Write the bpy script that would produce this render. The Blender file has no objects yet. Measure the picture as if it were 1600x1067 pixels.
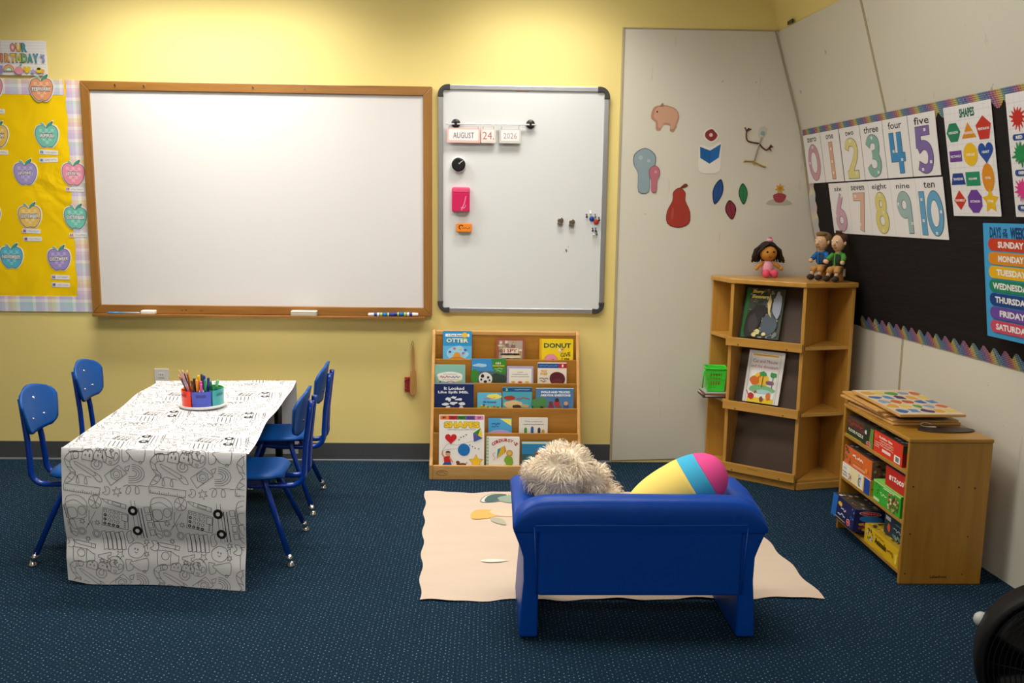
import bpy, bmesh, math, random
from mathutils import Vector, Matrix
R = math.radians
PI = math.pi
SC = bpy.context.scene
COL = SC.collection
random.seed(7)

# ------------------------------------------------------------------ camera
cam_data = bpy.data.cameras.new('camera')
cam_data.sensor_width = 36.0
cam_data.lens = 31.0065
cam_data.clip_start = 0.05
cam = bpy.data.objects.new('camera', cam_data)
COL.objects.link(cam)
cr = Vector((0.9995581679, -0.0266263675, 0.0132100522))
cu = Vector((-0.0091028268, 0.1488568577, 0.9888168558))
cf = Vector((0.0282950078, 0.9885002137, -0.1485487127))
m = Matrix((cr, cu, -cf)).transposed().to_4x4()
m.translation = Vector((0.0, -4.88054, 1.42651))
cam.matrix_world = m
SC.camera = cam

# ------------------------------------------------------------------ exposure, world
SC.view_settings.view_transform = 'Standard'
SC.view_settings.look = 'None'
SC.view_settings.gamma = 1.0
SC.view_settings.use_curve_mapping = False
SC.view_settings.exposure = 0.0
w = bpy.data.worlds.new('world')
SC.world = w
w.use_nodes = True
w.node_tree.nodes['Background'].inputs[0].default_value = (0.8, 0.88, 1.0, 1)
w.node_tree.nodes['Background'].inputs[1].default_value = 0.3

# ------------------------------------------------------------------ ceiling lamp positions (x, y, length in x, depth in y, watts, spread)
CEIL = 2.78
LAMPS = [(-1.45, -0.56, 1.2, 0.30, 21, 130), (0.24, -0.50, 0.6, 0.30, 9, 122),
         (-1.45, -1.9, 1.2, 0.60, 12.5, 160), (0.40, -1.9, 1.2, 0.60, 14, 160),
         (-1.45, -5.8, 1.2, 0.60, 30, 160), (0.2, -5.8, 1.2, 0.60, 26, 160)]

# ------------------------------------------------------------------ materials
_mats = {}
def lin(h):
    h = h.lstrip('#')
    o = []
    for i in (0, 2, 4):
        c = int(h[i:i+2], 16) / 255
        o.append(c / 12.92 if c <= 0.04045 else ((c + 0.055) / 1.055) ** 2.4)
    return (o[0], o[1], o[2], 1)
def pmat(name, col, rough=0.6, metal=0.0, spec=0.5, coat=0.0, alpha=1.0, trans=0.0):
    if name in _mats: return _mats[name]
    mt = bpy.data.materials.new(name); mt.use_nodes = True
    b = mt.node_tree.nodes['Principled BSDF']
    b.inputs['Base Color'].default_value = lin(col) if isinstance(col, str) else (*col, 1)
    b.inputs['Roughness'].default_value = rough
    b.inputs['Metallic'].default_value = metal
    b.inputs['Specular IOR Level'].default_value = spec
    b.inputs['Coat Weight'].default_value = coat
    b.inputs['Coat Roughness'].default_value = 0.15
    b.inputs['Alpha'].default_value = alpha
    b.inputs['Transmission Weight'].default_value = trans
    _mats[name] = mt
    return mt
def ink(h):
    """matt print colour"""
    return pmat('ink_' + h.lstrip('#'), h, 0.55, spec=0.3)
class N:
    """small node-graph writer"""
    def __init__(s, mt): s.t = mt.node_tree; s.b = s.t.nodes['Principled BSDF']
    def n(s, typ, **kw):
        nd = s.t.nodes.new(typ)
        for k, v in kw.items(): setattr(nd, k, v)
        return nd
    def l(s, a, b): s.t.links.new(a, b)
    def math(s, op, a, b=None):
        nd = s.n('ShaderNodeMath', operation=op)
        for i, x in enumerate((a, b)):
            if x is None: continue
            if isinstance(x, (int, float)): nd.inputs[i].default_value = x
            else: s.l(x, nd.inputs[i])
        return nd.outputs[0]
    def coord(s, kind='Object', scale=(1, 1, 1), rot=(0, 0, 0)):
        tc = s.n('ShaderNodeTexCoord'); mp = s.n('ShaderNodeMapping')
        mp.inputs['Scale'].default_value = scale; mp.inputs['Rotation'].default_value = rot
        s.l(tc.outputs[kind], mp.inputs[0]); return mp.outputs[0]
    def noise(s, vec, scale, detail=4, rough=0.55, dist=0.0):
        nd = s.n('ShaderNodeTexNoise'); nd.inputs['Scale'].default_value = scale
        nd.inputs['Detail'].default_value = detail; nd.inputs['Roughness'].default_value = rough
        nd.inputs['Distortion'].default_value = dist
        s.l(vec, nd.inputs['Vector']); return nd.outputs['Fac']
    def ramp(s, fac, stops, interp='LINEAR'):
        nd = s.n('ShaderNodeValToRGB'); cr_ = nd.color_ramp; cr_.interpolation = interp
        while len(cr_.elements) < len(stops): cr_.elements.new(0.5)
        for e, (p, c) in zip(cr_.elements, stops):
            e.position = p; e.color = lin(c) if isinstance(c, str) else (*c, 1)
        s.l(fac, nd.inputs[0]); return nd.outputs[0]
    def mix(s, fac, a, b, blend='MIX'):
        nd = s.n('ShaderNodeMix', data_type='RGBA', blend_type=blend)
        if isinstance(fac, (int, float)): nd.inputs[0].default_value = fac
        else: s.l(fac, nd.inputs[0])
        for i, x in ((6, a), (7, b)):
            if isinstance(x, str): nd.inputs[i].default_value = lin(x)
            else: s.l(x, nd.inputs[i])
        return nd.outputs[2]
    def bump(s, h, strength=0.3, dist=0.01):
        nd = s.n('ShaderNodeBump'); nd.inputs['Strength'].default_value = strength
        nd.inputs['Distance'].default_value = dist
        s.l(h, nd.inputs['Height']); s.l(nd.outputs[0], s.b.inputs['Normal'])
    def col(s, c): s.l(c, s.b.inputs['Base Color'])

def wood(name, c1, c2, rough=0.38, axis='z', grain=1.0, coat=0.15):
    if name in _mats: return _mats[name]
    mt = pmat(name, c1, rough, coat=coat); g = N(mt)
    sc = {'x': (1.2, 14, 14), 'y': (14, 1.2, 14), 'z': (14, 14, 1.2)}[axis]
    v = g.coord('Object', sc)
    f = g.noise(v, 2.2 * grain, 5, 0.6, 0.6)
    f2 = g.noise(g.coord('Object', (3, 3, 3)), 1.3, 3)
    c = g.ramp(f, [(0.3, c1), (0.72, c2)])
    c = g.mix(g.math('MULTIPLY', f2, 0.35), c, c2)
    g.col(c); g.bump(f, 0.05, 0.002)
    return mt

WHITE = ink('#f2f0ee'); BLACK = ink('#1b1a1c')
PAPER = pmat('white_paper', '#efedec', 0.6, spec=0.3)
CARD = pmat('card_stock', '#eceaea', 0.55, spec=0.3)
LINE = ink('#3b3a3c')
CHROME = pmat('chrome', (0.75, 0.74, 0.72), 0.2, metal=1.0)
STEEL = pmat('brushed_steel', (0.42, 0.42, 0.43), 0.35, metal=1.0)
ALU = pmat('aluminium', (0.50, 0.50, 0.52), 0.38, metal=0.9)
DARKPL = pmat('dark_plastic', '#2b2a2c', 0.4)
BLACKPL = pmat('black_plastic', '#121214', 0.35)
WHITEPL = pmat('white_plastic', '#f0efee', 0.35)
BLUETUBE = pmat('blue_enamel', '#053a9c', 0.22, coat=0.2)
BLUESHELL = pmat('blue_plastic_shell', '#004e9c', 0.42, spec=0.3)
OAK = wood('oak_frame', '#a87636', '#8a5c24', 0.4, 'x')
OAKV = wood('oak_frame_upright', '#a87636', '#8a5c24', 0.4, 'z')
BIRCH = wood('birch_ply', '#cf9c4a', '#b88634', 0.35, 'z')
BIRCHX = wood('birch_ply_horizontal', '#cf9c4a', '#b88634', 0.35, 'x')
PALEX = wood('pale_birch_horizontal', '#d9ac6c', '#c4924e', 0.4, 'x')
AMBER = wood('amber_board', '#b9802a', '#9f6a18', 0.4, 'x')
HONEY = wood('honey_ply', '#b5832c', '#9c6c1e', 0.35, 'z')
HONEYX = wood('honey_ply_horizontal', '#b98a34', '#a07222', 0.35, 'x')
EDGE = wood('ply_edge', '#dcae68', '#c49048', 0.45, 'z')
MDF = pmat('dark_hardboard', '#44301f', 0.55)

# ------------------------------------------------------------------ mesh writer
_text = {}
def text_mesh(s, bold=0.0, res=2):
    """outline of a word in the built-in font: (verts, faces, x0, x1, y0, y1)"""
    k = (s, bold, res)
    if k in _text: return _text[k]
    cd = bpy.data.curves.new('t', 'FONT'); cd.body = s; cd.size = 1.0; cd.offset = bold
    cd.resolution_u = res; cd.fill_mode = 'FRONT'
    ob = bpy.data.objects.new('t', cd)
    me = ob.to_mesh()
    vs = [(v.co.x, v.co.y) for v in me.vertices]; fs = [tuple(p.vertices) for p in me.polygons]
    ob.to_mesh_clear(); bpy.data.objects.remove(ob); bpy.data.curves.remove(cd)
    if not vs: vs = [(0, 0)]; fs = []
    xs = [v[0] for v in vs]; ys = [v[1] for v in vs]
    _text[k] = (vs, fs, min(xs), max(xs), min(ys), max(ys))
    return _text[k]

def circ(cx, cy, rx, ry=None, n=24, a0=0.0, a1=None):
    ry = rx if ry is None else ry
    if a1 is None: return [(cx + rx*math.cos(a0 + 2*PI*i/n), cy + ry*math.sin(a0 + 2*PI*i/n)) for i in range(n)]
    return [(cx + rx*math.cos(a0 + (a1-a0)*i/n), cy + ry*math.sin(a0 + (a1-a0)*i/n)) for i in range(n+1)]
def rrect(x0, y0, x1, y1, r, n=4):
    p = []
    for cx, cy, a in ((x1-r, y1-r, 0), (x0+r, y1-r, PI/2), (x0+r, y0+r, PI), (x1-r, y0+r, 1.5*PI)):
        for i in range(n+1): p.append((cx + r*math.cos(a + PI/2*i/n), cy + r*math.sin(a + PI/2*i/n)))
    return p
def star(cx, cy, r, r2, n=5, a=PI/2):
    return [(cx + (r if i % 2 == 0 else r2)*math.cos(a + PI*i/n), cy + (r if i % 2 == 0 else r2)*math.sin(a + PI*i/n)) for i in range(2*n)]
def ngon(cx, cy, r, n, a=PI/2, sx=1, sy=1):
    return [(cx + sx*r*math.cos(a + 2*PI*i/n), cy + sy*r*math.sin(a + 2*PI*i/n)) for i in range(n)]
def spline(pts, n=6, closed=False):
    """Catmull-Rom through the points"""
    P = [Vector(p) for p in pts]; o = []
    L = len(P); rng = range(L) if closed else range(L-1)
    for i in rng:
        if closed: a, b, c, d = P[(i-1) % L], P[i], P[(i+1) % L], P[(i+2) % L]
        else: a, b, c, d = P[max(i-1, 0)], P[i], P[i+1], P[min(i+2, L-1)]
        for k in range(n):
            t = k/n
            o.append(0.5*((2*b) + (c-a)*t + (2*a-5*b+4*c-d)*t*t + (3*b-3*c+d-a)*t**3))
    if not closed: o.append(P[-1])
    return [tuple(q) for q in o]
def blob(cx, cy, rx, ry, seed=0, n=10, amp=0.15):
    rn = random.Random(seed)
    return spline([(cx + rx*(1+rn.uniform(-amp, amp))*math.cos(2*PI*i/n), cy + ry*(1+rn.uniform(-amp, amp))*math.sin(2*PI*i/n)) for i in range(n)], 4, True)
def heart(cx, cy, r):
    return [(cx + r*16*math.sin(t)**3/16, cy + r*(13*math.cos(t)-5*math.cos(2*t)-2*math.cos(3*t)-math.cos(4*t))/16) for t in [2*PI*i/28 for i in range(28)]]

class G:
    def __init__(s):
        s.v = []; s.f = []; s.fm = []; s.fs = []; s.mats = []; s.M = None; s.z = 0.0; s.uv = {}; s.map = None
    def mi(s, mt):
        if mt not in s.mats: s.mats.append(mt)
        return s.mats.index(mt)
    def add(s, vs, fs, mt, smooth=False):
        o = len(s.v)
        for v in vs:
            v = Vector(v)
            if s.M is not None: v = s.M @ v
            s.v.append(v)
        k = s.mi(mt)
        for f in fs:
            s.f.append([o+i for i in f]); s.fm.append(k); s.fs.append(smooth)
        return o
    # solids
    def box(s, x0, x1, y0, y1, z0, z1, mt):
        s.add([(x0,y0,z0),(x1,y0,z0),(x1,y1,z0),(x0,y1,z0),(x0,y0,z1),(x1,y0,z1),(x1,y1,z1),(x0,y1,z1)],
              [(0,3,2,1),(4,5,6,7),(0,1,5,4),(1,2,6,5),(2,3,7,6),(3,0,4,7)], mt)
    def prism(s, poly, z0, z1, mt, smooth=False):
        n = len(poly)
        a = sum(poly[i][0]*poly[(i+1) % n][1]-poly[(i+1) % n][0]*poly[i][1] for i in range(n))
        if a < 0: poly = poly[::-1]
        vs = [(p[0], p[1], z0) for p in poly] + [(p[0], p[1], z1) for p in poly]
        s.add(vs, [tuple(range(n-1, -1, -1)), tuple(range(n, 2*n))], mt)
        o = len(s.v) - 2*n; k = s.mi(mt)
        for i in range(n):
            j = (i+1) % n
            s.f.append([o+i, o+j, o+n+j, o+n+i]); s.fm.append(k); s.fs.append(smooth)
    def cone(s, p0, p1, r0, r1, mt, n=16, smooth=True, caps=True):
        p0 = Vector(p0); p1 = Vector(p1); d = (p1-p0).normalized()
        a = d.orthogonal().normalized(); b = d.cross(a)
        vs = []
        for p, r in ((p0, r0), (p1, r1)):
            for i in range(n):
                t = 2*PI*i/n; vs.append(p + (a*math.cos(t) + b*math.sin(t))*r)
        o = s.add(vs, [(i, (i+1) % n, n+(i+1) % n, n+i) for i in range(n)], mt, smooth)
        if caps:
            k = s.mi(mt)
            for f in (list(range(n-1, -1, -1)), list(range(n, 2*n))):
                s.f.append([o+i for i in f]); s.fm.append(k); s.fs.append(False)
    def tube(s, pts, r, mt, n=10, closed=False, radii=None):
        P = [Vector(p) for p in pts]; L = len(P); T = []
        for i in range(L):
            if closed: d = P[(i+1) % L]-P[i-1]
            else: d = P[min(i+1, L-1)]-P[max(i-1, 0)]
            T.append(d.normalized())
        a = T[0].orthogonal().normalized(); vs = []
        for i in range(L):
            a = (a - T[i]*a.dot(T[i])).normalized(); b = T[i].cross(a)
            rr = radii[i] if radii else r
            for k in range(n):
                t = 2*PI*k/n; vs.append(P[i] + (a*math.cos(t)+b*math.sin(t))*rr)
        fs = []
        for i in range(L if closed else L-1):
            j = (i+1) % L
            for k in range(n):
                q = (k+1) % n; fs.append((i*n+k, i*n+q, j*n+q, j*n+k))
        o = s.add(vs, fs, mt, True)
        if not closed:
            kk = s.mi(mt)
            for f in (list(range(n-1, -1, -1)), [(L-1)*n+i for i in range(n)]):
                s.f.append([o+i for i in f]); s.fm.append(kk); s.fs.append(False)
    def lathe(s, prof, mt, n=24, smooth=True):
        """profile of (r, z) about local z"""
        vs = []
        for r, z in prof:
            for i in range(n): vs.append((r*math.cos(2*PI*i/n), r*math.sin(2*PI*i/n), z))
        fs = []
        for j in range(len(prof)-1):
            for i in range(n):
                q = (i+1) % n; fs.append((j*n+i, j*n+q, (j+1)*n+q, (j+1)*n+i))
        o = s.add(vs, fs, mt, smooth); k = s.mi(mt)
        for f in (list(range(n-1, -1, -1)), [(len(prof)-1)*n+i for i in range(n)]):
            s.f.append([o+i for i in f]); s.fm.append(k); s.fs.append(False)
    def ell(s, c, r, mt, nu=20, nv=12, rot=None, fn=None):
        c = Vector(c); vs = []
        for j in range(nv+1):
            ph = -PI/2 + PI*j/nv
            for i in range(nu):
                th = 2*PI*i/nu
                p = Vector((math.cos(ph)*math.cos(th), math.cos(ph)*math.sin(th), math.sin(ph)))
                if fn: p = fn(p)
                p = Vector((p.x*r[0], p.y*r[1], p.z*r[2]))
                if rot is not None: p = rot @ p
                vs.append(c + p)
        fs = []
        for j in range(nv):
            for i in range(nu):
                q = (i+1) % nu; fs.append((j*nu+i, j*nu+q, (j+1)*nu+q, (j+1)*nu+i))
        s.add(vs, fs, mt, True)
    def grid(s, P, mt, smooth=True, thick=None):
        """P[row][col] of points; thick = offset vector for a second skin"""
        nr = len(P); nc = len(P[0]); vs = [p for row in P for p in row]
        fs = [(i*nc+j, i*nc+j+1, (i+1)*nc+j+1, (i+1)*nc+j) for i in range(nr-1) for j in range(nc-1)]
        return s.add(vs, fs, mt, smooth)
    # flat print in the local XY plane, each call one layer higher
    LAY = 0.00025
    def at(s, z): s.z = z
    def poly(s, pts, mt, up=True):
        if isinstance(mt, str): mt = ink(mt)
        n = len(pts)
        a = sum(pts[i][0]*pts[(i+1) % n][1]-pts[(i+1) % n][0]*pts[i][1] for i in range(n))
        if a < 0: pts = pts[::-1]
        s.add([s.map(p[0], p[1], s.z) if s.map else (p[0], p[1], s.z) for p in pts], [tuple(range(n))], mt)
        if up: s.z += s.LAY
    def rect(s, x0, y0, x1, y1, mt, up=True): s.poly([(x0,y0),(x1,y0),(x1,y1),(x0,y1)], mt, up)
    def stroke(s, pts, wd, mt, closed=False, up=False):
        if isinstance(mt, str): mt = ink(mt)
        P = [Vector(p) for p in pts]
        out = []
        for q in P:
            if not out or (q-out[-1]).length > 1e-7: out.append(q)
        P = out
        if closed and (P[0]-P[-1]).length < 1e-7: P.pop()
        L = len(P)
        if L < 2: return
        vs = []
        for i in range(L):
            if closed: d0 = P[i]-P[i-1]; d1 = P[(i+1) % L]-P[i]
            else: d0 = P[i]-P[max(i-1, 0)]; d1 = P[min(i+1, L-1)]-P[i]
            if d0.length < 1e-9: d0 = d1
            if d1.length < 1e-9: d1 = d0
            n0 = Vector((-d0.y, d0.x)).normalized(); n1 = Vector((-d1.y, d1.x)).normalized()
            nn = n0+n1
            nn = nn.normalized() if nn.length > 1e-6 else n0
            k = wd*0.5/max(nn.dot(n0), 0.5)
            for sg in (1, -1):
                q = P[i]+nn*k*sg
                vs.append(s.map(q.x, q.y, s.z) if s.map else (q.x, q.y, s.z))
        fs = []
        for i in range(L if closed else L-1):
            j = (i+1) % L; fs.append((2*i+1, 2*j+1, 2*j, 2*i))
        s.add(vs, fs, mt)
        if up: s.z += s.LAY
    def text(s, t, cx, cy, w, h, mt, bold=0.0, rot=0.0, shear=0.0, keep=False, up=True, res=2):
        """word fitted to a w x h box centred on (cx, cy); keep = keep the letter shapes"""
        if isinstance(mt, str): mt = ink(mt)
        vs, fs, x0, x1, y0, y1 = text_mesh(t, bold, res)
        if not fs: return
        sx = w/(x1-x0); sy = h/(y1-y0)
        if keep: sx = sy = min(sx, sy)
        mx = (x0+x1)/2; my = (y0+y1)/2; ca, sa = math.cos(rot), math.sin(rot)
        o = []
        for x, y in vs:
            x = (x-mx)*sx; y = (y-my)*sy; x += shear*y
            X = cx+x*ca-y*sa; Y = cy+x*sa+y*ca
            o.append(s.map(X, Y, s.z) if s.map else (X, Y, s.z))
        s.add(o, fs, mt)
        if up: s.z += s.LAY
    def squiggle(s, x0, x1, y, h, wd, mt, seed=0):
        rn = random.Random(seed); n = max(6, int((x1-x0)/(h*0.5)))
        s.stroke([(x0+(x1-x0)*i/n, y+rn.uniform(-h/2, h/2)) for i in range(n+1)], wd, mt)
    def build(s, name, parent=None, M=None, bevel=0.0, seg=2, solid=0.0, subsurf=0, angle=40, weld=False):
        me = bpy.data.meshes.new(name)
        me.from_pydata([tuple(v) for v in s.v], [], s.f)
        for mt in s.mats: me.materials.append(mt)
        me.polygons.foreach_set('material_index', s.fm)
        me.polygons.foreach_set('use_smooth', s.fs)
        me.update()
        ob = bpy.data.objects.new(name, me); COL.objects.link(ob)
        if parent is not None: ob.parent = parent
        if M is not None: ob.matrix_local = M
        if weld:
            md = ob.modifiers.new('weld', 'WELD'); md.merge_threshold = 0.0002
        if solid:
            md = ob.modifiers.new('solid', 'SOLIDIFY'); md.thickness = solid; md.offset = 0
        if bevel:
            md = ob.modifiers.new('bevel', 'BEVEL'); md.width = bevel; md.segments = seg
            md.limit_method = 'ANGLE'; md.angle_limit = R(angle)
        if subsurf:
            md = ob.modifiers.new('sub', 'SUBSURF'); md.levels = subsurf; md.render_levels = subsurf
        return ob

def tag(o, label, cat, group=None):
    o['label'] = label; o['category'] = cat
    if group: o['group'] = group
    return o
def thing(name, label, cat, loc=(0,0,0), rotz=0.0, group=None, M=None):
    o = bpy.data.objects.new(name, None); COL.objects.link(o); o.empty_display_size = 0.05
    if M is not None: o.matrix_world = M
    else: o.location = loc; o.rotation_euler = (0, 0, rotz)
    return tag(o, label, cat, group)
def struct(o): o['kind'] = 'structure'; return o
def copy_tree(root, M=None, label=None):
    r = root.copy(); COL.objects.link(r)
    if M is not None: r.matrix_world = M
    if label: r['label'] = label
    for ch in list(root.children):
        c = ch.copy(); COL.objects.link(c); c.parent = r
        for g2 in ch.children:
            d = g2.copy(); COL.objects.link(d); d.parent = c
    return r
def back_frame(x, z, y=0.0, lean=0.0, rot=0.0):
    """local x right, y up, z out of the back wall"""
    return Matrix.Translation((x, y, z)) @ Matrix.Rotation(PI/2-lean, 4, 'X') @ Matrix.Rotation(rot, 4, 'Z')

# the right wall: stands square to z = 0.85, then leans into the room
RA = -0.0642
WD = Vector((math.sin(RA), math.cos(RA), 0)); WN = Vector((math.cos(RA), -math.sin(RA), 0))
PROF = [(0, 1.937), (0.85, 1.937), (1.10, 1.868), (1.33, 1.806), (1.87, 1.697), (2.39, 1.531), (CEIL, 1.40)]
def rw_n(z):
    for (z0, n0), (z1, n1) in zip(PROF[:-1], PROF[1:]):
        if z <= z1: return n0+(n1-n0)*(z-z0)/(z1-z0)
    return PROF[-1][1]
def rw_pt(s, z, off=0.0):
    e = 0.01; t = Vector((rw_n(z+e)-rw_n(z-e), 0, 2*e)).normalized()   # (n, -, z)
    n = rw_n(z) - t.z*off; zz = z + t.x*off
    return WD*s + WN*n + Vector((0, 0, zz))
def rw_frame(s, z0, z1, off=0.003):
    """frame at the bottom centre: local x towards the camera along the wall, y up the wall, z into the room"""
    a = WN*rw_n(z0)+Vector((0,0,z0)); b = WN*rw_n(z1)+Vector((0,0,z1))
    up = (b-a).normalized(); X = -WD; Z = X.cross(up)
    M = Matrix((X, up, Z)).transposed().to_4x4(); M.translation = a + WD*s + Z*off
    return M, (b-a).length

# ================================================================== ROOM
def carpet_mat():
    mt = pmat('carpet', '#1c3a55', 0.95, spec=0.1); g = N(mt)
    tc = g.n('ShaderNodeTexCoord'); sp = g.n('ShaderNodeSeparateXYZ'); g.l(tc.outputs['Object'], sp.inputs[0])
    u = g.math('MULTIPLY', sp.outputs[0], 1/0.0150); v = g.math('MULTIPLY', sp.outputs[1], 1/0.0200)
    fu = g.math('FLOOR', u)
    odd = g.math('MULTIPLY', g.math('MODULO', g.math('ADD', fu, 1000.0), 2.0), 0.5)
    v = g.math('ADD', v, odd); fv = g.math('FLOOR', v)
    cb = g.n('ShaderNodeCombineXYZ'); g.l(fu, cb.inputs[0]); g.l(fv, cb.inputs[1])
    wn = g.n('ShaderNodeTexWhiteNoise', noise_dimensions='2D'); g.l(cb.outputs[0], wn.inputs['Vector'])
    sc = g.n('ShaderNodeSeparateColor'); g.l(wn.outputs['Color'], sc.inputs[0])
    du = g.math('SUBTRACT', g.math('FRACT', u), g.math('ADD', 0.35, g.math('MULTIPLY', sc.outputs[0], 0.3)))
    dv = g.math('SUBTRACT', g.math('FRACT', v), g.math('ADD', 0.35, g.math('MULTIPLY', sc.outputs[1], 0.3)))
    d = g.math('SQRT', g.math('ADD', g.math('POWER', du, 2.0), g.math('POWER', g.math('MULTIPLY', dv, 1.25), 2.0)))
    dot = g.math('MULTIPLY', g.math('LESS_THAN', d, 0.135), g.math('ADD', 0.15, g.math('MULTIPLY', sc.outputs[2], 0.85)))
    f = g.noise(g.coord('Object', (1, 1, 1)), 160, 2, 0.7)
    f2 = g.noise(g.coord('Object', (1, 1, 1)), 2.2, 4, 0.6)
    base = g.ramp(f, [(0.3, '#0a1c29'), (0.7, '#1a374d')])
    base = g.mix(g.math('MULTIPLY', f2, 0.4), base, '#162b3e')
    g.col(g.mix(dot, base, '#86a0ae'))
    g.bump(g.math('ADD', f, g.math('MULTIPLY', dot, 0.4)), 0.5, 0.004)
    return mt
def yellow_mat():
    mt = pmat('yellow_paint', '#e6cd68', 0.55, spec=0.3); g = N(mt)
    f = g.noise(g.coord('Object'), 1.1, 4, 0.6); f2 = g.noise(g.coord('Object'), 240, 2)
    g.col(g.mix(g.math('MULTIPLY', f, 0.25), '#f2de90', '#ead480')); g.bump(f2, 0.06, 0.002)
    return mt
def panel_mat():
    mt = pmat('panel_paint', '#d8d3c4', 0.5, spec=0.35); g = N(mt)
    f = g.noise(g.coord('Object'), 1.6, 5, 0.65)
    c = g.mix(g.math('MULTIPLY', f, 0.5), '#dcd8ca', '#d0cab8')
    sc = g.noise(g.coord('Object', (9, 9, 9)), 1.7, 3, 0.5)
    c = g.mix(g.math('MULTIPLY', g.math('GREATER_THAN', sc, 0.735), 0.5), c, '#8b8170')
    st = g.noise(g.coord('Object', (60, 60, 7)), 0.5, 3, 0.6)
    c = g.mix(g.math('MULTIPLY', g.math('GREATER_THAN', st, 0.70), 0.22), c, '#a39a86')
    g.col(c); g.bump(g.noise(g.coord('Object'), 3.0, 3), 0.15, 0.01)
    return mt
CARPET = carpet_mat(); YELLOW = yellow_mat(); PANEL = panel_mat()
SEAM = pmat('seam_strip', '#b3a684', 0.6); SEAMD = pmat('seam_gap', '#6d6450', 0.8)
BASE = pmat('vinyl_base', '#4b4c50', 0.5); BASEL = pmat('base_reflection', '#8b9094', 0.45)  # the lighter grey paints the bright reflection at the foot of the base
CEILM = pmat('ceiling_tile', '#dcdad2', 0.8)

X0, Y0 = -4.6, -8.0
g = G(); g.box(X0, 2.7, Y0, 0.12, -0.08, 0.0, CARPET); struct(g.build('floor'))
g = G(); g.box(X0, 2.7, Y0, 0.12, CEIL, CEIL+0.08, CEILM); struct(g.build('ceiling'))
g = G(); g.box(X0, 2.2, 0.0, 0.12, 0.0, CEIL, YELLOW); struct(g.build('wall_back'))
g = G(); g.box(X0-0.1, X0, Y0, 0.12, 0.0, CEIL, pmat('wall_paint_far', '#d9d2bc', 0.6)); struct(g.build('wall_left'))
g = G(); g.box(X0, 2.7, Y0-0.1, Y0, 0.0, CEIL, pmat('wall_paint_far', '#d9d2bc', 0.6)); struct(g.build('wall_front'))
# right wall: painted panels with the yellow strip above them
g = G()
ss = [0.06, -0.5, -1.0, -2.0, -4.0, -8.1]
zs = [0, 0.45, 0.85, 0.97, 1.10, 1.21, 1.33, 1.6, 1.87, 2.13, 2.38]
g.grid([[WD*s + WN*rw_n(z) + Vector((0,0,z)) for s in ss] for z in zs], PANEL, False)
g.grid([[WD*s + WN*(rw_n(z)+0.012) + Vector((0,0,z)) for s in ss] for z in (2.37, 2.55, CEIL)], YELLOW, False)
g.grid([[WD*s + WN*(rw_n(2.38)+d) + Vector((0,0,2.38)) for s in ss] for d in (0.0, 0.02)], SEAM, False)
o = struct(g.build('wall_right'))
# white panel on the back wall up to the corner
g = G(); g.M = Matrix.Rotation(PI/2, 4, 'X')
poly = [(0.714, 0.012), (1.267, 0.030), (1.93, 0.03)] + [(rw_n(z)+0.01, z) for z in (0.85, 1.10, 1.33, 1.87, 2.384)] + [(0.718, 2.384)]
g.prism(poly, 0.0, 0.007, PANEL); struct(g.build('wall_panel_back'))
g = G(); g.box(0.706, 0.719, -0.011, 0, 0.0, 2.392, SEAM); struct(g.build('trim_1', bevel=0.002))
g = G(); g.box(0.719, 1.545, -0.010, 0, 2.383, 2.392, SEAM); struct(g.build('trim_2', bevel=0.002))
def seam(name, s, z0, z1, wd, dark=False):
    g = G(); n = 8
    P = []
    for i in range(n+1):
        z = z0+(z1-z0)*i/n
        P.append([rw_pt(s-wd/2, z, 0.0), rw_pt(s-wd/2, z, 0.003), rw_pt(s+wd/2, z, 0.003), rw_pt(s+wd/2, z, 0.0)])
    g.grid(P, SEAMD if dark else SEAM, False); struct(g.build(name))
seam('trim_3', -0.886, 0.0, 0.845, 0.010); seam('trim_4', -0.880, 0.0, 0.845, 0.003, True)
seam('trim_5', -1.021, 1.868, 2.38, 0.010); seam('trim_6', -1.016, 1.868, 2.38, 0.003, True)
g = G()
P = [[Vector((rw_n(z)-0.004+dx, -0.009-dy, z)) for dx, dy in ((-0.006, 0), (0, 0), (0, 0.006))] for z in (0.9, 1.1, 1.33, 1.87, 2.384)]
g.grid(P, SEAM, False); struct(g.build('trim_7'))
g = G(); g.box(X0, 0.706, -0.008, 0, 0.0, 0.105, BASE); struct(g.build('baseboard_back', bevel=0.002))
g = G(); g.box(X0, 0.706, -0.016, 0, 0.0, 0.010, BASEL); struct(g.build('base_reflection_strip', bevel=0.002))  # added pale strip, a painted reflection line along the baseboard foot
g = G(); g.M = Matrix.Translation(rw_pt(-0.295, 2.388, 0.004)); g.box(-0.006, 0.004, -0.035, 0.035, 0.0, 0.018, BLACKPL)
tag(g.build('tape_scrap', bevel=0.002), 'small black tape scrap on the top edge of the leaning wall panel', 'tape')

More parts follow.
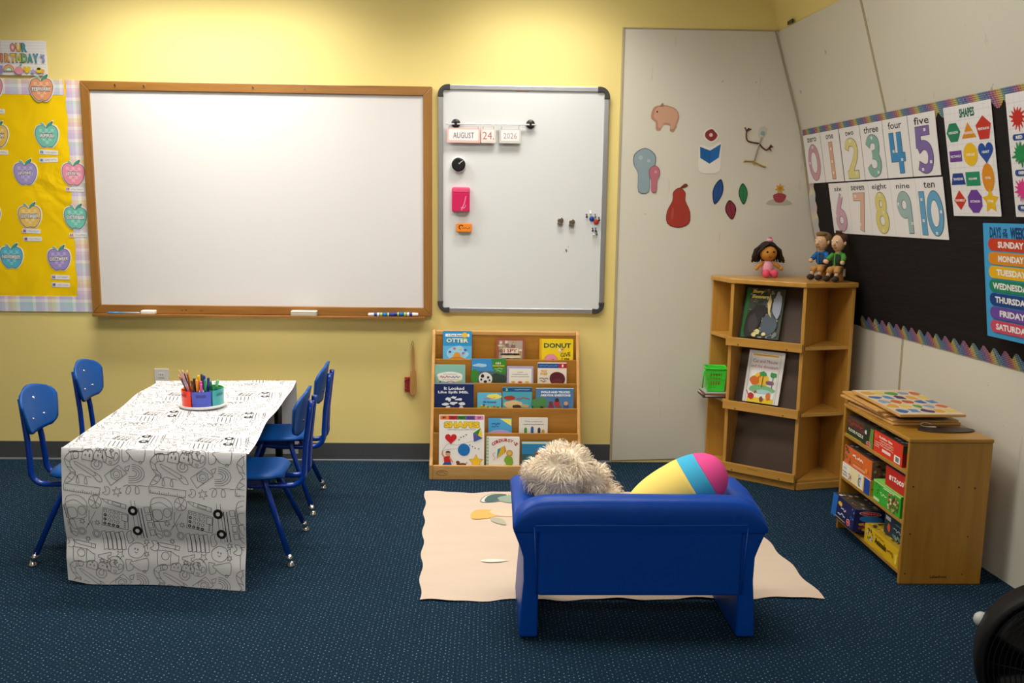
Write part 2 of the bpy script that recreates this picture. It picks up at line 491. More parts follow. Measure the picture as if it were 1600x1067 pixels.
# ceiling lamps: recessed troffers
DIFF = pmat('lamp_diffuser', '#ffffff', 0.6)
bb = DIFF.node_tree.nodes['Principled BSDF']; bb.inputs['Emission Color'].default_value = (1, 0.95, 0.86, 1); bb.inputs['Emission Strength'].default_value = 6.0
for i, (x, y, lx, ly, wt, spread) in enumerate(LAMPS):
    t = thing('ceiling_light', ['recessed ceiling light above the wooden framed whiteboard', 'recessed ceiling light above the silver framed board',
        'recessed ceiling light over the low table', 'recessed ceiling light over the blue sofa', 'recessed ceiling light at the rear left', 'recessed ceiling light at the rear right'][i], 'ceiling light', (x, y, CEIL))
    g = G(); f = 0.03
    for a in ((-lx/2-f, lx/2+f, -ly/2-f, -ly/2), (-lx/2-f, lx/2+f, ly/2, ly/2+f), (-lx/2-f, -lx/2, -ly/2, ly/2), (lx/2, lx/2+f, -ly/2, ly/2)):
        g.box(a[0], a[1], a[2], a[3], -0.015, 0.0, WHITEPL)
    g.build('lamp_frame', t)
    g = G(); g.box(-lx/2, lx/2, -ly/2, ly/2, -0.006, 0.0, DIFF); g.build('diffuser', t)
    ld = bpy.data.lights.new('lamp_light', 'AREA'); ld.shape = 'RECTANGLE'; ld.size = lx; ld.size_y = ly
    ld.energy = wt; ld.spread = R(spread); ld.color = (1.0, 0.955, 0.89)
    lo = bpy.data.objects.new('lamp_light', ld); COL.objects.link(lo); lo.parent = t; lo.location = (0, 0, -0.018)

# ================================================================== WALL ITEMS, LEFT: birthday board
def plaid_mat():
    mt = pmat('pastel_plaid', '#e8e0ee', 0.6, spec=0.2); g = N(mt)
    uv = g.n('ShaderNodeUVMap'); sp = g.n('ShaderNodeSeparateXYZ'); g.l(uv.outputs[0], sp.inputs[0])
    stops = [(0.0, '#bcd3ea'), (0.14, '#a9d9d3'), (0.22, '#f7f4f4'), (0.30, '#cdb9de'), (0.44, '#e6c6e0'), (0.52, '#f7f2f0'),
             (0.60, '#f3c3a4'), (0.70, '#f6e58a'), (0.80, '#faf6ea'), (0.90, '#c3c6ea')]
    cs = []
    for k in (0, 1):
        f = g.math('FRACT', g.math('MULTIPLY', sp.outputs[k], 1/0.215))
        cs.append(g.ramp(f, stops, 'CONSTANT'))
    c = g.mix(0.5, cs[0], cs[1])
    ck = g.math('FRACT', g.math('MULTIPLY', g.math('ADD', sp.outputs[0], sp.outputs[1]), 1/0.006))
    g.col(g.mix(g.math('MULTIPLY', g.math('GREATER_THAN', ck, 0.5), 0.18), c, '#ffffff'))
    return mt
PLAID = plaid_mat()
def set_uv(ob, fn):
    me = ob.data; uv = me.uv_layers.new(name='UVMap')
    for lp in me.loops: uv.data[lp.index].uv = fn(me.vertices[lp.vertex_index].co)
def paper_yellow():
    mt = pmat('yellow_paper', '#ffd400', 0.6, spec=0.25); g = N(mt)
    f = g.noise(g.coord('Object', (1.5, 1.5, 1.5), (0, 0.5, 0.3)), 1.6, 3, 0.5, 1.0)
    g.bump(f, 0.55, 0.05); return mt
YP = paper_yellow()
BB = thing('bulletin_board', 'yellow paper bulletin board with pastel plaid border left of the whiteboard', 'bulletin board', (-2.75, 0, 0.84))
g = G(); bx0, bx1 = -0.75, 0.60; H = 1.23   # local x, z up
g.box(bx0, 0.578, -0.006, -0.001, 0.0, H, YP); g.build('backing_paper', BB)
def strip(name, pts, M0):
    g = G(); g.prism(pts, 0.0, 0.0015, PLAID); g.M = None
    o = g.build(name, BB, M=Matrix.Translation((0, -0.006, 0)) @ Matrix.Rotation(PI/2, 4, 'X')); set_uv(o, lambda c: (c.x, c.y)); return o
strip('border', [(bx0, H-0.078), (0.50, H-0.078), (0.50, H+0.002), (bx0, H+0.002)], None)
strip('border', [(bx0, -0.003), (0.51, -0.003), (0.51, 0.082), (bx0, 0.082)], None)
n = 24
strip('border', [(0.588, -0.003), (0.588, H+0.002)] + [(0.509 + 0.004*math.sin(i*1.9), H+0.002-(H+0.005)*i/n) for i in range(n+1)], None)

banner = G()
bw, bh = 0.285, 0.178
banner.prism(rrect(-bw/2, 0, bw/2, bh, 0.006), 0.0, 0.0012, PAPER); banner.at(0.0015)
for i in range(11): banner.stroke([(-bw/2+0.004, 0.012+0.0155*i), (bw/2-0.004, 0.012+0.0155*i)], 0.0009, '#b9c2d6')
banner.z += 0.0003
banner.stroke([(-0.092, 0.002), (-0.092, bh-0.002)], 0.001, '#e3a2ac'); banner.z += 0.0003
for ch, x, c in (('O', -0.030, '#e98a93'), ('U', 0.000, '#e9b24a'), ('R', 0.030, '#4fa3ae')):
    banner.text(ch, x, 0.141, 0.029, 0.047, '#4a3b45', 0.07); banner.text(ch, x, 0.141, 0.024, 0.042, c, 0.06)
for i, (ch, c) in enumerate(zip('BIRTHDAY', ('#e57683', '#e58b6c', '#e8a55a', '#edc14f', '#c4c65a', '#79b77c', '#4aa79a', '#5a9fb8'))):
    x = -0.120 + i*0.0298; wd = 0.010 if ch == 'I' else 0.026
    banner.text(ch, x, 0.088, wd+0.004, 0.047, '#4a3b45', 0.07); banner.text(ch, x, 0.088, wd, 0.042, c, 0.06)
banner.text("'S", 0.125, 0.088, 0.022, 0.042, '#8f9bc4', 0.05)
banner.poly([(-0.122, 0.010), (-0.088, 0.006), (-0.084, 0.046), (-0.118, 0.052)], '#a696cf')
for r, c in ((0.030, '#e58b8b'), (0.024, '#efc46a'), (0.018, '#8cc6a8'), (0.012, '#f4f2f0')):
    banner.poly(circ(-0.054, 0.022, r, r*1.1, 14, 0, PI), c)
banner.poly(circ(-0.002, 0.024, 0.022, 0.020), '#ef9db2'); banner.poly([(0, 0.045), (0.012, 0.060), (0.016, 0.050)], '#4f9f86')
banner.poly(heart(0.040, 0.030, 0.021), '#f1cb3c'); banner.poly(star(0.071, 0.020, 0.015, 0.008, 5), '#b2a1d8')
banner.poly(circ(0.104, 0.026, 0.018, 0.013), '#efc93a'); banner.poly(circ(0.102, 0.034, 0.010, 0.006), '#3a3438')
banner.poly(circ(0.124, 0.022, 0.008, 0.010), '#f0b24e'); banner.poly(circ(-0.133, 0.010, 0.009, 0.012), '#7cc0b2')
tag(banner.build('banner', M=back_frame(-2.470, 2.088, -0.0095)), 'lined paper banner with colourful lettering above the yellow bulletin board', 'banner')

def apple_outline(s, gx=0.0):
    pts = [(0, 0.40), (0.22, 0.52), (0.46, 0.42), (0.54, 0.12), (0.44, -0.24), (0.24, -0.48), (0.10, -0.50), (0, -0.46),
           (-0.10, -0.50), (-0.24, -0.48), (-0.44, -0.24), (-0.54, 0.12), (-0.46, 0.42), (-0.22, 0.52)]
    sp = spline(pts, 4, True); k = s
    return [(p[0]*k*(1+gx), p[1]*k*(1+gx)) for p in sp]
def apple(x, z, c1, c2, word, label, rot=0.0, y=-0.010):
    g = G(); s = 0.110
    g.prism(apple_outline(s, 0.11), 0, 0.0012, PAPER); g.at(0.0002)
    stem = [(-0.003, 0.036), (-0.018, 0.062), (-0.028, 0.068)]
    leaf = spline([(0.0, 0.044), (0.006, 0.062), (0.024, 0.076), (0.034, 0.078), (0.030, 0.064), (0.018, 0.050)], 4, True)
    g.poly([(p[0]*1.22-0.003, (p[1]-0.06)*1.2+0.061) for p in leaf], PAPER); g.stroke(stem, 0.017, PAPER, up=True)
    g.at(0.0016)
    g.stroke(stem, 0.010, '#3c6f66', up=True); g.stroke(stem, 0.006, '#8ccdb9', up=True)
    g.poly([(p[0]*1.06, p[1]) for p in leaf], '#2f5d58'); g.poly([((p[0]-0.016)*0.85+0.016, (p[1]-0.06)*0.82+0.06) for p in leaf], '#4aa38f')
    g.poly(apple_outline(s, 0.025), '#54424c'); g.poly(apple_outline(s, -0.015), c1)
    st = 0.0155
    for i in range(-6, 7):
        for j in range(-6, 7):
            if (i+j) % 2: continue
            cx, cy = (i+j)*st*0.5, (i-j)*st*0.5
            if (i % 2): continue
            if (cx/0.046)**2 + ((cy-0.002)/0.043)**2 < 1: g.poly(ngon(cx, cy, st*0.72, 4, PI/4), c2, False)
    g.z += 0.0004
    wd = min(0.098, 0.0135*len(word)+0.008)
    g.text(word, 0, 0.004, wd+0.004, 0.026, '#6a5864', 0.09); g.text(word, 0, 0.004, wd, 0.020, WHITE, 0.03)
    return tag(g.build('apple_cutout', M=back_frame(x, z, y, 0, rot)), label, 'apple cutout', 'month apples on the birthday board')
P1 = [(-2.626, 2.021, '#ef9fae', '#f6bccb', 'JANUARY', 'pink paper apple on the top plaid border, cut by the left photo edge'),
      (-2.363, 2.016, '#f0a779', '#f7c4a3', 'FEBRUARY', 'orange paper apple on the plaid border under the birthday banner'),
      (-2.617, 1.773, '#f2c963', '#f7dd96', 'MARCH', 'yellow paper apple cut by the left photo edge, level with the mint one'),
      (-2.353, 1.776, '#7fcdb8', '#a7dece', 'APRIL', 'mint green paper apple high on the yellow paper, above two name strips'),
      (-2.479, 1.578, '#ab9fd8', '#c5bce6', 'JUNE', 'lilac paper apple in the middle of the yellow board with no name strip'),
      (-2.225, 1.578, '#f19bb0', '#f7bdca', 'JULY', 'pink paper apple on the right border touching the wooden whiteboard frame'),
      (-2.688, 1.353, '#ef9a6c', '#f6bd99', 'AUGUST', 'orange paper apple at the left photo edge, only its rim in view'),
      (-2.471, 1.350, '#f3c96a', '#f8dd9b', 'SEPTEMBER', 'yellow paper apple in the middle of the board above two name strips'),
      (-2.227, 1.347, '#7accb9', '#a3ddd0', 'OCTOBER', 'mint green paper apple on the right border against the whiteboard frame'),
      (-2.584, 1.130, '#5dc0d6', '#8fd5e3', 'NOVEMBER', 'turquoise paper apple low on the left of the yellow board'),
      (-2.329, 1.122, '#a897d6', '#c3b6e5', 'DECEMBER', 'lilac paper apple low on the right, lowest apple on the board')]
rr_ = random.Random(3)
for x, z, c1, c2, wd, lb in P1:
    yy = -0.0113 if wd in ('FEBRUARY', 'JANUARY') else -0.0078 if wd in ('JULY', 'OCTOBER') else -0.0066
    apple(x, z, c1, c2, wd, lb, rr_.uniform(-0.04, 0.04), yy)
def name_strip(x, z, c, num, label, seed, y=-0.0066, w=0.098):
    g = G(); g.prism(rrect(-w/2, -0.012, w/2, 0.012, 0.004), 0, 0.001, PAPER); g.at(0.0013)
    g.poly(rrect(-w/2+0.003, -0.010, -w/2+0.023, 0.010, 0.003), c)
    g.text(num, -w/2+0.013, 0, 0.013, 0.012, '#3d3a52', 0.05)
    rn = random.Random(seed)
    for a, b in ((-w/2+0.030, -w/2+0.054), (-w/2+0.058, w/2-0.008)): g.squiggle(a, b, 0.0, 0.008, 0.0012, '#77737c', seed+int(a*900))
    tag(g.build('name_strip', M=back_frame(x, z, y, 0, rn.uniform(-0.05, 0.05))), label, 'name strip', 'name strips on the birthday board')
name_strip(-2.350, 1.693, '#bcd8ee', '12', 'white name strip just below the mint apple high on the board', 1)
name_strip(-2.353, 1.653, '#c3dff0', '02', 'white name strip under another strip, below the high mint apple', 2)
name_strip(-2.223, 1.499, '#f0c4c0', '17', 'white name strip below the pink apple beside the whiteboard frame', 3, -0.0078)
name_strip(-2.469, 1.274, '#e4c1d4', '25', 'white name strip just below the yellow apple mid board', 4)
name_strip(-2.465, 1.232, '#d9bfe0', '28', 'white name strip under another strip, below the middle yellow apple', 5)
name_strip(-2.218, 1.256, '#f0c6b4', '11', 'white name strip below the mint apple against the whiteboard frame', 6, -0.0078)
name_strip(-2.329, 1.026, '#d9c4ea', '16', 'white name strip just below the lowest lilac apple', 7)
name_strip(-2.330, 0.984, '#c9c4ee', '08', 'lowest white name strip, second under the lowest lilac apple', 8)
name_strip(-2.613, 1.689, '#f3dfae', '21', 'white name strip at the left photo edge below a yellow apple', 9)
name_strip(-2.615, 1.902, '#f3c8b4', '04', 'topmost white name strip, at the left edge below a pink apple', 10)

# ================================================================== large whiteboard
def board_mat():
    mt = pmat('whiteboard_face', '#f0eeec', 0.28, spec=0.35); g = N(mt)
    f = g.noise(g.coord('Object', (1, 1, 2.2)), 2.2, 5, 0.6)
    g.col(g.mix(g.math('MULTIPLY', f, 0.35), '#e1dfde', '#d7d3d0'))
    g.l(g.math('ADD', 0.25, g.math('MULTIPLY', f, 0.18)), g.b.inputs['Roughness']); return mt
WBF = board_mat()
WBX0, WBX1, WBZ0, WBZ1 = -2.1585, -0.3055, 0.8333, 2.0652
WB = thing('whiteboard', 'large whiteboard in a mitred oak frame with a narrow tray', 'whiteboard', ((WBX0+WBX1)/2, 0, WBZ0))
hw = (WBX1-WBX0)/2; hh = WBZ1-WBZ0; fw_ = 0.047
g = G(); g.box(-hw+0.03, hw-0.03, -0.014, -0.002, 0.03, hh-0.03, WBF); g.build('writing_surface', WB)
F90 = Matrix.Rotation(PI/2, 4, 'X')
for pts, mt in (([(-hw, 0), (hw, 0), (hw-fw_, fw_), (-hw+fw_, fw_)], OAK), ([(-hw, hh), (hw, hh), (hw-fw_, hh-fw_), (-hw+fw_, hh-fw_)], OAK),
            ([(-hw, 0), (-hw, hh), (-hw+fw_, hh-fw_), (-hw+fw_, fw_)], OAKV), ([(hw, 0), (hw, hh), (hw-fw_, hh-fw_), (hw-fw_, fw_)], OAKV)):
    g = G(); g.M = F90; g.prism(pts, 0.001, 0.026, mt); g.build('frame_rail', WB, bevel=0.003)
g = G(); g.box(-hw+0.02, hw-0.035, -0.078, -0.001, -0.010, -0.001, OAK); g.box(-hw+0.02, hw-0.035, -0.080, -0.074, -0.012, 0.002, OAK)
g.build('marker_tray', WB, bevel=0.002)
for x, z in ((-0.74, hh-0.02), (-0.59, hh-0.022), (-0.02, hh-0.02), (0.25, hh-0.02)):
    g = G(); g.cone((x, -0.026, z), (x, -0.033, z), 0.003, 0.0045, CHROME, 8); g.build('screw', WB)
for x, z, r in ((-0.42, 0.022, 0.005), (-0.44, 0.020, 0.004), (-0.34, 0.018, 0.004), (-0.33, 0.019, 0.003)):
    g = G(); g.M = Matrix.Translation((x, -0.0265, z)) @ F90; g.poly(blob(0, 0, r, r*0.6, int(-x*100)), '#4a2c14'); g.build('dark_nick', WB)
TZ = 0.8335
g = G(); g.M = Matrix.Translation((0, -0.052, TZ)) @ Matrix.Rotation(PI/2, 4, 'Y')
g.lathe([(0.003, -2.075), (0.0055, -2.055), (0.0055, -1.99)], pmat('pen_blue', '#2a86c4', 0.35), 12)
g.lathe([(0.0055, -1.99), (0.0055, -1.905), (0.003, -1.890)], pmat('pen_grey', '#9fb0c0', 0.35), 12)
tag(g.build('pen', M=Matrix.Translation((0, 0, 0.0055))), 'slim blue and grey pen lying at the left end of the whiteboard tray', 'pen')
g = G(); g.box(-0.038, 0.038, -0.020, 0.020, 0, 0.022, pmat('eraser_white', '#ece6da', 0.7))
tag(g.build('eraser', M=Matrix.Translation((-1.845, -0.050, TZ)), bevel=0.006), 'small white eraser block beside the pen on the whiteboard tray', 'eraser')
t = thing('eraser', 'cream felt eraser in the middle of the whiteboard tray', 'eraser', (-1.002, -0.052, TZ))
g = G(); g.box(-0.070, 0.070, -0.021, 0.021, 0, 0.018, pmat('felt_grey', '#b6b2a0', 0.9)); g.build('felt_pad', t, bevel=0.003)
g = G(); g.box(-0.070, 0.070, -0.021, 0.021, 0.018, 0.028, pmat('eraser_cream', '#e9e2cf', 0.6)); g.build('eraser_grip', t, bevel=0.004)
NAVYL = pmat('marker_label', '#17358c', 0.35); NAVYB = pmat('marker_label_band', '#0e58b4', 0.35)
def marker(x0, x1, y, dz, lab, flip):
    t = thing('marker', lab, 'marker', (x0, y, TZ+dz), 0.0)
    L = x1-x0; MY = Matrix.Rotation(PI/2, 4, 'Y')
    g = G(); g.M = MY; g.lathe([(0.0095, 0.028), (0.0105, 0.03), (0.0105, L-0.006), (0.0095, L-0.002), (0.006, L)], NAVYL, 16)
    g.M = Matrix.Translation((0, 0, 0)); 
    for k, (a, b, c) in enumerate(((0.045, 0.058, '#e6ecf2'), (0.062, 0.074, '#b9cf52'), (0.078, 0.098, '#1173c0'), (0.102, 0.110, '#c8d860'))):
        g.M = MY; g.lathe([(0.0108, a), (0.0108, b)], ink(c), 16)
    g.build('barrel', t)
    g = G(); g.M = MY; g.lathe([(0.006, -0.004), (0.0085, 0.0), (0.0098, 0.03)], WHITEPL, 16); g.build('cap', t)
    if flip: t.rotation_euler = (0, 0, PI); t.location.x = x1
marker(-0.648, -0.508, -0.0622, 0.0115, 'blue marker with a white cap, left one on the whiteboard tray', False)
marker(-0.524, -0.384, -0.0403, 0.0115, 'blue marker with a white cap, right one on the whiteboard tray', True)

# ================================================================== silver framed magnetic board
MBX0, MBX1, MBZ0, MBZ1 = -0.2728, 0.646, 0.8564, 2.0782
MB = thing('magnetic_board', 'silver framed magnetic whiteboard with dark rounded corners', 'whiteboard', ((MBX0+MBX1)/2, 0, MBZ0))
hw = (MBX1-MBX0)/2; hh = MBZ1-MBZ0
MBF = pmat('magnetic_face', '#dfe2e2', 0.16, spec=0.5)
g = G(); g.box(-hw+0.022, hw-0.022, -0.016, -0.004, 0.022, hh-0.022, MBF)
g.M = Matrix.Translation((0.245, -0.0163, 0.348)) @ F90
g.poly(blob(0, 0, 0.006, 0.008, 4, amp=0.4), '#8c7468'); g.poly(blob(0.01, 0.02, 0.004, 0.003, 5, amp=0.4), '#c4bdb6'); g.poly(blob(-0.012, -0.006, 0.003, 0.003, 6), '#cfc9c3')
g.M = Matrix.Translation((0, -0.0163, 0)) @ F90; g.rect(-0.045, hh-0.030, 0.025, hh-0.027, '#d2605c')
g.build('writing_surface', MB)
for a in ((-hw+0.06, hw-0.06, 0, 0.027), (-hw+0.06, hw-0.06, hh-0.027, hh)):
    g = G(); g.box(a[0], a[1], -0.024, -0.001, a[2], a[3], ALU); g.build('frame_rail', MB, bevel=0.004)
for a in ((-hw, -hw+0.027), (hw-0.027, hw)):
    g = G(); g.box(a[0], a[1], -0.024, -0.001, 0.06, hh-0.06, ALU); g.build('frame_rail', MB, bevel=0.004)
for sx in (-1, 1):
    for top in (0, 1):
        out = [(hw+0.002-0.055+0.055*math.cos(a), 0.055-0.002-0.055*math.sin(a)) for a in [PI/2*i/8 for i in range(9)]]
        inn = [(hw-0.026-0.012+0.012*math.cos(a), 0.026+0.012-0.012*math.sin(a)) for a in [PI/2*i/6 for i in range(7)]]
        pts = [(hw+0.002, 0.064)] + out + [(hw-0.064, -0.002), (hw-0.064, 0.029)] + inn[::-1] + [(hw-0.029, 0.064)]
        pts = [(sx*p[0], hh-p[1] if top else p[1]) for p in pts]
        g = G(); g.M = F90; g.prism(pts, 0.0005, 0.028, pmat('corner_cap', '#3a3837', 0.5)); g.build('corner_cap', MB, bevel=0.003)
MY0 = -0.0165
# calendar rod
t = thing('calendar_rod', 'thin white rod on two black magnetic clips, holding the calendar cards', 'rod', (0.012, MY0, 1.872))
g = G(); g.cone((-0.242, -0.020, 0), (0.242, -0.020, 0.002), 0.0042, 0.0042, WHITEPL, 12); g.build('rod', t)
for x, z in ((-0.190, 0.004), (0.211, 0.006)):
    g = G(); g.M = Matrix.Translation((x, 0, z)) @ F90
    g.lathe([(0.023, 0.0), (0.024, 0.006), (0.020, 0.012), (0.008, 0.013)], BLACKPL, 24)
    g.box(-0.006, 0.006, -0.014, 0.004, 0.010, 0.029, BLACKPL); g.build('magnetic_clip', t)
def cal_card(x0, x1, z0, z1, rim, txt, tc, tw, th, label, inner=True):
    t = thing('calendar_card', label, 'calendar card', ((x0+x1)/2, MY0, z0), 0, 'calendar cards on the rod')
    w = x1-x0; h = z1-z0
    g = G(); g.M = Matrix.Translation((0, -0.014, 0)) @ F90
    for k in range(4): g.prism(rrect(-w/2-0.002, -0.001*k, w/2+0.001, h-0.001*k, 0.004), 0.003*k, 0.003*k+0.0022, ink(rim))
    g.at(0.0117)
    if inner: g.poly(rrect(-w/2+0.008, 0.009, w/2-0.008, h-0.009, 0.006), '#f7efee')
    g.text(txt, 0, h/2-0.002, tw, th, tc, 0.0); g.build('page_stack', t)
    for x in ((-w/2+0.010, w/2-0.010)):
        g = G(); pts = [(x, -0.019+0.009*math.cos(a), h+0.008+0.017*math.sin(a)) for a in [2*PI*i/14 for i in range(14)]]
        g.tube(pts, 0.0011, CHROME, 6, True); g.build('ring', t)
cal_card(-0.223, -0.048, 1.777, 1.853, '#ecc0b9', 'AUGUST', '#3b3550', 0.112, 0.030, 'pink rimmed calendar card with the month, leftmost on the rod')
cal_card(-0.041, 0.035, 1.778, 1.853, '#ead9cc', '24.', '#b4674f', 0.060, 0.040, 'small cream calendar card with the day number, middle of the rod', True)
cal_card(0.058, 0.170, 1.778, 1.853, '#d3cfc8', '2026', '#a59291', 0.072, 0.030, 'grey rimmed calendar card with the year, rightmost on the rod')
t = thing('timer', 'round black magnetic timer with a white rim', 'timer', (-0.162, MY0, 1.659))
g = G(); g.M = F90; g.lathe([(0.041, 0), (0.041, 0.018), (0.038, 0.022)], WHITEPL, 32); g.build('case', t)
g = G(); g.M = F90; g.lathe([(0.0375, 0.020), (0.0365, 0.026), (0.030, 0.0275)], BLACKPL, 32); g.at(0.0280)
g.stroke([(0.004, 0.004), (0.013, 0.014), (0.026, 0.022)], 0.0025, '#e8e8e8', up=True); g.rect(0.0, 0.002, 0.007, 0.010, '#9aa0a0'); g.build('dial', t)
PINK = pmat('pink_translucent', '#d4145c', 0.12, spec=0.6, coat=0.4); PINK2 = pmat('pink_light', '#e4547f', 0.25)
t = thing('magnetic_holder', 'glossy pink magnetic clip dispenser on the silver framed board', 'dispenser', (-0.149, MY0, 1.406))
g = G(); g.M = F90; g.prism(rrect(-0.049, 0, 0.049, 0.134, 0.010), 0, 0.016, PINK2); g.build('back_shell', t, bevel=0.003)
g = G(); g.M = F90; g.prism(rrect(-0.046, 0.004, 0.046, 0.104, 0.006), 0.016, 0.036, PINK); g.prism(rrect(-0.046, 0.106, 0.046, 0.130, 0.006), 0.016, 0.026, PINK2)
g.at(0.0363); g.stroke([(0.004, 0.010), (0.020, 0.048), (0.028, 0.086)], 0.006, '#e77c9c', up=True); g.squiggle(0.0, 0.028, 0.030, 0.020, 0.002, '#f4c6d4', 4); g.build('cover', t, bevel=0.003)
g = G(); g.M = F90; g.prism([(-0.034, 0.004), (0.036, 0.004), (0.030, -0.014), (-0.020, -0.012)], 0.004, 0.018, pmat('clear_grey', '#b9bab8', 0.3)); g.build('spout', t)
t = thing('eraser', 'small orange magnetic eraser below the pink dispenser', 'eraser', (-0.131, MY0, 1.299))
g = G(); g.M = F90; g.prism(rrect(-0.043, 0, 0.043, 0.047, 0.008), 0.010, 0.026, pmat('orange_foam', '#f08a16', 0.6)); g.at(0.0263)
g.stroke(circ(-0.016, 0.026, 0.011, 0.011, 14, 0.4, 4.6), 0.005, '#45220a', up=True); g.squiggle(-0.010, 0.034, 0.022, 0.010, 0.002, '#5a2c0e', 3)
g.build('foam_body', t, bevel=0.003)
g = G(); g.M = F90; g.prism(rrect(-0.042, 0.001, 0.042, 0.046, 0.008), 0.0, 0.010, pmat('eraser_felt', '#4a3424', 0.9)); g.build('felt_pad', t)
BRONZE = pmat('bronze_clip', (0.28, 0.24, 0.18), 0.35, metal=1.0)
for x, z, lb in ((0.396, 1.368, 'bronze magnetic bulldog clip, left one on the silver framed board'), (0.459, 1.360, 'bronze magnetic bulldog clip, right one on the silver framed board')):
    t = thing('magnetic_clip', lb, 'clip', (x, MY0, z), 0, 'bronze clips on the board')
    g = G(); g.M = F90; g.lathe([(0.016, 0), (0.016, 0.006), (0.011, 0.010)], BRONZE, 20); g.build('magnet', t)
    g = G(); g.M = F90 @ Matrix.Rotation(-0.2, 4, 'Z'); g.box(-0.014, 0.014, -0.024, -0.014, 0.004, 0.016, BRONZE); g.box(-0.004, 0.004, -0.020, 0.006, 0.010, 0.014, BRONZE); g.build('jaw', t, bevel=0.001)
for x, z, c, lb in ((0.567, 1.379, '#0d3f9e', 'round blue magnet among the push pins'), (0.592, 1.362, '#c4321c', 'round red magnet among the push pins')):
    g = G(); g.M = F90; g.lathe([(0.014, 0), (0.014, 0.006), (0.011, 0.010), (0.004, 0.011)], pmat('magnet'+c, c, 0.3), 24)
    tag(g.build('magnet', M=Matrix.Translation((x, MY0, z))), lb, 'magnet')
for x, z, c, lb in ((0.538, 1.415, '#17171a', 'black push pin magnet furthest left of the cluster'), (0.559, 1.433, '#f2f2f2', 'white push pin magnet at the top of the cluster'),
    (0.585, 1.416, '#6e7270', 'grey push pin magnet above the red magnet'), (0.606, 1.399, '#1d1d22', 'black push pin magnet furthest right of the cluster'),
    (0.573, 1.341, '#1d2430', 'black push pin magnet just below the blue magnet'), (0.589, 1.341, '#27315c', 'navy push pin magnet just below the red magnet'),
    (0.595, 1.322, '#3f7047', 'green push pin magnet at the bottom of the cluster'), (0.579, 1.319, '#eeeeee', 'white push pin magnet at the bottom of the cluster')):
    g = G(); g.M = F90 @ Matrix.Rotation(R(50), 4, 'X'); g.lathe([(0.0045, 0), (0.0045, 0.003), (0.0028, 0.006), (0.0028, 0.012), (0.006, 0.016), (0.0062, 0.021), (0.004, 0.023)], pmat('pin'+c, c, 0.35), 12)
    tag(g.build('push_pin', M=Matrix.Translation((x, MY0-0.003, z-0.012))), lb, 'push pin', 'push pin magnets')

# outlet and hanging brush
t = thing('outlet', 'white wall outlet behind the far left table corner', 'outlet', (-1.808, 0, 0.405))
g = G(); g.box(-0.040, 0.040, -0.007, 0, 0, 0.118, pmat('outlet_white', '#e4e2dd', 0.4)); g.build('cover_plate', t, bevel=0.003)
for z in (0.032, 0.082):
    g = G(); g.box(-0.016, 0.016, -0.0095, -0.006, z-0.013, z+0.013, pmat('outlet_white', '#e4e2dd', 0.4))
    for dx in (-0.006, 0.006): g.box(dx-0.0012, dx+0.0012, -0.0098, -0.009, z-0.003, z+0.006, BLACKPL)
    g.build('socket', t, bevel=0.001)
t = thing('brush', 'wooden brush with red bristles hanging on the yellow wall', 'brush', (-0.412, 0, 0.40))
g = G(); g.M = F90
g.prism(spline([(-0.015, 0.0), (0.016, 0.0), (0.017, 0.11), (0.010, 0.14), (0.008, 0.21), (0.004, 0.262), (-0.004, 0.262), (-0.007, 0.21), (-0.006, 0.14), (-0.014, 0.11)], 3, True), 0.012, 0.030, wood('brush_wood', '#c99a5a', '#a97a3c', 0.5)); g.build('handle', t, bevel=0.003)
RB = pmat('red_bristle', '#9c2424', 0.8); g = G(); rn = random.Random(2)
for i in range(14):
    for j in range(3):
        z = 0.006+i*0.0062; y = -0.014-j*0.006
        g.cone((-0.013, y, z), (-0.046+rn.uniform(-0.002, 0.002), y+rn.uniform(-0.002, 0.002), z+rn.uniform(-0.001, 0.001)), 0.0026, 0.0022, RB, 5)
g.build('bristles', t)
g = G(); g.tube([(0, -0.021, 0.255), (-0.008, -0.018, 0.276), (-0.002, -0.010, 0.293), (0.003, -0.018, 0.278), (0, -0.021, 0.255)], 0.0013, pmat('cord_brown', '#5b3a20', 0.8), 6)
g.cone((-0.002, 0, 0.291), (-0.002, -0.014, 0.293), 0.0018, 0.0018, STEEL, 6); g.build('hanging_loop', t)

# ================================================================== paper cutouts on the white panel (plain generic shapes)
def cutout(x, z, shapes, label, name='paper_cutout', rot=0.0):
    g = G(); first = True
    for pts, c in shapes:
        if first: g.prism(pts, 0, 0.0012, ink(c)); g.at(0.0015); first = False
        else: g.poly(pts, c)
    return tag(g.build(name, M=back_frame(x, z, -0.0075, 0, rot)), label, 'wall cutout', 'paper cutouts on the white panel')
def outl(pts, k=3, closed=True): return spline(pts, k, closed)
# plain pinkish-tan pig shape in side view
pig = outl([(-0.080, 0.020), (-0.070, 0.050), (-0.045, 0.062), (0.0, 0.068), (0.050, 0.055), (0.072, 0.020), (0.066, -0.020), (0.056, -0.062), (0.034, -0.062), (0.030, -0.034), (-0.012, -0.036), (-0.018, -0.066), (-0.042, -0.066), (-0.050, -0.030), (-0.076, -0.012)])
cutout(0.954, 1.922, [(pig, '#b98a70'), ([(p[0]*0.86+0.003, p[1]*0.84+0.004) for p in pig], '#cfa085'), (circ(-0.050, 0.028, 0.005), '#3a2a24'), (outl([(-0.040, 0.058), (-0.028, 0.078), (-0.020, 0.060)]), '#9c6f58')], 'tan pig shaped paper cutout, topmost on the white panel', rot=-0.12)
mush = [(-0.028, -0.118), (0.030, -0.118), (0.034, -0.02), (0.060, 0.03), (0.056, 0.085), (0.0, 0.118), (-0.056, 0.085), (-0.060, 0.03), (-0.034, -0.02)]
m2 = outl(mush)
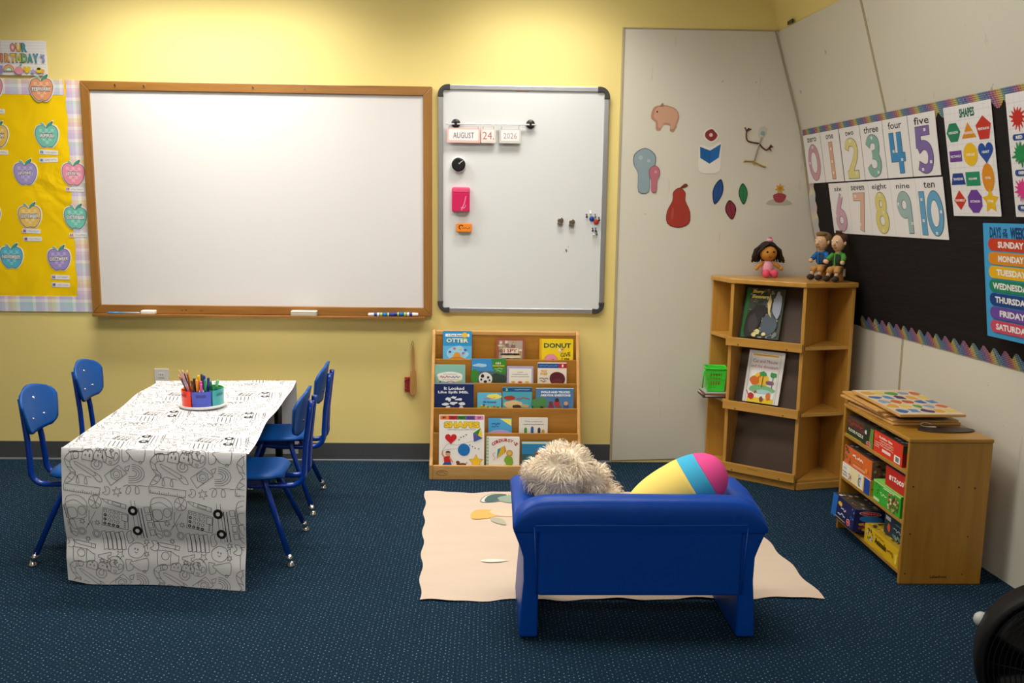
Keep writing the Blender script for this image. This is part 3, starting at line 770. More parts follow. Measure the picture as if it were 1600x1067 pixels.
cutout(0.848, 1.646, [(m2, '#4d5c66'), ([(p[0]*0.94, p[1]*0.97) for p in m2], '#8fa3ab'), (circ(-0.022, 0.066, 0.012), '#a9b9bf'), (circ(0.022, 0.05, 0.009), '#a9b9bf')], 'tall blue grey mushroom shaped cutout at the left of the panel')
m3 = [(p[0]*0.48, p[1]*0.60) for p in m2]
g_ = cutout(0.904, 1.601, [(m3, '#7c3f48'), ([(p[0]*0.92, p[1]*0.96) for p in m3], '#bb6f7b'), (circ(0.006, 0.036, 0.007), '#d39aa2')], 'small dusty pink mushroom shaped cutout beside the tall grey one')
g_.location.y = -0.0095
pear = outl([(-0.060, -0.095), (-0.064, -0.03), (-0.036, 0.03), (-0.034, 0.075), (0.0, 0.100), (0.034, 0.075), (0.036, 0.03), (0.064, -0.03), (0.060, -0.095), (0.0, -0.118)])
cutout(1.045, 1.454, [(pear, '#6e201a'), ([(p[0]*0.95, p[1]*0.965) for p in pear], '#a63a2c'), (outl([(0.002, 0.098), (0.030, 0.122), (0.046, 0.112), (0.024, 0.098)]), '#7c2a20'), (outl([(-0.04, -0.06), (-0.036, -0.01), (-0.026, -0.02), (-0.03, -0.07)]), '#b8503f')], 'red pear shaped cutout at the bottom left of the panel')
cutout(1.204, 1.735, [(outl([(-0.056, -0.09), (-0.06, 0.0), (-0.052, 0.05), (0.0, 0.036), (0.056, 0.066), (0.062, 0.0), (0.056, -0.09), (0.0, -0.102)]), '#e8e4da'),
    ([(-0.052, -0.02), (0.0, -0.05), (0.0, 0.02), (-0.056, 0.040)], '#1b5fa4'), ([(0.0, -0.05), (0.050, -0.016), (0.058, 0.056), (0.0, 0.02)], '#2268ad'), ([(-0.001, -0.05), (0.001, -0.05), (0.001, 0.02), (-0.001, 0.02)], '#123a66')], 'white cutout of an open blue book, centre of the panel')
cutout(1.205, 1.838, [(blob(0, 0, 0.040, 0.038, 2, 9, 0.12), '#e8e2da'), (blob(0, 0, 0.032, 0.030, 2, 9, 0.12), '#8c2f30'), (circ(0, 0, 0.010), '#d9cbb4')], 'small dark red flower cutout above the open blue book')
twig = G()
def twigline(pts, wd, c): twig.tube([(p[0], p[1], 0.0048) for p in spline(pts, 4)], wd, ink(c), 6)
twigline([(-0.004, -0.085), (0.010, -0.03), (0.024, 0.02), (0.030, 0.045)], 0.004, '#a39a8a')
twigline([(0.020, 0.012), (-0.022, 0.018), (-0.048, 0.03), (-0.052, 0.07), (-0.040, 0.092)], 0.0038, '#5c2a24')
twigline([(0.020, 0.010), (0.040, -0.010), (0.062, -0.022), (0.080, -0.006), (0.086, 0.006)], 0.0038, '#5c2a24')
twigline([(-0.052, 0.075), (-0.062, 0.096)], 0.0034, '#5c2a24'); twigline([(-0.046, 0.080), (-0.028, 0.088)], 0.0034, '#5c2a24')
twigline([(0.080, -0.008), (0.096, -0.004)], 0.0034, '#5c2a24'); twigline([(0.078, -0.012), (0.088, -0.026)], 0.0034, '#5c2a24')
for k in range(3): twigline([(-0.004, -0.085), (-0.050+0.045*k, -0.082-0.012*k), (-0.058+0.06*k, -0.088-0.012*k)], 0.0042, '#b79a4e')
twig.prism(outl([(0.028, 0.040), (0.016, 0.062), (0.022, 0.096), (0.046, 0.104), (0.062, 0.086), (0.052, 0.056)]), 0.0005, 0.003, ink('#c9c6bc')); twig.at(0.0033)
twig.poly(blob(0.038, 0.066, 0.012, 0.012, 3), '#8fa8a4')
tag(twig.build('paper_cutout', M=back_frame(1.450, 1.785, -0.0076)), 'brown branching twig cutout with a pale leaf, upper right of the panel', 'wall cutout', 'paper cutouts on the white panel')
def leafc(x, z, w, h, c, c2, lb, rot):
    p = outl([(0, -h/2), (w*0.42, -h*0.12), (w*0.40, h*0.22), (0, h/2), (-w*0.40, h*0.22), (-w*0.42, -h*0.12)])
    cutout(x, z, [(p, c), ([(q[0]*0.82, q[1]*0.86) for q in p], c2), ([(-0.001, -h*0.42), (0.001, -h*0.42), (0.001, h*0.38), (-0.001, h*0.38)], c)], lb, rot=rot)
leafc(1.257, 1.534, 0.062, 0.142, '#152a56', '#28508f', 'navy blue leaf shaped cutout under the open blue book', -0.2)
leafc(1.398, 1.525, 0.054, 0.117, '#1c4a30', '#2f7d4e', 'green leaf shaped cutout right of the navy leaf', 0.1)
leafc(1.334, 1.437, 0.066, 0.110, '#4c1620', '#852f3d', 'maroon leaf shaped cutout, lowest of the three leaves', 0.2)
cutout(1.600, 1.520, [(outl([(-0.066, -0.05), (0.066, -0.05), (0.05, -0.026), (0.0, -0.02), (-0.05, -0.026)]), '#b9b5a2'), (outl([(-0.036, 0.0), (0.0, 0.012), (0.036, 0.0), (0.02, -0.036), (-0.02, -0.036)]), '#a2454a'), (star(0, 0.036, 0.030, 0.016, 7), '#d2a13c'), (circ(0, 0.036, 0.010), '#b98424')], 'small yellow and red flower cutout near the corner')

# ================================================================== TABLE, PAPER COVER, CADDY
TC = Vector((-1.295, -0.985))
t = thing('table', 'low classroom table hidden under a paper colouring cloth', 'table', (TC.x, TC.y, 0), R(3.0))
g = G(); g.prism(rrect(-0.325, -0.615, 0.325, 0.615, 0.04), 0.487, 0.512, pmat('laminate_grey', '#b9b4a8', 0.4)); g.build('tabletop', t, bevel=0.003)
g = G()
for a in ((-0.28, 0.28, -0.57, -0.555), (-0.28, 0.28, 0.555, 0.57), (-0.28, -0.265, -0.555, 0.555), (0.265, 0.28, -0.555, 0.555)): g.box(a[0], a[1], a[2], a[3], 0.44, 0.487, BLACKPL)
g.build('apron', t)
for sx in (-1, 1):
    for sy in (-1, 1):
        g = G(); g.cone((sx*0.255, sy*0.545, 0.012), (sx*0.255, sy*0.545, 0.487), 0.018, 0.021, BLACKPL, 14); g.cone((sx*0.255, sy*0.545, 0.0), (sx*0.255, sy*0.545, 0.014), 0.022, 0.020, CHROME, 14); g.build('leg', t)
# paper sheet: path from the hem on the floor side, up the front, across, down the back
NL, NR, FR_, FL_ = Vector((-1.592, -1.622)), Vector((-0.886, -1.688)), Vector((-1.000, -0.300)), Vector((-1.718, -0.335))
ZT = 0.5215
def lerp(a, b, t): return a+(b-a)*t
DROP = 0.525; TOPL = 1.34; BACK = 0.40
def cloth_pt(u, s):
    """u 0..1 across, s metres up from the front hem"""
    n_ = lerp(NL, NR, u); f_ = lerp(FL_, FR_, u); d = (n_-f_).normalized()
    if s < DROP:
        z = s-0.004
        prof = [(0.0, 0.042), (0.10, 0.040), (0.175, 0.020), (0.24, 0.030), (0.315, 0.034), (0.42, 0.018), (0.495, 0.012), (0.525, 0.0)]
        for (a, oa), (b, ob) in zip(prof[:-1], prof[1:]):
            if s <= b: o = lerp(oa, ob, (s-a)/(b-a)); break
        o += 0.010*math.sin(u*7+1.0)*max(0, 1-s/0.45)
        z += 0.022*max(0, 0.16-u)/0.16*max(0, 1-s/0.2) + 0.003*math.sin(u*11)*max(0, 1-s/0.3)
        z = min(z, ZT-0.004 - 0.0*o)
        if s > 0.49: z = 0.486 + (ZT-0.486)*math.sin((s-0.49)/(DROP-0.49)*PI/2)
        p = n_+d*o
        x = p.x + 0.012*(0.5-u)*2*max(0, 1-s/0.4)
        return Vector((x, p.y, max(z, 0.004)))
    if s < DROP+TOPL:
        t_ = (s-DROP)/TOPL; p = lerp(n_, f_, t_)
        z = ZT + 0.0022*math.sin(t_*17+u*2)*math.sin(t_*PI) + 0.0012*math.sin(u*13+t_*5)
        ed = 0.006*math.sin(t_*9+1)*(1 if u > 0.5 else -1)*abs(2*u-1)**6
        z -= 0.007*abs(2*u-1)**10*(1+0.5*math.sin(t_*15))
        return Vector((p.x+ed, p.y, z))
    q = s-DROP-TOPL; p = f_ - d*(0.004+0.03*q)
    return Vector((p.x, p.y, ZT-0.002-q))
CW = 0.712
def cloth_n(u, s):
    e = 0.004; a = cloth_pt(min(u+e, 1), s)-cloth_pt(max(u-e, 0), s); b = cloth_pt(u, s+e)-cloth_pt(u, max(s-e, 0.0))
    return a.cross(b).normalized()
TOT = DROP+TOPL+BACK
svals = sorted(set([i*0.02 for i in range(int(TOT/0.02))] + [0.10, 0.175, 0.315, 0.49, 0.497, 0.504, 0.511, 0.518, DROP, DROP+TOPL, DROP+TOPL+0.004, TOT]))
g = G(); NU = 36
g.grid([[cloth_pt(i/NU, s) for i in range(NU+1)] for s in svals], pmat('colouring_paper', '#e9e8ea', 0.6, spec=0.25), True)
INK1 = ink('#4b4d51'); INK2 = ink('#1d1d1f')
K = 0.000547
# motifs in tile units (606 x 760, y downwards)
def tile():
    S = []   # (points, closed, width, ink)
    def a(p, closed=False, wd=0.0017, mt=None): S.append((p, closed, wd, mt or INK1))
    def c(x, y, r, ry=None, n=18): a(circ(x, y, r, ry, n), True)
    def loop(p, k=4): a(spline(p, k, True), True)
    def line(p, k=4): a(spline(p, k), False)
    # caterpillar
    L = [(545, 135), (500, 140), (455, 175), (470, 230), (495, 265), (470, 300), (450, 335)]
    Rr = [(540, 175), (505, 180), (490, 200), (505, 240), (530, 270), (505, 320), (470, 340)]
    line(L); line(Rr); c(535, 155, 20)
    for p, q in zip(L[1:], Rr[1:]): a([p, q])
    # letters
    def letter(ch, x, y, w, h, rot): 
        vs, fs, x0, x1, y0, y1 = text_mesh(ch, 0.07, 2)
        # boundary edges of the letter
        ec = {}
        for f in fs:
            for i in range(len(f)):
                e = (f[i], f[(i+1) % len(f)]); k = tuple(sorted(e)); ec[k] = ec.get(k, 0)+1
        ca, sa = math.cos(rot), math.sin(rot)
        nb = {}
        for (i, j), n_ in ec.items():
            if n_ == 1: nb.setdefault(i, []).append(j); nb.setdefault(j, []).append(i)
        seen = set()
        for st in nb:
            if st in seen: continue
            path = [st]; seen.add(st)
            while True:
                nx = [k for k in nb[path[-1]] if k not in seen]
                if not nx: break
                path.append(nx[0]); seen.add(nx[0])
            pts = []
            for k in path:
                X = ((vs[k][0]-x0)/(x1-x0)-0.5)*w; Y = -((vs[k][1]-y0)/(y1-y0)-0.5)*h
                pts.append((x+X*ca-Y*sa, y+X*sa+Y*ca))
            a(pts, True)
    letter('B', 620, 152, 62, 78, -1.4); letter('C', 678, 215, 60, 80, -1.2); letter('A', 708, 852, 66, 90, -1.5); letter('B', 710, 915, 60, 90, -1.3)
    for x, y, r in ((692, 120, 20), (823, 390, 34), (563, 605, 22), (670, 612, 20), (588, 740, 20), (820, 838, 30), (788, 886, 18), (1010, 828, 20), (1008, 748, 22)):
        a(star(x, y, r, r*0.45, 6 if r in (34, 20, 22) else 5, 0.3), True)
    # globe
    c(785, 150, 62, None, 26); loop([(750, 120), (790, 110), (780, 140), (800, 165), (770, 160), (745, 150)]); loop([(805, 180), (830, 170), (838, 150), (815, 140)]); loop([(770, 185), (790, 190), (780, 205)])
    # trophy on its side
    line([(860, 105), (868, 182), (905, 175), (915, 150), (890, 130), (905, 108), (860, 105)]); line([(915, 150), (960, 180), (1015, 178), (1020, 100), (965, 105), (905, 120)]); c(992, 188, 10)
    # brush
    line([(528, 205), (535, 195), (665, 265), (655, 290), (528, 210)], 2); line([(655, 290), (690, 325), (720, 325), (700, 285), (665, 265)], 2)
    # glue bottle
    a([(735, 285), (835, 210), (895, 265), (780, 350)], True); a([(880, 225), (915, 210), (905, 245), (890, 250)], True); a(circ(820, 275, 44, 40, 6, 0.4), True); c(822, 275, 24)
    line([(812, 278), (822, 285), (832, 276)]); 
    # rainbow lying on its side
    for r in (75, 58, 42, 25): a([(930, 265-r*0.85)] + [(935+r*1.1*math.sin(q), 265-r*0.85*math.cos(q)) for q in [PI*i/12 for i in range(13)]] + [(905, 265+r*0.85)])
    # curls
    line([(480, 285), (510, 275), (545, 300), (555, 340), (535, 335), (550, 285), (600, 295), (612, 345), (592, 335), (605, 295), (640, 300)])
    line([(865, 355), (900, 345), (920, 370), (905, 405), (885, 395), (905, 350), (965, 350), (980, 395), (955, 400), (960, 350), (1040, 350)])
    # ruler
    a([(442, 345), (704, 370), (698, 418), (445, 392)], True)
    for i in range(16): a([(455+i*15.6, 392+i*1.5), (455+i*15.6, (372 if i % 4 == 0 else 382)+i*1.5)])
    loop([(735, 360), (765, 365), (770, 395), (750, 415), (720, 400), (745, 390)])
    # backpack
    loop([(450, 480), (470, 430), (550, 425), (605, 470), (600, 540), (580, 580), (470, 590), (450, 540)]); loop([(465, 515), (520, 510), (530, 570), (480, 580)]); c(567, 528, 28, 32); line([(455, 475), (520, 455), (600, 500)])
    # ball
    c(665, 463, 45, None, 22); line([(625, 445), (665, 463), (705, 485)]); line([(650, 422), (665, 463), (675, 505)]); line([(690, 430), (672, 463), (640, 495)])
    # crayon
    a([(712, 440), (760, 448), (885, 480), (880, 508), (755, 472)], True); a([(790, 458), (850, 474), (845, 492), (785, 472)], True); a([(760, 448), (755, 472)])
    # scissors
    a([(620, 520), (612, 600), (628, 625), (640, 600)]); a([(665, 530), (618, 610), (600, 630)]); c(553, 680, 30, 27); c(553, 680, 19, 17); c(655, 697, 26, 30); c(655, 697, 16, 20); line([(612, 620), (585, 655)]); line([(628, 625), (640, 668)])
    loop([(470, 600), (500, 590), (515, 640), (520, 665), (495, 660), (480, 630)]); loop([(478, 690), (500, 685), (520, 705), (500, 720)])
    # calculator
    a([(722, 502), (895, 545), (885, 660), (702, 628)], True); a([(850, 545), (890, 553), (885, 602), (845, 592)], True)
    # bus
    a([(918, 450), (945, 720)]); a([(945, 450), (975, 720)])
    a([(968, 500), (993, 720)], False, 0.0030, INK2); a([(990, 500), (1016, 720)], False, 0.0030, INK2)
    for i in range(4): a([(1010+i*9, 492+i*55), (1045+i*9, 488+i*55), (1050+i*9, 530+i*55), (1016+i*9, 534+i*55)], True)
    a([(1060, 480), (1085, 700)])
    # books
    for i in range(5):
        x = 690+i*32; a([(x, 680+6*(i % 2)), (x+28, 672+6*(i % 2)), (x+45, 800), (x+18, 806)], True)
    loop([(870, 690), (905, 665), (900, 700), (915, 740), (880, 760)])
    # pencil, carton
    a([(478, 755), (510, 752), (645, 775), (640, 800), (505, 775)], True); a([(615, 770), (610, 796)])
    a([(480, 800), (580, 808), (578, 900), (485, 900)], True); a([(580, 808), (625, 835), (640, 838), (638, 880), (620, 882), (578, 900)]); c(540, 838, 28, 26)
    # apple with a face
    loop([(880, 790), (930, 755), (985, 770), (995, 820), (950, 855), (890, 840)]); line([(985, 785), (1010, 770), (1015, 800)]); c(925, 795, 4); c(945, 800, 4); line([(925, 815), (935, 822), (945, 815)])
    loop([(1045, 740), (1085, 745), (1095, 790), (1070, 805), (1035, 790), (1060, 770)])
    return S
TILE = tile()
def cm(x, y, z):
    u = x/CW
    return cloth_pt(u, y) + cloth_n(u, y)*(0.0012+z)
g.map = cm
def emit(pts, ox, oy, closed, wd, mt):
    P = [((p[0]-430+ox)*K, DROP-0.012-(p[1]-125+oy)*K) for p in pts]
    if closed: P.append(P[0])
    # resample long pieces, clip to the sheet
    Q = []
    for i in range(len(P)):
        if i:
            a_ = Vector(P[i-1]); b_ = Vector(P[i]); n_ = int((b_-a_).length/0.02)
            for k in range(1, n_+1): Q.append(tuple(a_.lerp(b_, k/(n_+1))))
        Q.append(P[i])
    run = []
    for q in Q + [None]:
        ok = q is not None and 0.004 < q[0] < CW-0.004 and 0.006 < q[1] < TOT-0.01
        if ok: run.append(q)
        else:
            if len(run) > 1: g.stroke(run, wd, mt)
            run = []
def dot(x, y, ox, oy, rx, mt, z=0.0002):
    g.z = z
    P = [((x-430+ox)*K+rx*K*math.cos(q), DROP-0.012-(y-125+oy)*K+rx*K*math.sin(q)) for q in [2*PI*i/16 for i in range(16)]]
    if all(0.004 < p[0] < CW-0.004 and 0.01 < p[1] < TOT-0.01 for p in P): g.poly(P, mt, False)
    g.z = 0
for row in range(-4, 2):
    for colm in range(-1, 3):
        ox, oy = colm*606, row*760
        for pts, cl, wd, mt in TILE: emit(pts, ox, oy, cl, wd, mt)
        for wx, wy in ((930, 520), (951, 665)):
            dot(wx, wy, ox, oy, 35, INK2, 0.0002); dot(wx, wy, ox, oy, 15, PAPER, 0.0005)
        for i in range(4):
            for j in range(4):
                x = 736+i*30-j*4; y = 524+i*7+j*30
                dk = (i == 0 and j > 0) or j == 3
                dot(x, y, ox, oy, 11, INK2 if dk else INK1, 0.0002); dot(x, y, ox, oy, 4 if dk else 8, PAPER, 0.0005)
        for i in range(4):
            emit([(862-i*1.5, 600+i*13), (874-i*1.5, 602+i*13)], ox, oy, False, 0.0028, INK1)
g.map = None
tag(g.build('table_cover'), 'white paper cover printed with school doodles, draped over the low table', 'table cover')

# caddy on the table
CX, CY, CZ = -1.283, -0.935, 0.5255
t = thing('desk_caddy', 'round white caddy with a ring of coloured cups on the paper covered table', 'caddy', (CX, CY, CZ))
g = G(); g.lathe([(0.085, 0.0), (0.098, 0.003), (0.104, 0.014), (0.101, 0.016), (0.094, 0.008), (0.02, 0.006)], WHITEPL, 40); g.build('tray', t)
cupc = [('#ff3a14', 197, 255), ('#4a59c8', 256, 312), ('#43aeb0', 313, 372), ('#45b648', 13, 76), ('#ffc21a', 77, 136), ('#ffa520', 137, 196)]
for c, a0, a1 in cupc:
    mt = pmat('cup'+c, c, 0.28, coat=0.2); g = G(); a0, a1 = R(a0+1.0), R(a1-1.0)
    def sec(ro, ri, off, z):
        arc = [(ro*math.cos(a0+(a1-a0)*i/10), ro*math.sin(a0+(a1-a0)*i/10)) for i in range(11)]
        inn = [(ri*math.cos(a1-(a1-a0)*i/4), ri*math.sin(a1-(a1-a0)*i/4)) for i in range(5)]
        return [(x, y, z) for x, y in arc+inn]
    am = (a0+a1)/2; ctr = Vector((math.cos(am)*0.052, math.sin(am)*0.052, 0))
    rings = []
    for sc_, z in ((0.93, 0.0075), (1.0, 0.082), (0.93, 0.082), (0.87, 0.012)):
        rings.append([ctr + (Vector((x, y, 0))-ctr)*sc_ + Vector((0, 0, z)) for x, y, _ in sec(0.092, 0.016, 0, 0)])
    n = len(rings[0]); vs = [v for r in rings for v in r]; fs = []
    for j in range(3):
        for i in range(n): fs.append((j*n+i, j*n+(i+1) % n, (j+1)*n+(i+1) % n, (j+1)*n+i))
    fs += [tuple(range(n-1, -1, -1)), tuple(range(3*n, 4*n))]
    g.add(vs, fs, mt)
    # grip slot moulded on the outside wall
    q = [(a0+(a1-a0)*(0.22+0.5*i/8)) for i in range(9)]
    P = [[Vector((math.cos(b)*0.0922, math.sin(b)*0.0922, z)) for b in q] for z in (0.056, 0.068)]
    g.grid(P, pmat('slot'+c, tuple(x*0.6 for x in lin(c)[:3]), 0.4))
    g.build('cup', t)
def stick(kind, a, r, lean_dir, lean, L, c, lab, c2=None, z0=0.018, rad=0.0036):
    base = Vector((CX+math.cos(R(a))*r, CY+math.sin(R(a))*r, CZ+z0))
    d = Vector((math.cos(R(lean_dir))*math.sin(R(lean)), math.sin(R(lean_dir))*math.sin(R(lean)), math.cos(R(lean))))
    q = d.to_track_quat('Z', 'Y').to_matrix().to_4x4(); q.translation = base
    t = thing(kind, lab, 'pencil' if kind == 'pencil' else 'marker', M=q, group='pencils in the red cup' if kind == 'pencil' else 'markers in the caddy')
    if kind == 'pencil':
        g = G(); g.lathe([(rad, 0), (rad, L*0.88)], pmat('pencil'+c, c, 0.4), 8, False); g.build('barrel', t)
        g = G(); g.lathe([(rad, L*0.88), (0.0014, L*0.975)], pmat('pencil_wood', '#e3b98a', 0.6), 8); g.build('sharpened_wood', t)
        g = G(); g.lathe([(0.0014, L*0.975), (0.0003, L)], pmat('lead'+(c2 or c), c2 or c, 0.5), 8); g.build('lead_tip', t)
    else:
        g = G(); g.lathe([(rad*0.9, 0), (rad, 0.004), (rad, L*0.5)], pmat('barrel_light', '#eceae6', 0.4), 12); g.build('barrel', t)
        g = G(); g.lathe([(rad*1.06, L*0.5), (rad*1.06, L*0.96), (rad*0.8, L)], pmat('marker'+c, c, 0.3), 12); g.build('cap', t)
PC = [('#c85a3c', 'red brown', 24, 0.150), ('#2f5f6a', 'dark teal', 28, 0.138), ('#e8a090', 'salmon pink', 20, 0.168), ('#c9a2d0', 'lilac', 24, 0.166), ('#2e2440', 'dark violet', 16, 0.166), ('#8a3a1c', 'brown', 14, 0.158), ('#f0a818', 'amber', 10, 0.164)]
for i, (c, nm, ln, L) in enumerate(PC):
    stick('pencil', 209+i*6.2, 0.040+0.014*(i % 2), 195, (25 if i % 2 == 0 else 19)-2.0*i, L, c, nm+' coloured pencil leaning left out of the red cup', rad=0.0031)
MK = [('#241a18', 'black', 264, 0.064, 0.122), ('#6a3c1c', 'brown', 263, 0.080, 0.116), ('#f58a12', 'orange', 274, 0.078, 0.118), ('#fbc414', 'yellow', 274, 0.050, 0.132),
      ('#5b5650', 'grey', 284, 0.032, 0.134), ('#0f3fa8', 'royal blue', 294, 0.048, 0.130), ('#e75aa0', 'pink', 284, 0.080, 0.100), ('#0f9456', 'green', 294, 0.078, 0.118),
      ('#1a2a86', 'navy', 303, 0.070, 0.124), ('#d64fb4', 'magenta', 283, 0.064, 0.108)]
wx, wy = 0.056*math.cos(R(284)), 0.056*math.sin(R(284))
for c, nm, a, r, L in MK:
    dx, dy = r*math.cos(R(a))-wx, r*math.sin(R(a))-wy
    stick('felt_marker', a, r*0.97, math.degrees(math.atan2(dy, dx)), min(10, 180*math.hypot(dx, dy)), L, c, nm+' capped felt marker standing in the blue cup of the caddy', rad=0.0056)
stick('felt_marker', 335, 0.060, 30, 12, 0.108, '#6cc48a', 'pale green capped felt marker standing in the teal cup', rad=0.0066)
stick('felt_marker', 345, 0.050, 200, 5, 0.100, '#2c8a5a', 'dark green capped felt marker standing in the teal cup', rad=0.0066)

# ================================================================== CHAIRS (origin under the uprights, seat towards +x)
def make_chair():
    t = thing('school_chair', '', 'chair')
    # seat shell
    g = G(); P = []
    nx, ny = 14, 14
    for i in range(nx+1):
        row = []
        for j in range(ny+1):
            a = -1+2*j/ny; u = i/nx
            hw_ = 0.150*(1-0.10*max(0, 0.25-u)/0.25-0.35*max(0, 0.12-u)/0.12*0.9 - 0.28*max(0, u-0.9)/0.1)
            x = 0.075+0.315*u + 0.012*(1-a*a)*(-1 if u < 0.3 else 1)*abs(u-0.5)
            z = 0.362 - 0.010*(1-a*a)*math.sin(PI*min(1, u*1.1)) - 0.030*max(0, (u-0.8)/0.2)**2 - 0.016*abs(a)**6 - 0.014*max(0, (0.12-u)/0.12)**2
            row.append((x, a*hw_, z))
        P.append(row)
    g.grid(P, BLUESHELL); g.build('seat', t, solid=0.010, bevel=0.0)
    # back shell: rounded shield, curved round the sitter
    g = G(); P = []
    for i in range(15):
        v = i/14; row = []
        z = 0.508+0.186*v
        w_ = 0.126+0.034*math.sin(min(v*1.25, 1)*PI/2)
        if v > 0.62: w_ *= math.sqrt(max(0.0, 1-((v-0.62)/0.40)**2.6))
        if v < 0.16: w_ *= math.sqrt(max(0.0, 1-((0.16-v)/0.22)**2.2))
        for j in range(15):
            a = -1+2*j/14
            y = a*w_
            x = 0.010-0.034*v + 0.026*(y/0.15)**2
            row.append((x, y, z - (0.010*a*a if v > 0.7 else 0)))
        P.append(row)
    g.grid(P, BLUESHELL); b = g.build('backrest', t, solid=0.011)
    for y, z in ((0.0, 0.640), (0.050, 0.562), (-0.050, 0.562)):
        v = (z-0.512)/0.182; x = 0.010-0.034*v+0.026*(y/0.15)**2
        g = G(); g.cone((x-0.0095, y, z), (x+0.0095, y, z), 0.0045, 0.0045, CHROME, 10); g.build('rivet', b)
    # bent tubes: down behind the back, forward under the seat
    for s in (-1, 1):
        y0 = s*0.058
        pts = [(-0.036, y0*0.85, 0.645), (-0.030, y0*0.9, 0.60), (-0.012, y0*1.1, 0.46), (-0.006, y0*1.2, 0.37)]
        pts += [(0.049-0.055*math.cos(q), y0*1.22, 0.350-0.055*math.sin(q)) for q in [PI/2*i/6 for i in range(7)]]
        pts += [(0.20, y0*1.3, 0.296), (0.30, y0*1.4, 0.312), (0.345, y0*1.4, 0.330)]
        g = G(); g.tube(pts, 0.0115, BLUETUBE, 12); g.build('back_tube', t)
    g = G()
    for x in (0.14, 0.29): g.cone((x, -0.115, 0.332), (x, 0.115, 0.332), 0.010, 0.010, BLUETUBE, 10)
    g.box(0.13, 0.30, -0.085, -0.075, 0.305, 0.345, BLUETUBE); g.box(0.13, 0.30, 0.075, 0.085, 0.305, 0.345, BLUETUBE)
    g.build('seat_frame', t)
    for s in (-1, 1):
        for x0, x1 in ((0.155, 0.035), (0.275, 0.400)):
            a = Vector((x0, s*0.100, 0.338)); b_ = Vector((x1, s*0.198, 0.016)); d = b_-a
            g = G(); g.tube([a-Vector((0.0, s*0.02, -0.004)), a, a+d*0.1, a+d*0.93], 0.0115, BLUETUBE, 12); lg = g.build('leg', t)
            g = G(); g.cone(a+d*0.915, a+d*0.985, 0.0122, 0.0122, CHROME, 12); 
            g.M = Matrix.Translation((b_.x, b_.y, 0)); g.lathe([(0.010, 0.0), (0.0165, 0.001), (0.0165, 0.006), (0.011, 0.014), (0.009, 0.022)], CHROME, 16); g.build('glide', lg)
    return t
def chair_m(x, y, a): return Matrix.Translation((x, y, 0)) @ Matrix.Rotation(R(a), 4, 'Z')
ch0 = make_chair(); CHS = [(-1.842, -1.303, 3.5, 'blue school chair at the near left side of the table'), (-1.905, -0.705, 4.5, 'blue school chair at the far left side of the table'),
    (-0.752, -1.298, 183, 'blue school chair at the near right side of the table'), (-0.782, -0.703, 183.5, 'blue school chair at the far right side of the table, near the wall')]
for i, (x, y, a, lb) in enumerate(CHS):
    if i == 0: o = ch0; o.matrix_world = chair_m(x, y, a); o['label'] = lb; o['group'] = 'school chairs at the table'
    else: copy_tree(ch0, chair_m(x, y, a), lb)

# ================================================================== BOOK RACK
RX0, RX1 = -0.300, 0.507
t = thing('book_display_rack', 'tiered wooden book display rack against the yellow wall', 'book rack', ((RX0+RX1)/2, 0, 0))
hw = (RX1-RX0)/2
for s in (-1, 1):
    g = G(); x0 = s*hw - (0.018 if s > 0 else 0)
    prof = [(-0.352, 0), (-0.356, 0.08), (-0.330, 0.115), (-0.085, 0.745), (-0.070, 0.762), (-0.025, 0.762), (-0.025, 0)]
    vs = [(x0, y, z) for y, z in prof] + [(x0+0.018, y, z) for y, z in prof]; n = len(prof)
    g.add(vs, [tuple(range(n)), tuple(range(2*n-1, n-1, -1))] + [(i+n, (i+1) % n+n, (i+1) % n, i) for i in range(n)], EDGE)
    g.build('side_panel', t, bevel=0.004)
tiers = [(-0.130, 0.612), (-0.185, 0.491), (-0.240, 0.365), (-0.295, 0.241)]
for k, (y, z) in enumerate(tiers):
    g = G(); zb = (tiers[k+1][1] if k < 3 else 0.078) - 0.075
    g.box(-hw+0.018, hw-0.018, y, y+0.012, max(zb, 0.015), z, AMBER); g.build('tier_panel', t, bevel=0.002)
    g = G(); g.box(-hw+0.018, hw-0.018, y+0.012, y+0.056, z-0.090, z-0.079, AMBER); g.build('slot_floor', t)
g = G(); g.box(-hw+0.018, hw-0.018, -0.075, -0.063, 0.53, 0.742, AMBER); g.build('back_panel', t)
g = G(); g.box(-hw+0.018, hw-0.018, -0.078, -0.030, 0.738, 0.760, PALEX); g.build('top_rail', t, bevel=0.003)
g = G(); g.box(-hw+0.018, hw-0.018, -0.350, -0.332, 0.0, 0.077, PALEX)
g.M = Matrix.Translation((-0.335, -0.3505, 0.037)) @ F90
g.stroke(circ(0, 0, 0.030, 0.013, 20, 0.3, 5.9), 0.0022, '#4a2f18'); g.stroke(spline([(-0.02, 0.002), (0.0, 0.005), (0.02, -0.004)], 4), 0.002, '#5a3a1c')
g.build('base_board', t, bevel=0.003)
g = G(); g.box(-hw+0.018, hw-0.018, -0.332, -0.297, 0.040, 0.052, AMBER); g.build('base_shelf', t)

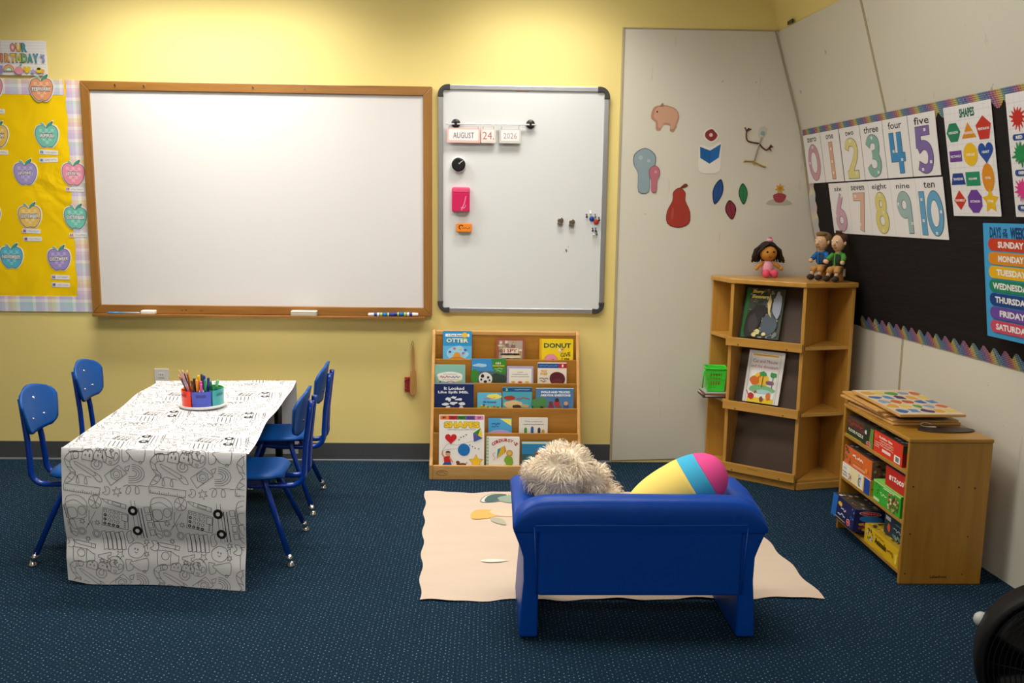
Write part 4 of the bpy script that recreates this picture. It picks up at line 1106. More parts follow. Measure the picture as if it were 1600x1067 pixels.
def book(x0, x1, ztop, y, h, label, draw, thick=0.008, lean=0.16, spine=None, rot=0.0, M=None, group='picture books on the display rack', paper='#e9e4da', zbot=None):
    """front cover in the local XY plane, origin at the bottom centre of the front"""
    w_ = x1-x0
    if M is None:
        zb = zbot if zbot is not None else ztop-h*math.cos(lean)
        # the top edge sits at ztop, the front near depth y
        M = back_frame((x0+x1)/2, zb, y - math.sin(lean)*0, lean, rot)
    t = thing('picture_book', label, 'book', M=M, group=group)
    g = G(); g.at(0.0); draw(g, w_, h)
    base = draw.base if hasattr(draw, 'base') else '#ffffff'
    g.M = None
    g.prism(rrect(-w_/2, 0, w_/2, h, 0.004), -0.0015, -0.0002, ink(base))
    g.prism(rrect(-w_/2, 0, w_/2, h, 0.004), -thick-0.0015, -thick, ink(base))
    g.box(-w_/2-0.0005, -w_/2+0.0012, 0.001, h-0.001, -thick-0.001, -0.0005, ink(spine or base))
    g.build('cover', t)
    g = G(); g.box(-w_/2+0.002, w_/2-0.003, 0.003, h-0.003, -thick, -0.0016, ink(paper)); g.build('page_block', t)
    return t
def cover(base):
    def deco(f): f.base = base; return f
    return deco
rnd = random.Random(11)
@cover('#2f93d0')
def d_otter(g, w, h):
    g.rect(-w/2, 0, w/2, h*0.62, '#5fb4e2'); g.poly(blob(0, h*0.42, w*0.36, h*0.2, 2), '#9ad2ee')
    g.rect(-w*0.42, h*0.855, w*0.42, h*0.93, '#eef4f8'); g.text('I Can Read!', -w*0.06, h*0.892, w*0.5, h*0.045, '#2a3b58', 0.02); g.poly(circ(w*0.26, h*0.90, w*0.09), '#f1c22e')
    g.text('OTTER', 0, h*0.76, w*0.76, h*0.105, '#f4efb4', 0.03)
    g.poly(blob(0, h*0.36, w*0.13, h*0.10, 4), '#d9973a'); g.poly(blob(0.0, h*0.27, w*0.30, h*0.07, 6), '#c9822c')
    for x, y, c in ((-0.26, 0.47, '#5b3f8e'), (-0.1, 0.56, '#e05a3c'), (0.1, 0.55, '#f0d040'), (0.28, 0.52, '#2d5ea8'), (0.2, 0.44, '#c84a8a')): g.poly(blob(x*w, y*h, w*0.05, h*0.022, int(x*99)), c)
@cover('#9c5a44')
def d_spy(g, w, h):
    g.rect(-w*0.40, 0, w*0.42, h*0.93, '#b7a596')
    rn = random.Random(5)
    for i in range(26):
        g.poly(blob(rn.uniform(-0.36, 0.36)*w, rn.uniform(0.35, 0.90)*h, w*rn.uniform(0.03, 0.09), h*rn.uniform(0.02, 0.07), i), rn.choice(['#7a3a2c', '#d9cbbb', '#3a2c28', '#a8705c', '#e7dccd', '#8b6f60', '#c9a34c']))
    g.rect(-w*0.26, h*0.545, w*0.27, h*0.70, '#e7d9c6'); g.text('I SPY', 0, h*0.625, w*0.46, h*0.105, '#9a2f22', 0.02)
    g.rect(-w*0.34, h*0.49, w*0.32, h*0.535, '#2e2a30'); g.rect(-w*0.30, h*0.40, w*0.36, h*0.48, '#d6c9a4')
@cover('#f2d321')
def d_donut(g, w, h):
    g.rect(-w/2, 0, -w/2+w*0.06, h, '#e6a91e')
    g.text('DONUT', 0.03*w, h*0.80, w*0.80, h*0.15, '#1d4a3f', 0.03); g.text('GIVE', w*0.27, h*0.52, w*0.30, h*0.13, '#23261f', 0.01, rot=0.12); g.text('UP!', w*0.27, h*0.36, w*0.22, h*0.12, '#23261f', 0.01)
    g.poly(blob(w*0.12, h*0.66, w*0.07, h*0.05, 9), '#e9e6da'); g.poly([(w*0.12, h*0.70), (w*0.24, h*0.72), (w*0.15, h*0.63)], '#d9793a')
    g.poly(circ(-w*0.16, h*0.33, w*0.20), '#c9864a'); g.poly(circ(-w*0.16, h*0.34, w*0.185), '#e793b4'); g.poly(circ(-w*0.10, h*0.31, w*0.065), '#3a2a14')
@cover('#8cc2b4')
def d_nurs(g, w, h):
    g.poly(blob(0, h*0.64, w*0.42, h*0.13, 3, 12, 0.05), '#f3f0e6'); g.poly(blob(0, h*0.56, w*0.40, h*0.14, 5, 12, 0.08), '#f3f0e6')
    g.squiggle(-w*0.33, 0, h*0.60, h*0.07, 0.004, '#a26a6a', 8); g.squiggle(0, w*0.33, h*0.60, h*0.07, 0.004, '#6a7aa2', 9); g.squiggle(-w*0.22, w*0.22, h*0.69, h*0.03, 0.0015, '#7c8b8c', 1); g.squiggle(-w*0.25, w*0.25, h*0.51, h*0.03, 0.0015, '#7c8b8c', 2)
    g.poly(circ(-w*0.18, h*0.28, w*0.10), '#eeeae0'); g.poly(circ(w*0.05, h*0.30, w*0.11), '#f6f3ea'); g.poly(circ(w*0.30, h*0.26, w*0.12), '#e7e4da')
    g.stroke(circ(w*0.02, h*0.40, w*0.13, h*0.06, 10, 0, PI), 0.003, '#33506e'); g.poly(star(w*0.30, h*0.48, w*0.05, w*0.025), '#e9d67a')
    g.poly([(-w*0.40, h*0.34), (-w*0.34, h*0.46), (-w*0.30, h*0.44), (-w*0.36, h*0.30)], '#2c3a44')
@cover('#3f8fcf')
def d_dalm(g, w, h):
    g.rect(-w/2, 0, w/2, h*0.66, '#4f6d77'); g.rect(-w/2, h*0.78, w/2, h, '#3d93d4'); g.poly(blob(-w*0.25, h*0.82, w*0.2, h*0.05, 3), '#a8d2ea'); g.poly(blob(-w*0.42, h*0.52, w*0.12, h*0.20, 7), '#3f8a34'); g.poly(blob(w*0.25, h*0.45, w*0.28, h*0.14, 3), '#34443c')
    g.poly([(w*0.08, h), (w*0.10, h*0.74), (w*0.20, h*0.62), (w*0.36, h*0.58), (w*0.5, h*0.60), (w*0.5, h)], '#3d8b30')
    g.text('101', w*0.27, h*0.88, w*0.14, h*0.06, '#f2f2e6', 0.04); g.text('DALMATIANS', w*0.28, h*0.81, w*0.34, h*0.05, '#e0c23a', 0.04); g.squiggle(w*0.16, w*0.40, h*0.73, h*0.04, 0.002, '#dfe9cf', 4); g.squiggle(w*0.20, w*0.38, h*0.66, h*0.04, 0.002, '#dfe9cf', 5)
    g.poly(blob(-w*0.10, h*0.44, w*0.20, h*0.18, 12, 12, 0.05), '#e9e7e4')
    for x, y, r in ((-0.18, 0.52, 0.05), (-0.02, 0.48, 0.035), (-0.10, 0.36, 0.045), (0.02, 0.40, 0.025), (-0.22, 0.42, 0.03)): g.poly(blob(x*w, y*h, w*r, h*r*1.1, int(r*999)), '#23252b')
@cover('#b1abcf')
def d_poem(g, w, h):
    g.rect(-w*0.42, 0, w*0.43, h*0.93, '#eceadf')
    for i, (a, y) in enumerate(((0.10, 0.80), (0.30, 0.73), (0.34, 0.65))): g.squiggle(-w*a, w*a, h*y, h*0.025, 0.0016, '#5d5650', i)
    for x, c in ((-0.26, '#d7a13c'), (0.0, '#c55a4a'), (0.26, '#dcae3c')): g.poly(blob(x*w, h*0.46, w*0.08, h*0.035, int(x*50)), c); g.poly(blob(x*w, h*0.40, w*0.05, h*0.03, int(x*50)+3), '#5c6c46')
@cover('#e8dccb')
def d_toy(g, w, h):
    g.rect(-w/2, h*0.83, w/2, h*0.97, '#1c4f9c'); g.rect(w*0.22, h*0.83, w/2, h*0.97, '#b3242c'); g.text('1', w*0.36, h*0.90, w*0.05, h*0.08, WHITE, 0.05); g.squiggle(-w*0.45, w*0.18, h*0.90, h*0.03, 0.002, '#8fb4dc', 2)
    g.text('TOY', -w*0.28, h*0.73, w*0.22, h*0.07, '#d6a52c', 0.06); g.text('STORY', -w*0.28, h*0.65, w*0.26, h*0.07, '#d6a52c', 0.06)
    g.squiggle(-w*0.45, -w*0.14, h*0.50, h*0.05, 0.003, '#3a2e2c', 5); g.squiggle(-w*0.40, -w*0.20, h*0.43, h*0.05, 0.003, '#3a2e2c', 6)
    g.poly(blob(w*0.18, h*0.50, w*0.28, h*0.22, 8, 12, 0.08), '#5a2028'); g.poly(blob(w*0.20, h*0.42, w*0.18, h*0.09, 3), '#6e2c34')
@cover('#16295e')
def d_milk(g, w, h):
    g.rect(-w/2, h*0.975, w/2, h, '#8fa3bc'); g.text('It Looked', 0, h*0.86, w*0.52, h*0.085, '#e3ecf4', 0.03); g.text('Like Spilt Milk', -w*0.02, h*0.745, w*0.78, h*0.09, '#e3ecf4', 0.03)
    for i, (x, y, a, b) in enumerate(((-0.14, 0.56, 0.06, 0.055), (0.0, 0.61, 0.09, 0.03), (0.14, 0.55, 0.09, 0.035), (-0.22, 0.42, 0.09, 0.035), (-0.02, 0.45, 0.10, 0.04), (0.20, 0.43, 0.08, 0.04), (-0.16, 0.34, 0.06, 0.03), (0.18, 0.33, 0.05, 0.05))): g.poly(blob(x*w, y*h, a*w, b*h, i+30, 9, 0.4), '#dfeaf4')
@cover('#5fb8dc')
def d_little(g, w, h):
    g.rect(-w/2, 0, w/2, h*0.50, '#7dbf52'); g.poly(blob(w*0.2, h*0.86, w*0.3, h*0.1, 2), '#e6e36a'); g.text('All Around', 0, h*0.66, w*0.56, h*0.08, '#2d4fa0', 0.04); g.squiggle(-w*0.25, w*0.25, h*0.80, h*0.05, 0.003, '#c86a9a', 4)
    rn = random.Random(8)
    for i in range(16): g.poly(blob(rn.uniform(-0.45, 0.45)*w, rn.uniform(0.36, 0.55)*h, w*0.05, h*0.035, i), rn.choice(['#d9403a', '#2d62b4', '#f2e5c4', '#e9b832', '#6a3a7a']))
@cover('#4aa6bd')
def d_step(g, w, h):
    g.rect(-w/2, h*0.86, w/2, h*0.98, '#1a4f86'); g.poly(circ(-w*0.36, h*0.92, w*0.07, h*0.055), '#1d7e8c'); g.text('2', -w*0.36, h*0.92, w*0.05, h*0.07, '#f0e058', 0.05); g.squiggle(-w*0.1, w*0.42, h*0.92, h*0.03, 0.002, '#a5c6de', 3)
    g.poly(blob(-w*0.26, h*0.66, w*0.18, h*0.07, 5), '#a33a24'); g.squiggle(-w*0.02, w*0.43, h*0.66, h*0.06, 0.004, '#b8442c', 4)
    g.poly(blob(-w*0.12, h*0.46, w*0.32, h*0.13, 3, 12, 0.1), '#d6bd8c'); g.poly(blob(-w*0.02, h*0.40, w*0.16, h*0.06, 9), '#4a3a2c'); g.poly(blob(w*0.26, h*0.42, w*0.16, h*0.05, 7), '#c7ab7a')
@cover('#4d7fb0')
def d_dolls(g, w, h):
    g.rect(-w/2, 0, w/2, h*0.5, '#5d83a8'); g.poly(blob(-w*0.40, h*0.50, w*0.2, h*0.2, 5), '#4f8a52'); g.rect(-w/2, h*0.975, w/2, h, '#e9e6df')
    g.text('DOLLS AND TRUCKS', 0.02*w, h*0.87, w*0.76, h*0.07, '#eef2f4', 0.05); g.text('ARE FOR EVERYONE', 0.02*w, h*0.77, w*0.80, h*0.07, '#eef2f4', 0.05)
    for x, y, c, c2 in ((-0.34, 0.36, '#3a241c', '#d2b03a'), (-0.10, 0.52, '#6b4231', '#8a3a5a'), (0.06, 0.62, '#4a2e24', '#b8343c'), (0.30, 0.52, '#d4a27c', '#3a5ea0'), (0.12, 0.40, '#8a5a40', '#c43a34')):
        g.poly(blob(x*w, (y-0.10)*h, w*0.08, h*0.09, int(x*70)), c2); g.poly(circ(x*w, y*h, w*0.055), c)
@cover('#4aa3d9')
def d_pinkb(g, w, h):
    g.poly([(0.0, h*0.98), (w*0.48, h*0.98), (w*0.48, h*0.72)], '#f0e264'); g.rect(-w*0.49, 0, w*0.49, h*0.48, '#e7a8cf'); g.poly(circ(0, h*0.44, w*0.46, h*0.14, 20, 0, PI), '#b9a6dc'); g.squiggle(-w*0.36, w*0.0, h*0.80, h*0.06, 0.004, '#25569c', 3); g.squiggle(-w*0.36, -w*0.06, h*0.70, h*0.05, 0.003, '#25569c', 4)
    for x in (-0.25, 0.05, 0.3): g.poly(blob(x*w, h*0.40, w*0.05, h*0.05, int(x*99)), '#7d4f9c')
@cover('#e4e2da')
def d_white(g, w, h):
    g.text('The crayons', 0, h*0.86, w*0.62, h*0.06, '#55524c', 0.0); g.squiggle(-w*0.36, w*0.36, h*0.76, h*0.03, 0.002, '#55524c', 3)
    for x, c, b in ((-0.27, '#4e8a35', 0.10), (-0.04, '#2a5fae', 0.14), (0.20, '#3d3f46', 0.10), (0.34, '#c9a23a', 0.04)): g.poly([((x-0.05)*w, h*0.40), ((x+0.05)*w, h*0.40), ((x+0.05)*w, h*(0.50+b)), (x*w, h*(0.56+b)), ((x-0.05)*w, h*(0.50+b))], c)
@cover('#f2f0ec')
def d_shapes(g, w, h):
    n5 = ('#ef7f34', '#c2272d', '#3d8a3c', '#6d4c9a', '#e187bd')
    for i, c in enumerate(n5): g.rect(-w*0.48+w*0.192*i, h*0.91, -w*0.48+w*0.192*(i+1), h*0.985, c, False)
    g.z += 0.0003
    for i, s_ in enumerate(('MY', 'VERY', 'FIRST', 'BOOK', 'OF')): g.text(s_, -w*0.384+w*0.192*i, h*0.948, w*(0.08 if len(s_) == 2 else 0.14), h*0.038, ('#4a2a1a', '#8c2024', '#1f5a28', '#4a3278', '#7a2f62')[i], 0.05, up=False)
    g.z += 0.0003
    g.text('SHAPES', 0.0, h*0.815, w*0.80, h*0.125, '#8a7420', 0.09); g.text('SHAPES', 0, h*0.815, w*0.78, h*0.110, '#f3cf2f', 0.06)
    g.text('Learning Fun for Little Ones!', 0, h*0.725, w*0.62, h*0.030, '#333333', 0.0)
    g.poly(heart(-w*0.24, h*0.56, w*0.13), '#cf1f28'); g.poly(circ(w*0.05, h*0.35, w*0.135), '#1c74c0')
    g.poly([(w*0.25, h*0.66), (w*0.42, h*0.76), (w*0.36, h*0.62)], '#2e8a3c'); g.poly([(w*0.42, h*0.76), (w*0.46, h*0.57), (w*0.36, h*0.62)], '#f0cf2c'); g.poly([(w*0.25, h*0.66), (w*0.36, h*0.62), (w*0.27, h*0.50)], '#6d4ca0'); g.poly([(w*0.36, h*0.62), (w*0.46, h*0.57), (w*0.27, h*0.50)], '#2a5fb4')
    g.stroke(spline([(-w*0.42, h*0.34), (-w*0.30, h*0.46), (-w*0.10, h*0.44), (w*0.26, h*0.52)], 4), 0.0012, '#7a7a74', up=True); g.stroke([(-w*0.42, h*0.34), (w*0.0, h*0.38)], 0.0012, '#7a7a74', up=True)
    for x, y in ((-0.06, 0.54), (-0.02, 0.58), (0.04, 0.60), (0.10, 0.63), (0.18, 0.44), (0.24, 0.41), (0.30, 0.38), (0.38, 0.37)): g.poly(ngon(x*w, y*h, w*0.022, 3, x*9), '#4c4c48', False)
    g.poly(star(w*0.32, h*0.13, w*0.17, w*0.085), '#c79a1c'); g.poly(star(w*0.32, h*0.13, w*0.15, w*0.078), '#f3c62e')
    g.poly([(-w*0.40, h*0.22), (-w*0.26, h*0.24), (-w*0.24, h*0.12), (-w*0.38, h*0.10)], '#c8222a'); g.stroke([(-w*0.38, h*0.21), (-w*0.43, h*0.27), (-w*0.42, h*0.33)], w*0.035, '#d9a47c', up=True); g.stroke([(-w*0.26, h*0.20), (-w*0.19, h*0.12)], w*0.03, '#d9a47c', up=True)
    g.poly(circ(-w*0.30, h*0.275, w*0.055), '#d9a47c'); g.poly(circ(-w*0.30, h*0.295, w*0.056, w*0.04, 12, 0, PI), '#5a2f1c')
    g.poly([(-w*0.38, h*0.12), (-w*0.24, h*0.12), (-w*0.20, h*0.02), (-w*0.26, h*0.02), (-w*0.31, h*0.07), (-w*0.40, h*0.01), (-w*0.46, h*0.02)], '#23529c')
    g.poly(blob(0.0, h*0.075, w*0.10, h*0.028, 5), '#6b3a22'); g.poly(blob(-w*0.08, h*0.115, w*0.045, h*0.03, 4), '#6b3a22'); g.stroke([(w*0.08, h*0.08), (w*0.13, h*0.12)], 0.003, '#6b3a22')
    for x in (-0.07, -0.03, 0.04, 0.08): g.stroke([(x*w, h*0.06), (x*w*1.2, h*0.02)], 0.004, '#6b3a22')
@cover('#f1efe9')
def d_cord(g, w, h):
    g.rect(-w/2, 0, -w/2+w*0.07, h, '#9cc9a4')
    for i in range(10): g.rect(-w/2, h*0.1*i, -w/2+w*0.07, h*(0.1*i+0.03), '#d3e6d2', False)
    g.z += 0.0003
    n = 9
    for i, ch in enumerate("CORDUROY'S"):
        a = PI*(0.80-0.60*i/9); g.text(ch, w*0.05+w*0.42*math.cos(a)*1.02, h*0.60+h*0.31*math.sin(a), w*(0.03 if ch == "'" else 0.084), h*(0.04 if ch == "'" else 0.105), '#b8373a', 0.05, rot=a-PI/2, up=False)
    g.z += 0.0003
    g.poly([(-w*0.18, h*0.32), (-w*0.16, h*0.62), (w*0.06, h*0.74), (w*0.04, h*0.50)], '#e5b52c'); g.poly([(-w*0.18, h*0.32), (-w*0.16, h*0.62), (-w*0.06, h*0.66)], '#2f8fa0'); g.poly([(w*0.06, h*0.74), (w*0.10, h*0.56), (w*0.04, h*0.50)], '#d98a2a')
    g.stroke(spline([(-w*0.24, h*0.52), (-w*0.30, h*0.44), (-w*0.24, h*0.36), (-w*0.28, h*0.28)], 3), 0.002, '#d17a6a')
    g.poly(blob(w*0.18, h*0.26, w*0.14, h*0.16, 4, 10, 0.2), '#7fae36'); g.poly(circ(w*0.20, h*0.50, w*0.10), '#d9a03a'); g.poly(blob(w*0.10, h*0.08, w*0.26, h*0.045, 6), '#cfe08a'); g.poly(circ(w*0.20, h*0.50, w*0.06), '#e7c46a')
@cover('#2b84b8')
def d_purple(g, w, h):
    g.rect(-w/2, h*0.92, w/2, h, '#c9dcc4'); g.rect(-w/2, 0, w/2, h*0.55, '#35605e'); g.poly(blob(w*0.05, h*0.40, w*0.45, h*0.18, 4), '#3a7c92'); g.poly(blob(-w*0.16, h*0.20, w*0.28, h*0.14, 6), '#7d2a58'); g.poly(circ(-w*0.14, h*0.58, w*0.06), '#8a5a3c'); g.squiggle(-w*0.02, w*0.40, h*0.76, h*0.05, 0.003, '#bcd6e6', 3); g.squiggle(0.0, w*0.40, h*0.68, h*0.05, 0.003, '#bcd6e6', 4)
BK = [(-0.241, -0.084, 0.762, -0.112, 0.215, d_otter, 'blue book about an otter, top row left of the display rack', 0.006),
 (0.050, 0.207, 0.726, -0.112, 0.180, d_spy, 'brown collage puzzle book standing mid top row', 0.012), (0.289, 0.474, 0.724, -0.112, 0.178, d_donut, 'yellow book with a pink donut, top row right', 0.012),
 (-0.281, -0.117, 0.585, -0.164, 0.165, d_nurs, 'mint green nursery book at the left of the second row', 0.012), (-0.082, 0.105, 0.619, -0.163, 0.195, d_dalm, 'blue and green book with a spotted puppy, second row', 0.012),
 (0.110, 0.254, 0.580, -0.167, 0.160, d_poem, 'small lavender bordered book of poems, second row', 0.012), (0.278, 0.436, 0.601, -0.164, 0.178, d_toy, 'cream book with blue and red top band, right of the second row', 0.008),
 (-0.280, -0.070, 0.494, -0.218, 0.198, d_milk, 'large dark navy book with white cloud shapes, third row left', 0.010), (-0.049, 0.080, 0.443, -0.221, 0.146, d_little, 'small bright picture book beside the navy one, third row', 0.006),
 (0.087, 0.246, 0.474, -0.218, 0.176, d_step, 'teal dinosaur reader with blue top band, third row', 0.006), (0.267, 0.471, 0.472, -0.218, 0.174, d_dolls, 'wide blue book with a group of children, third row right', 0.010),
 (0.011, 0.137, 0.315, -0.275, 0.146, d_pinkb, 'small blue and pink book, fourth row middle', 0.006), (0.176, 0.330, 0.320, -0.274, 0.150, d_white, 'white book with three small crayons, fourth row right', 0.010),
 (-0.250, -0.010, 0.341, -0.326, 0.287, d_shapes, 'tall white book of shapes with yellow lettering, bottom row left', 0.004), (0.002, 0.178, 0.226, -0.328, 0.172, d_cord, 'square white board book with red curved title, bottom row', 0.016),
 (0.191, 0.411, 0.202, -0.328, 0.148, d_purple, 'blue and purple book half hidden behind the plush, bottom row', 0.010)]
for x0, x1, zt, y, h, dr, lb, th in BK:
    ln = {True: 0.06, False: 0.10}[th > 0.009]
    if dr is d_shapes: ln = 0.10
    M = back_frame((x0+x1)/2, zt-h*math.cos(ln), y, ln)
    book(x0, x1, zt, y, h, lb, dr, th, ln, M=M)

# ================================================================== RUG
def rug_mat():
    mt = pmat('rug_cloth', '#e4d2c0', 0.9, spec=0.1); g = N(mt)
    f = g.noise(g.coord('Object', (1, 3, 1)), 3.5, 4, 0.6)
    g.col(g.mix(g.math('MULTIPLY', f, 0.6), '#dcc9b7', '#c9b39c')); g.bump(g.noise(g.coord('Object'), 8, 3), 0.4, 0.01); return mt
RUG = rug_mat()
g = G(); c00, c10, c11, c01 = Vector((-0.238, -1.822)), Vector((1.268, -1.793)), Vector((1.200, -0.575)), Vector((-0.305, -0.568))
NXr, NYr = 60, 40
def rug_pt(u, v, lift=0.0):
    p = lerp(lerp(c00, c10, u), lerp(c01, c11, u), v)
    ex = 0.006*math.sin(v*31)*(1 if u in (0, 1) else 0); ey = (0.007*math.sin(u*29+1)+0.004*math.sin(u*67))*(1 if v in (0, 1) else 0)
    edge = max(0, 1-min(v, 1-v)/0.06)*0.006*(0.5+0.5*math.sin(u*29)) + max(0, 1-min(u, 1-u)/0.04)*0.003*(0.5+0.5*math.sin(v*31))
    return Vector((p.x+ex, p.y+ey, 0.0030+edge*0.8+0.0008*math.sin(u*17+v*5)*math.sin(v*11)+lift))
g.grid([[rug_pt(i/NXr, j/NYr) for i in range(NXr+1)] for j in range(NYr+1)], RUG, True)
g.map = lambda x, y, z: Vector((x, y, 0.0052+z))
def leaf2(x0, y0, x1, y1, wd):
    a = Vector((x0, y0)); b = Vector((x1, y1)); d = b-a; n_ = Vector((-d.y, d.x)).normalized()*wd
    return spline([tuple(a), tuple(a+d*0.3+n_), tuple(a+d*0.7+n_*0.8), tuple(b), tuple(a+d*0.7-n_*0.8), tuple(a+d*0.3-n_)], 5, True)
g.poly(leaf2(0.110, -0.60, -0.020, -0.72, 0.055), '#dfe0d6'); g.stroke(leaf2(0.110, -0.60, -0.020, -0.72, 0.055), 0.004, '#4e6464', True, True)
g.poly(leaf2(0.098, -0.60, 0.000, -0.72, 0.046), '#4c6868'); g.poly(leaf2(0.06, -0.66, 0.22, -0.70, 0.055), '#98a997')
g.poly(leaf2(0.035, -0.84, -0.058, -0.96, 0.060), '#eeb463'); g.poly(leaf2(0.02, -0.86, 0.19, -0.90, 0.050), '#f0c9ae'); g.poly(leaf2(0.030, -0.94, 0.092, -1.04, 0.026), '#b6b29c')
g.poly(leaf2(-0.02, -1.455, 0.095, -1.45, 0.016), '#efe4d8')
for k in range(5):
    x = 0.42+k*0.16; g.poly(leaf2(x, -0.62, x+0.13, -0.70, 0.04), ('#98a997', '#eeb463', '#4c6868', '#f0c9ae', '#b6b29c')[k])
g.map = None
tag(g.build('rug'), 'cream printed floor mat with leaf shapes lying under the blue sofa', 'rug')

# ================================================================== SOFA
def vinyl_mat():
    mt = pmat('blue_vinyl', '#0043a4', 0.40, spec=0.28, coat=0.0); g = N(mt)
    f = g.noise(g.coord('Object'), 9, 3, 0.55); f2 = g.noise(g.coord('Object'), 220, 2)
    g.bump(g.math('ADD', f, g.math('MULTIPLY', f2, 0.06)), 0.16, 0.02); return mt
VINYL = vinyl_mat(); PIPE = pmat('blue_piping', '#0d4aa8', 0.35)
SX, SY = 0.512, -2.125      # centre x, back plane y
t = thing('kids_sofa', 'small royal blue vinyl sofa seen from behind', 'sofa', (SX, SY, 0.010))
W2 = 0.402
def arm(sgn):
    g = G()
    # section in local x (outer positive) and z
    out = [(0.398, 0.0), (0.392, 0.10), (0.384, 0.20), (0.386, 0.28), (0.398, 0.35), (0.414, 0.395), (0.424, 0.425), (0.418, 0.443), (0.400, 0.450), (0.366, 0.450), (0.346, 0.442), (0.338, 0.42), (0.334, 0.30), (0.334, 0.0)]
    out = [(p[0]*sgn, p[1]) for p in out]; n = len(out)
    rings = []
    for y, zk in ((0.012, 0.90), (0.10, 0.965), (0.25, 1.0), (0.40, 0.985)):
        rings.append([(x, y, z*zk if z > 0.3 else z) for x, z in out])
    vs = [v for r in rings for v in r]
    fs = []
    for j in range(3):
        for i in range(n):
            q = (i+1) % n; f = (j*n+i, j*n+q, (j+1)*n+q, (j+1)*n+i); fs.append(f if sgn < 0 else f[::-1])
    c0 = tuple(range(n)); c1 = tuple(range(3*n, 4*n))
    fs += [c0[::-1] if sgn < 0 else c0, c1 if sgn < 0 else c1[::-1]]
    g.add(vs, fs, VINYL, True)
    return g.build('arm', t, bevel=0.016, seg=4, angle=35)
arm(-1); arm(1)
g = G(); g.box(-0.338, 0.338, 0.004, 0.075, 0.150, 0.395, VINYL); g.build('back_panel', t, bevel=0.010, seg=3)
# padded top roll of the back: rounded shoulders
g = G(); P = []
ro = [(-0.418, 0.372), (-0.420, 0.395), (-0.412, 0.425), (-0.392, 0.455), (-0.352, 0.479), (-0.30, 0.486), (-0.15, 0.487), (0.0, 0.487), (0.15, 0.487), (0.30, 0.486), (0.352, 0.479), (0.392, 0.455), (0.412, 0.425), (0.420, 0.395), (0.418, 0.372)]
sec = [(0.002, 0.0), (-0.002, 0.25), (0.001, 0.70), (0.016, 0.92), (0.045, 1.0), (0.080, 0.95), (0.098, 0.74), (0.100, 0.3), (0.098, 0.0)]
ctr = [(x*0.86, 0.378) for x, z in ro]
rows = []
for y, k in sec: rows.append([(x, y, 0.378+(z-0.378)*k if k > 0 else 0.372) for (x, z), (cx_, cz_) in zip(ro, ctr)])
g.grid(rows, VINYL, True)
n_ = len(ro)
g.build('back_roll', t, subsurf=2)
g = G(); g.tube(spline([(-0.352, 0.001, 0.394), (-0.2, 0.001, 0.396), (0.0, 0.001, 0.395), (0.2, 0.001, 0.397), (0.352, 0.001, 0.398)], 6), 0.0028, PIPE, 8); g.build('seam_piping', t)
for s in (-1, 1):
    g = G(); g.tube([(s*0.352, 0.000, 0.39), (s*0.346, 0.0, 0.28), (s*0.340, 0.0, 0.158)], 0.0022, PIPE, 8); g.build('seam_piping', t)
g = G(); g.box(-0.336, 0.336, 0.06, 0.385, 0.150, 0.215, VINYL); g.build('seat_base', t, bevel=0.012, seg=3)
g = G(); g.box(-0.334, 0.334, 0.085, 0.395, 0.216, 0.280, VINYL); g.build('seat_cushion', t, bevel=0.020, seg=4)
for sx in (-1, 1):
    for y in (0.05, 0.36):
        g = G(); g.cone((sx*0.365, y, -0.0), (sx*0.365, y, 0.006), 0.020, 0.020, BLACKPL, 12); g.build('foot_pad', t)

# ================================================================== PLUSH DOG AND STRIPED PILLOW
FUR = pmat('fur', '#fff1dc', 0.9, spec=0.15); FURB = pmat('fur_under', '#f1e4cd', 0.95, spec=0.1)
t = thing('plush_toy', 'shaggy cream plush animal curled up on the blue sofa', 'plush toy', (0.26, -1.92, 0.291))
lobes = [(Vector((0.272, -1.920, 0.520)), Vector((0.096, 0.090, 0.092))), (Vector((0.180, -1.895, 0.504)), Vector((0.042, 0.06, 0.040))), (Vector((0.372, -1.920, 0.500)), Vector((0.050, 0.06, 0.045))),
         (Vector((0.275, -1.915, 0.396)), Vector((0.092, 0.092, 0.102))), (Vector((0.398, -1.895, 0.396)), Vector((0.088, 0.085, 0.078)))]
base = Vector((0.26, -1.92, 0.291))
g = G()
for c, r in lobes: g.ell(c-base, r, FURB, 24, 16)
bd = g.build('body', t)
g = G(); rn = random.Random(21)
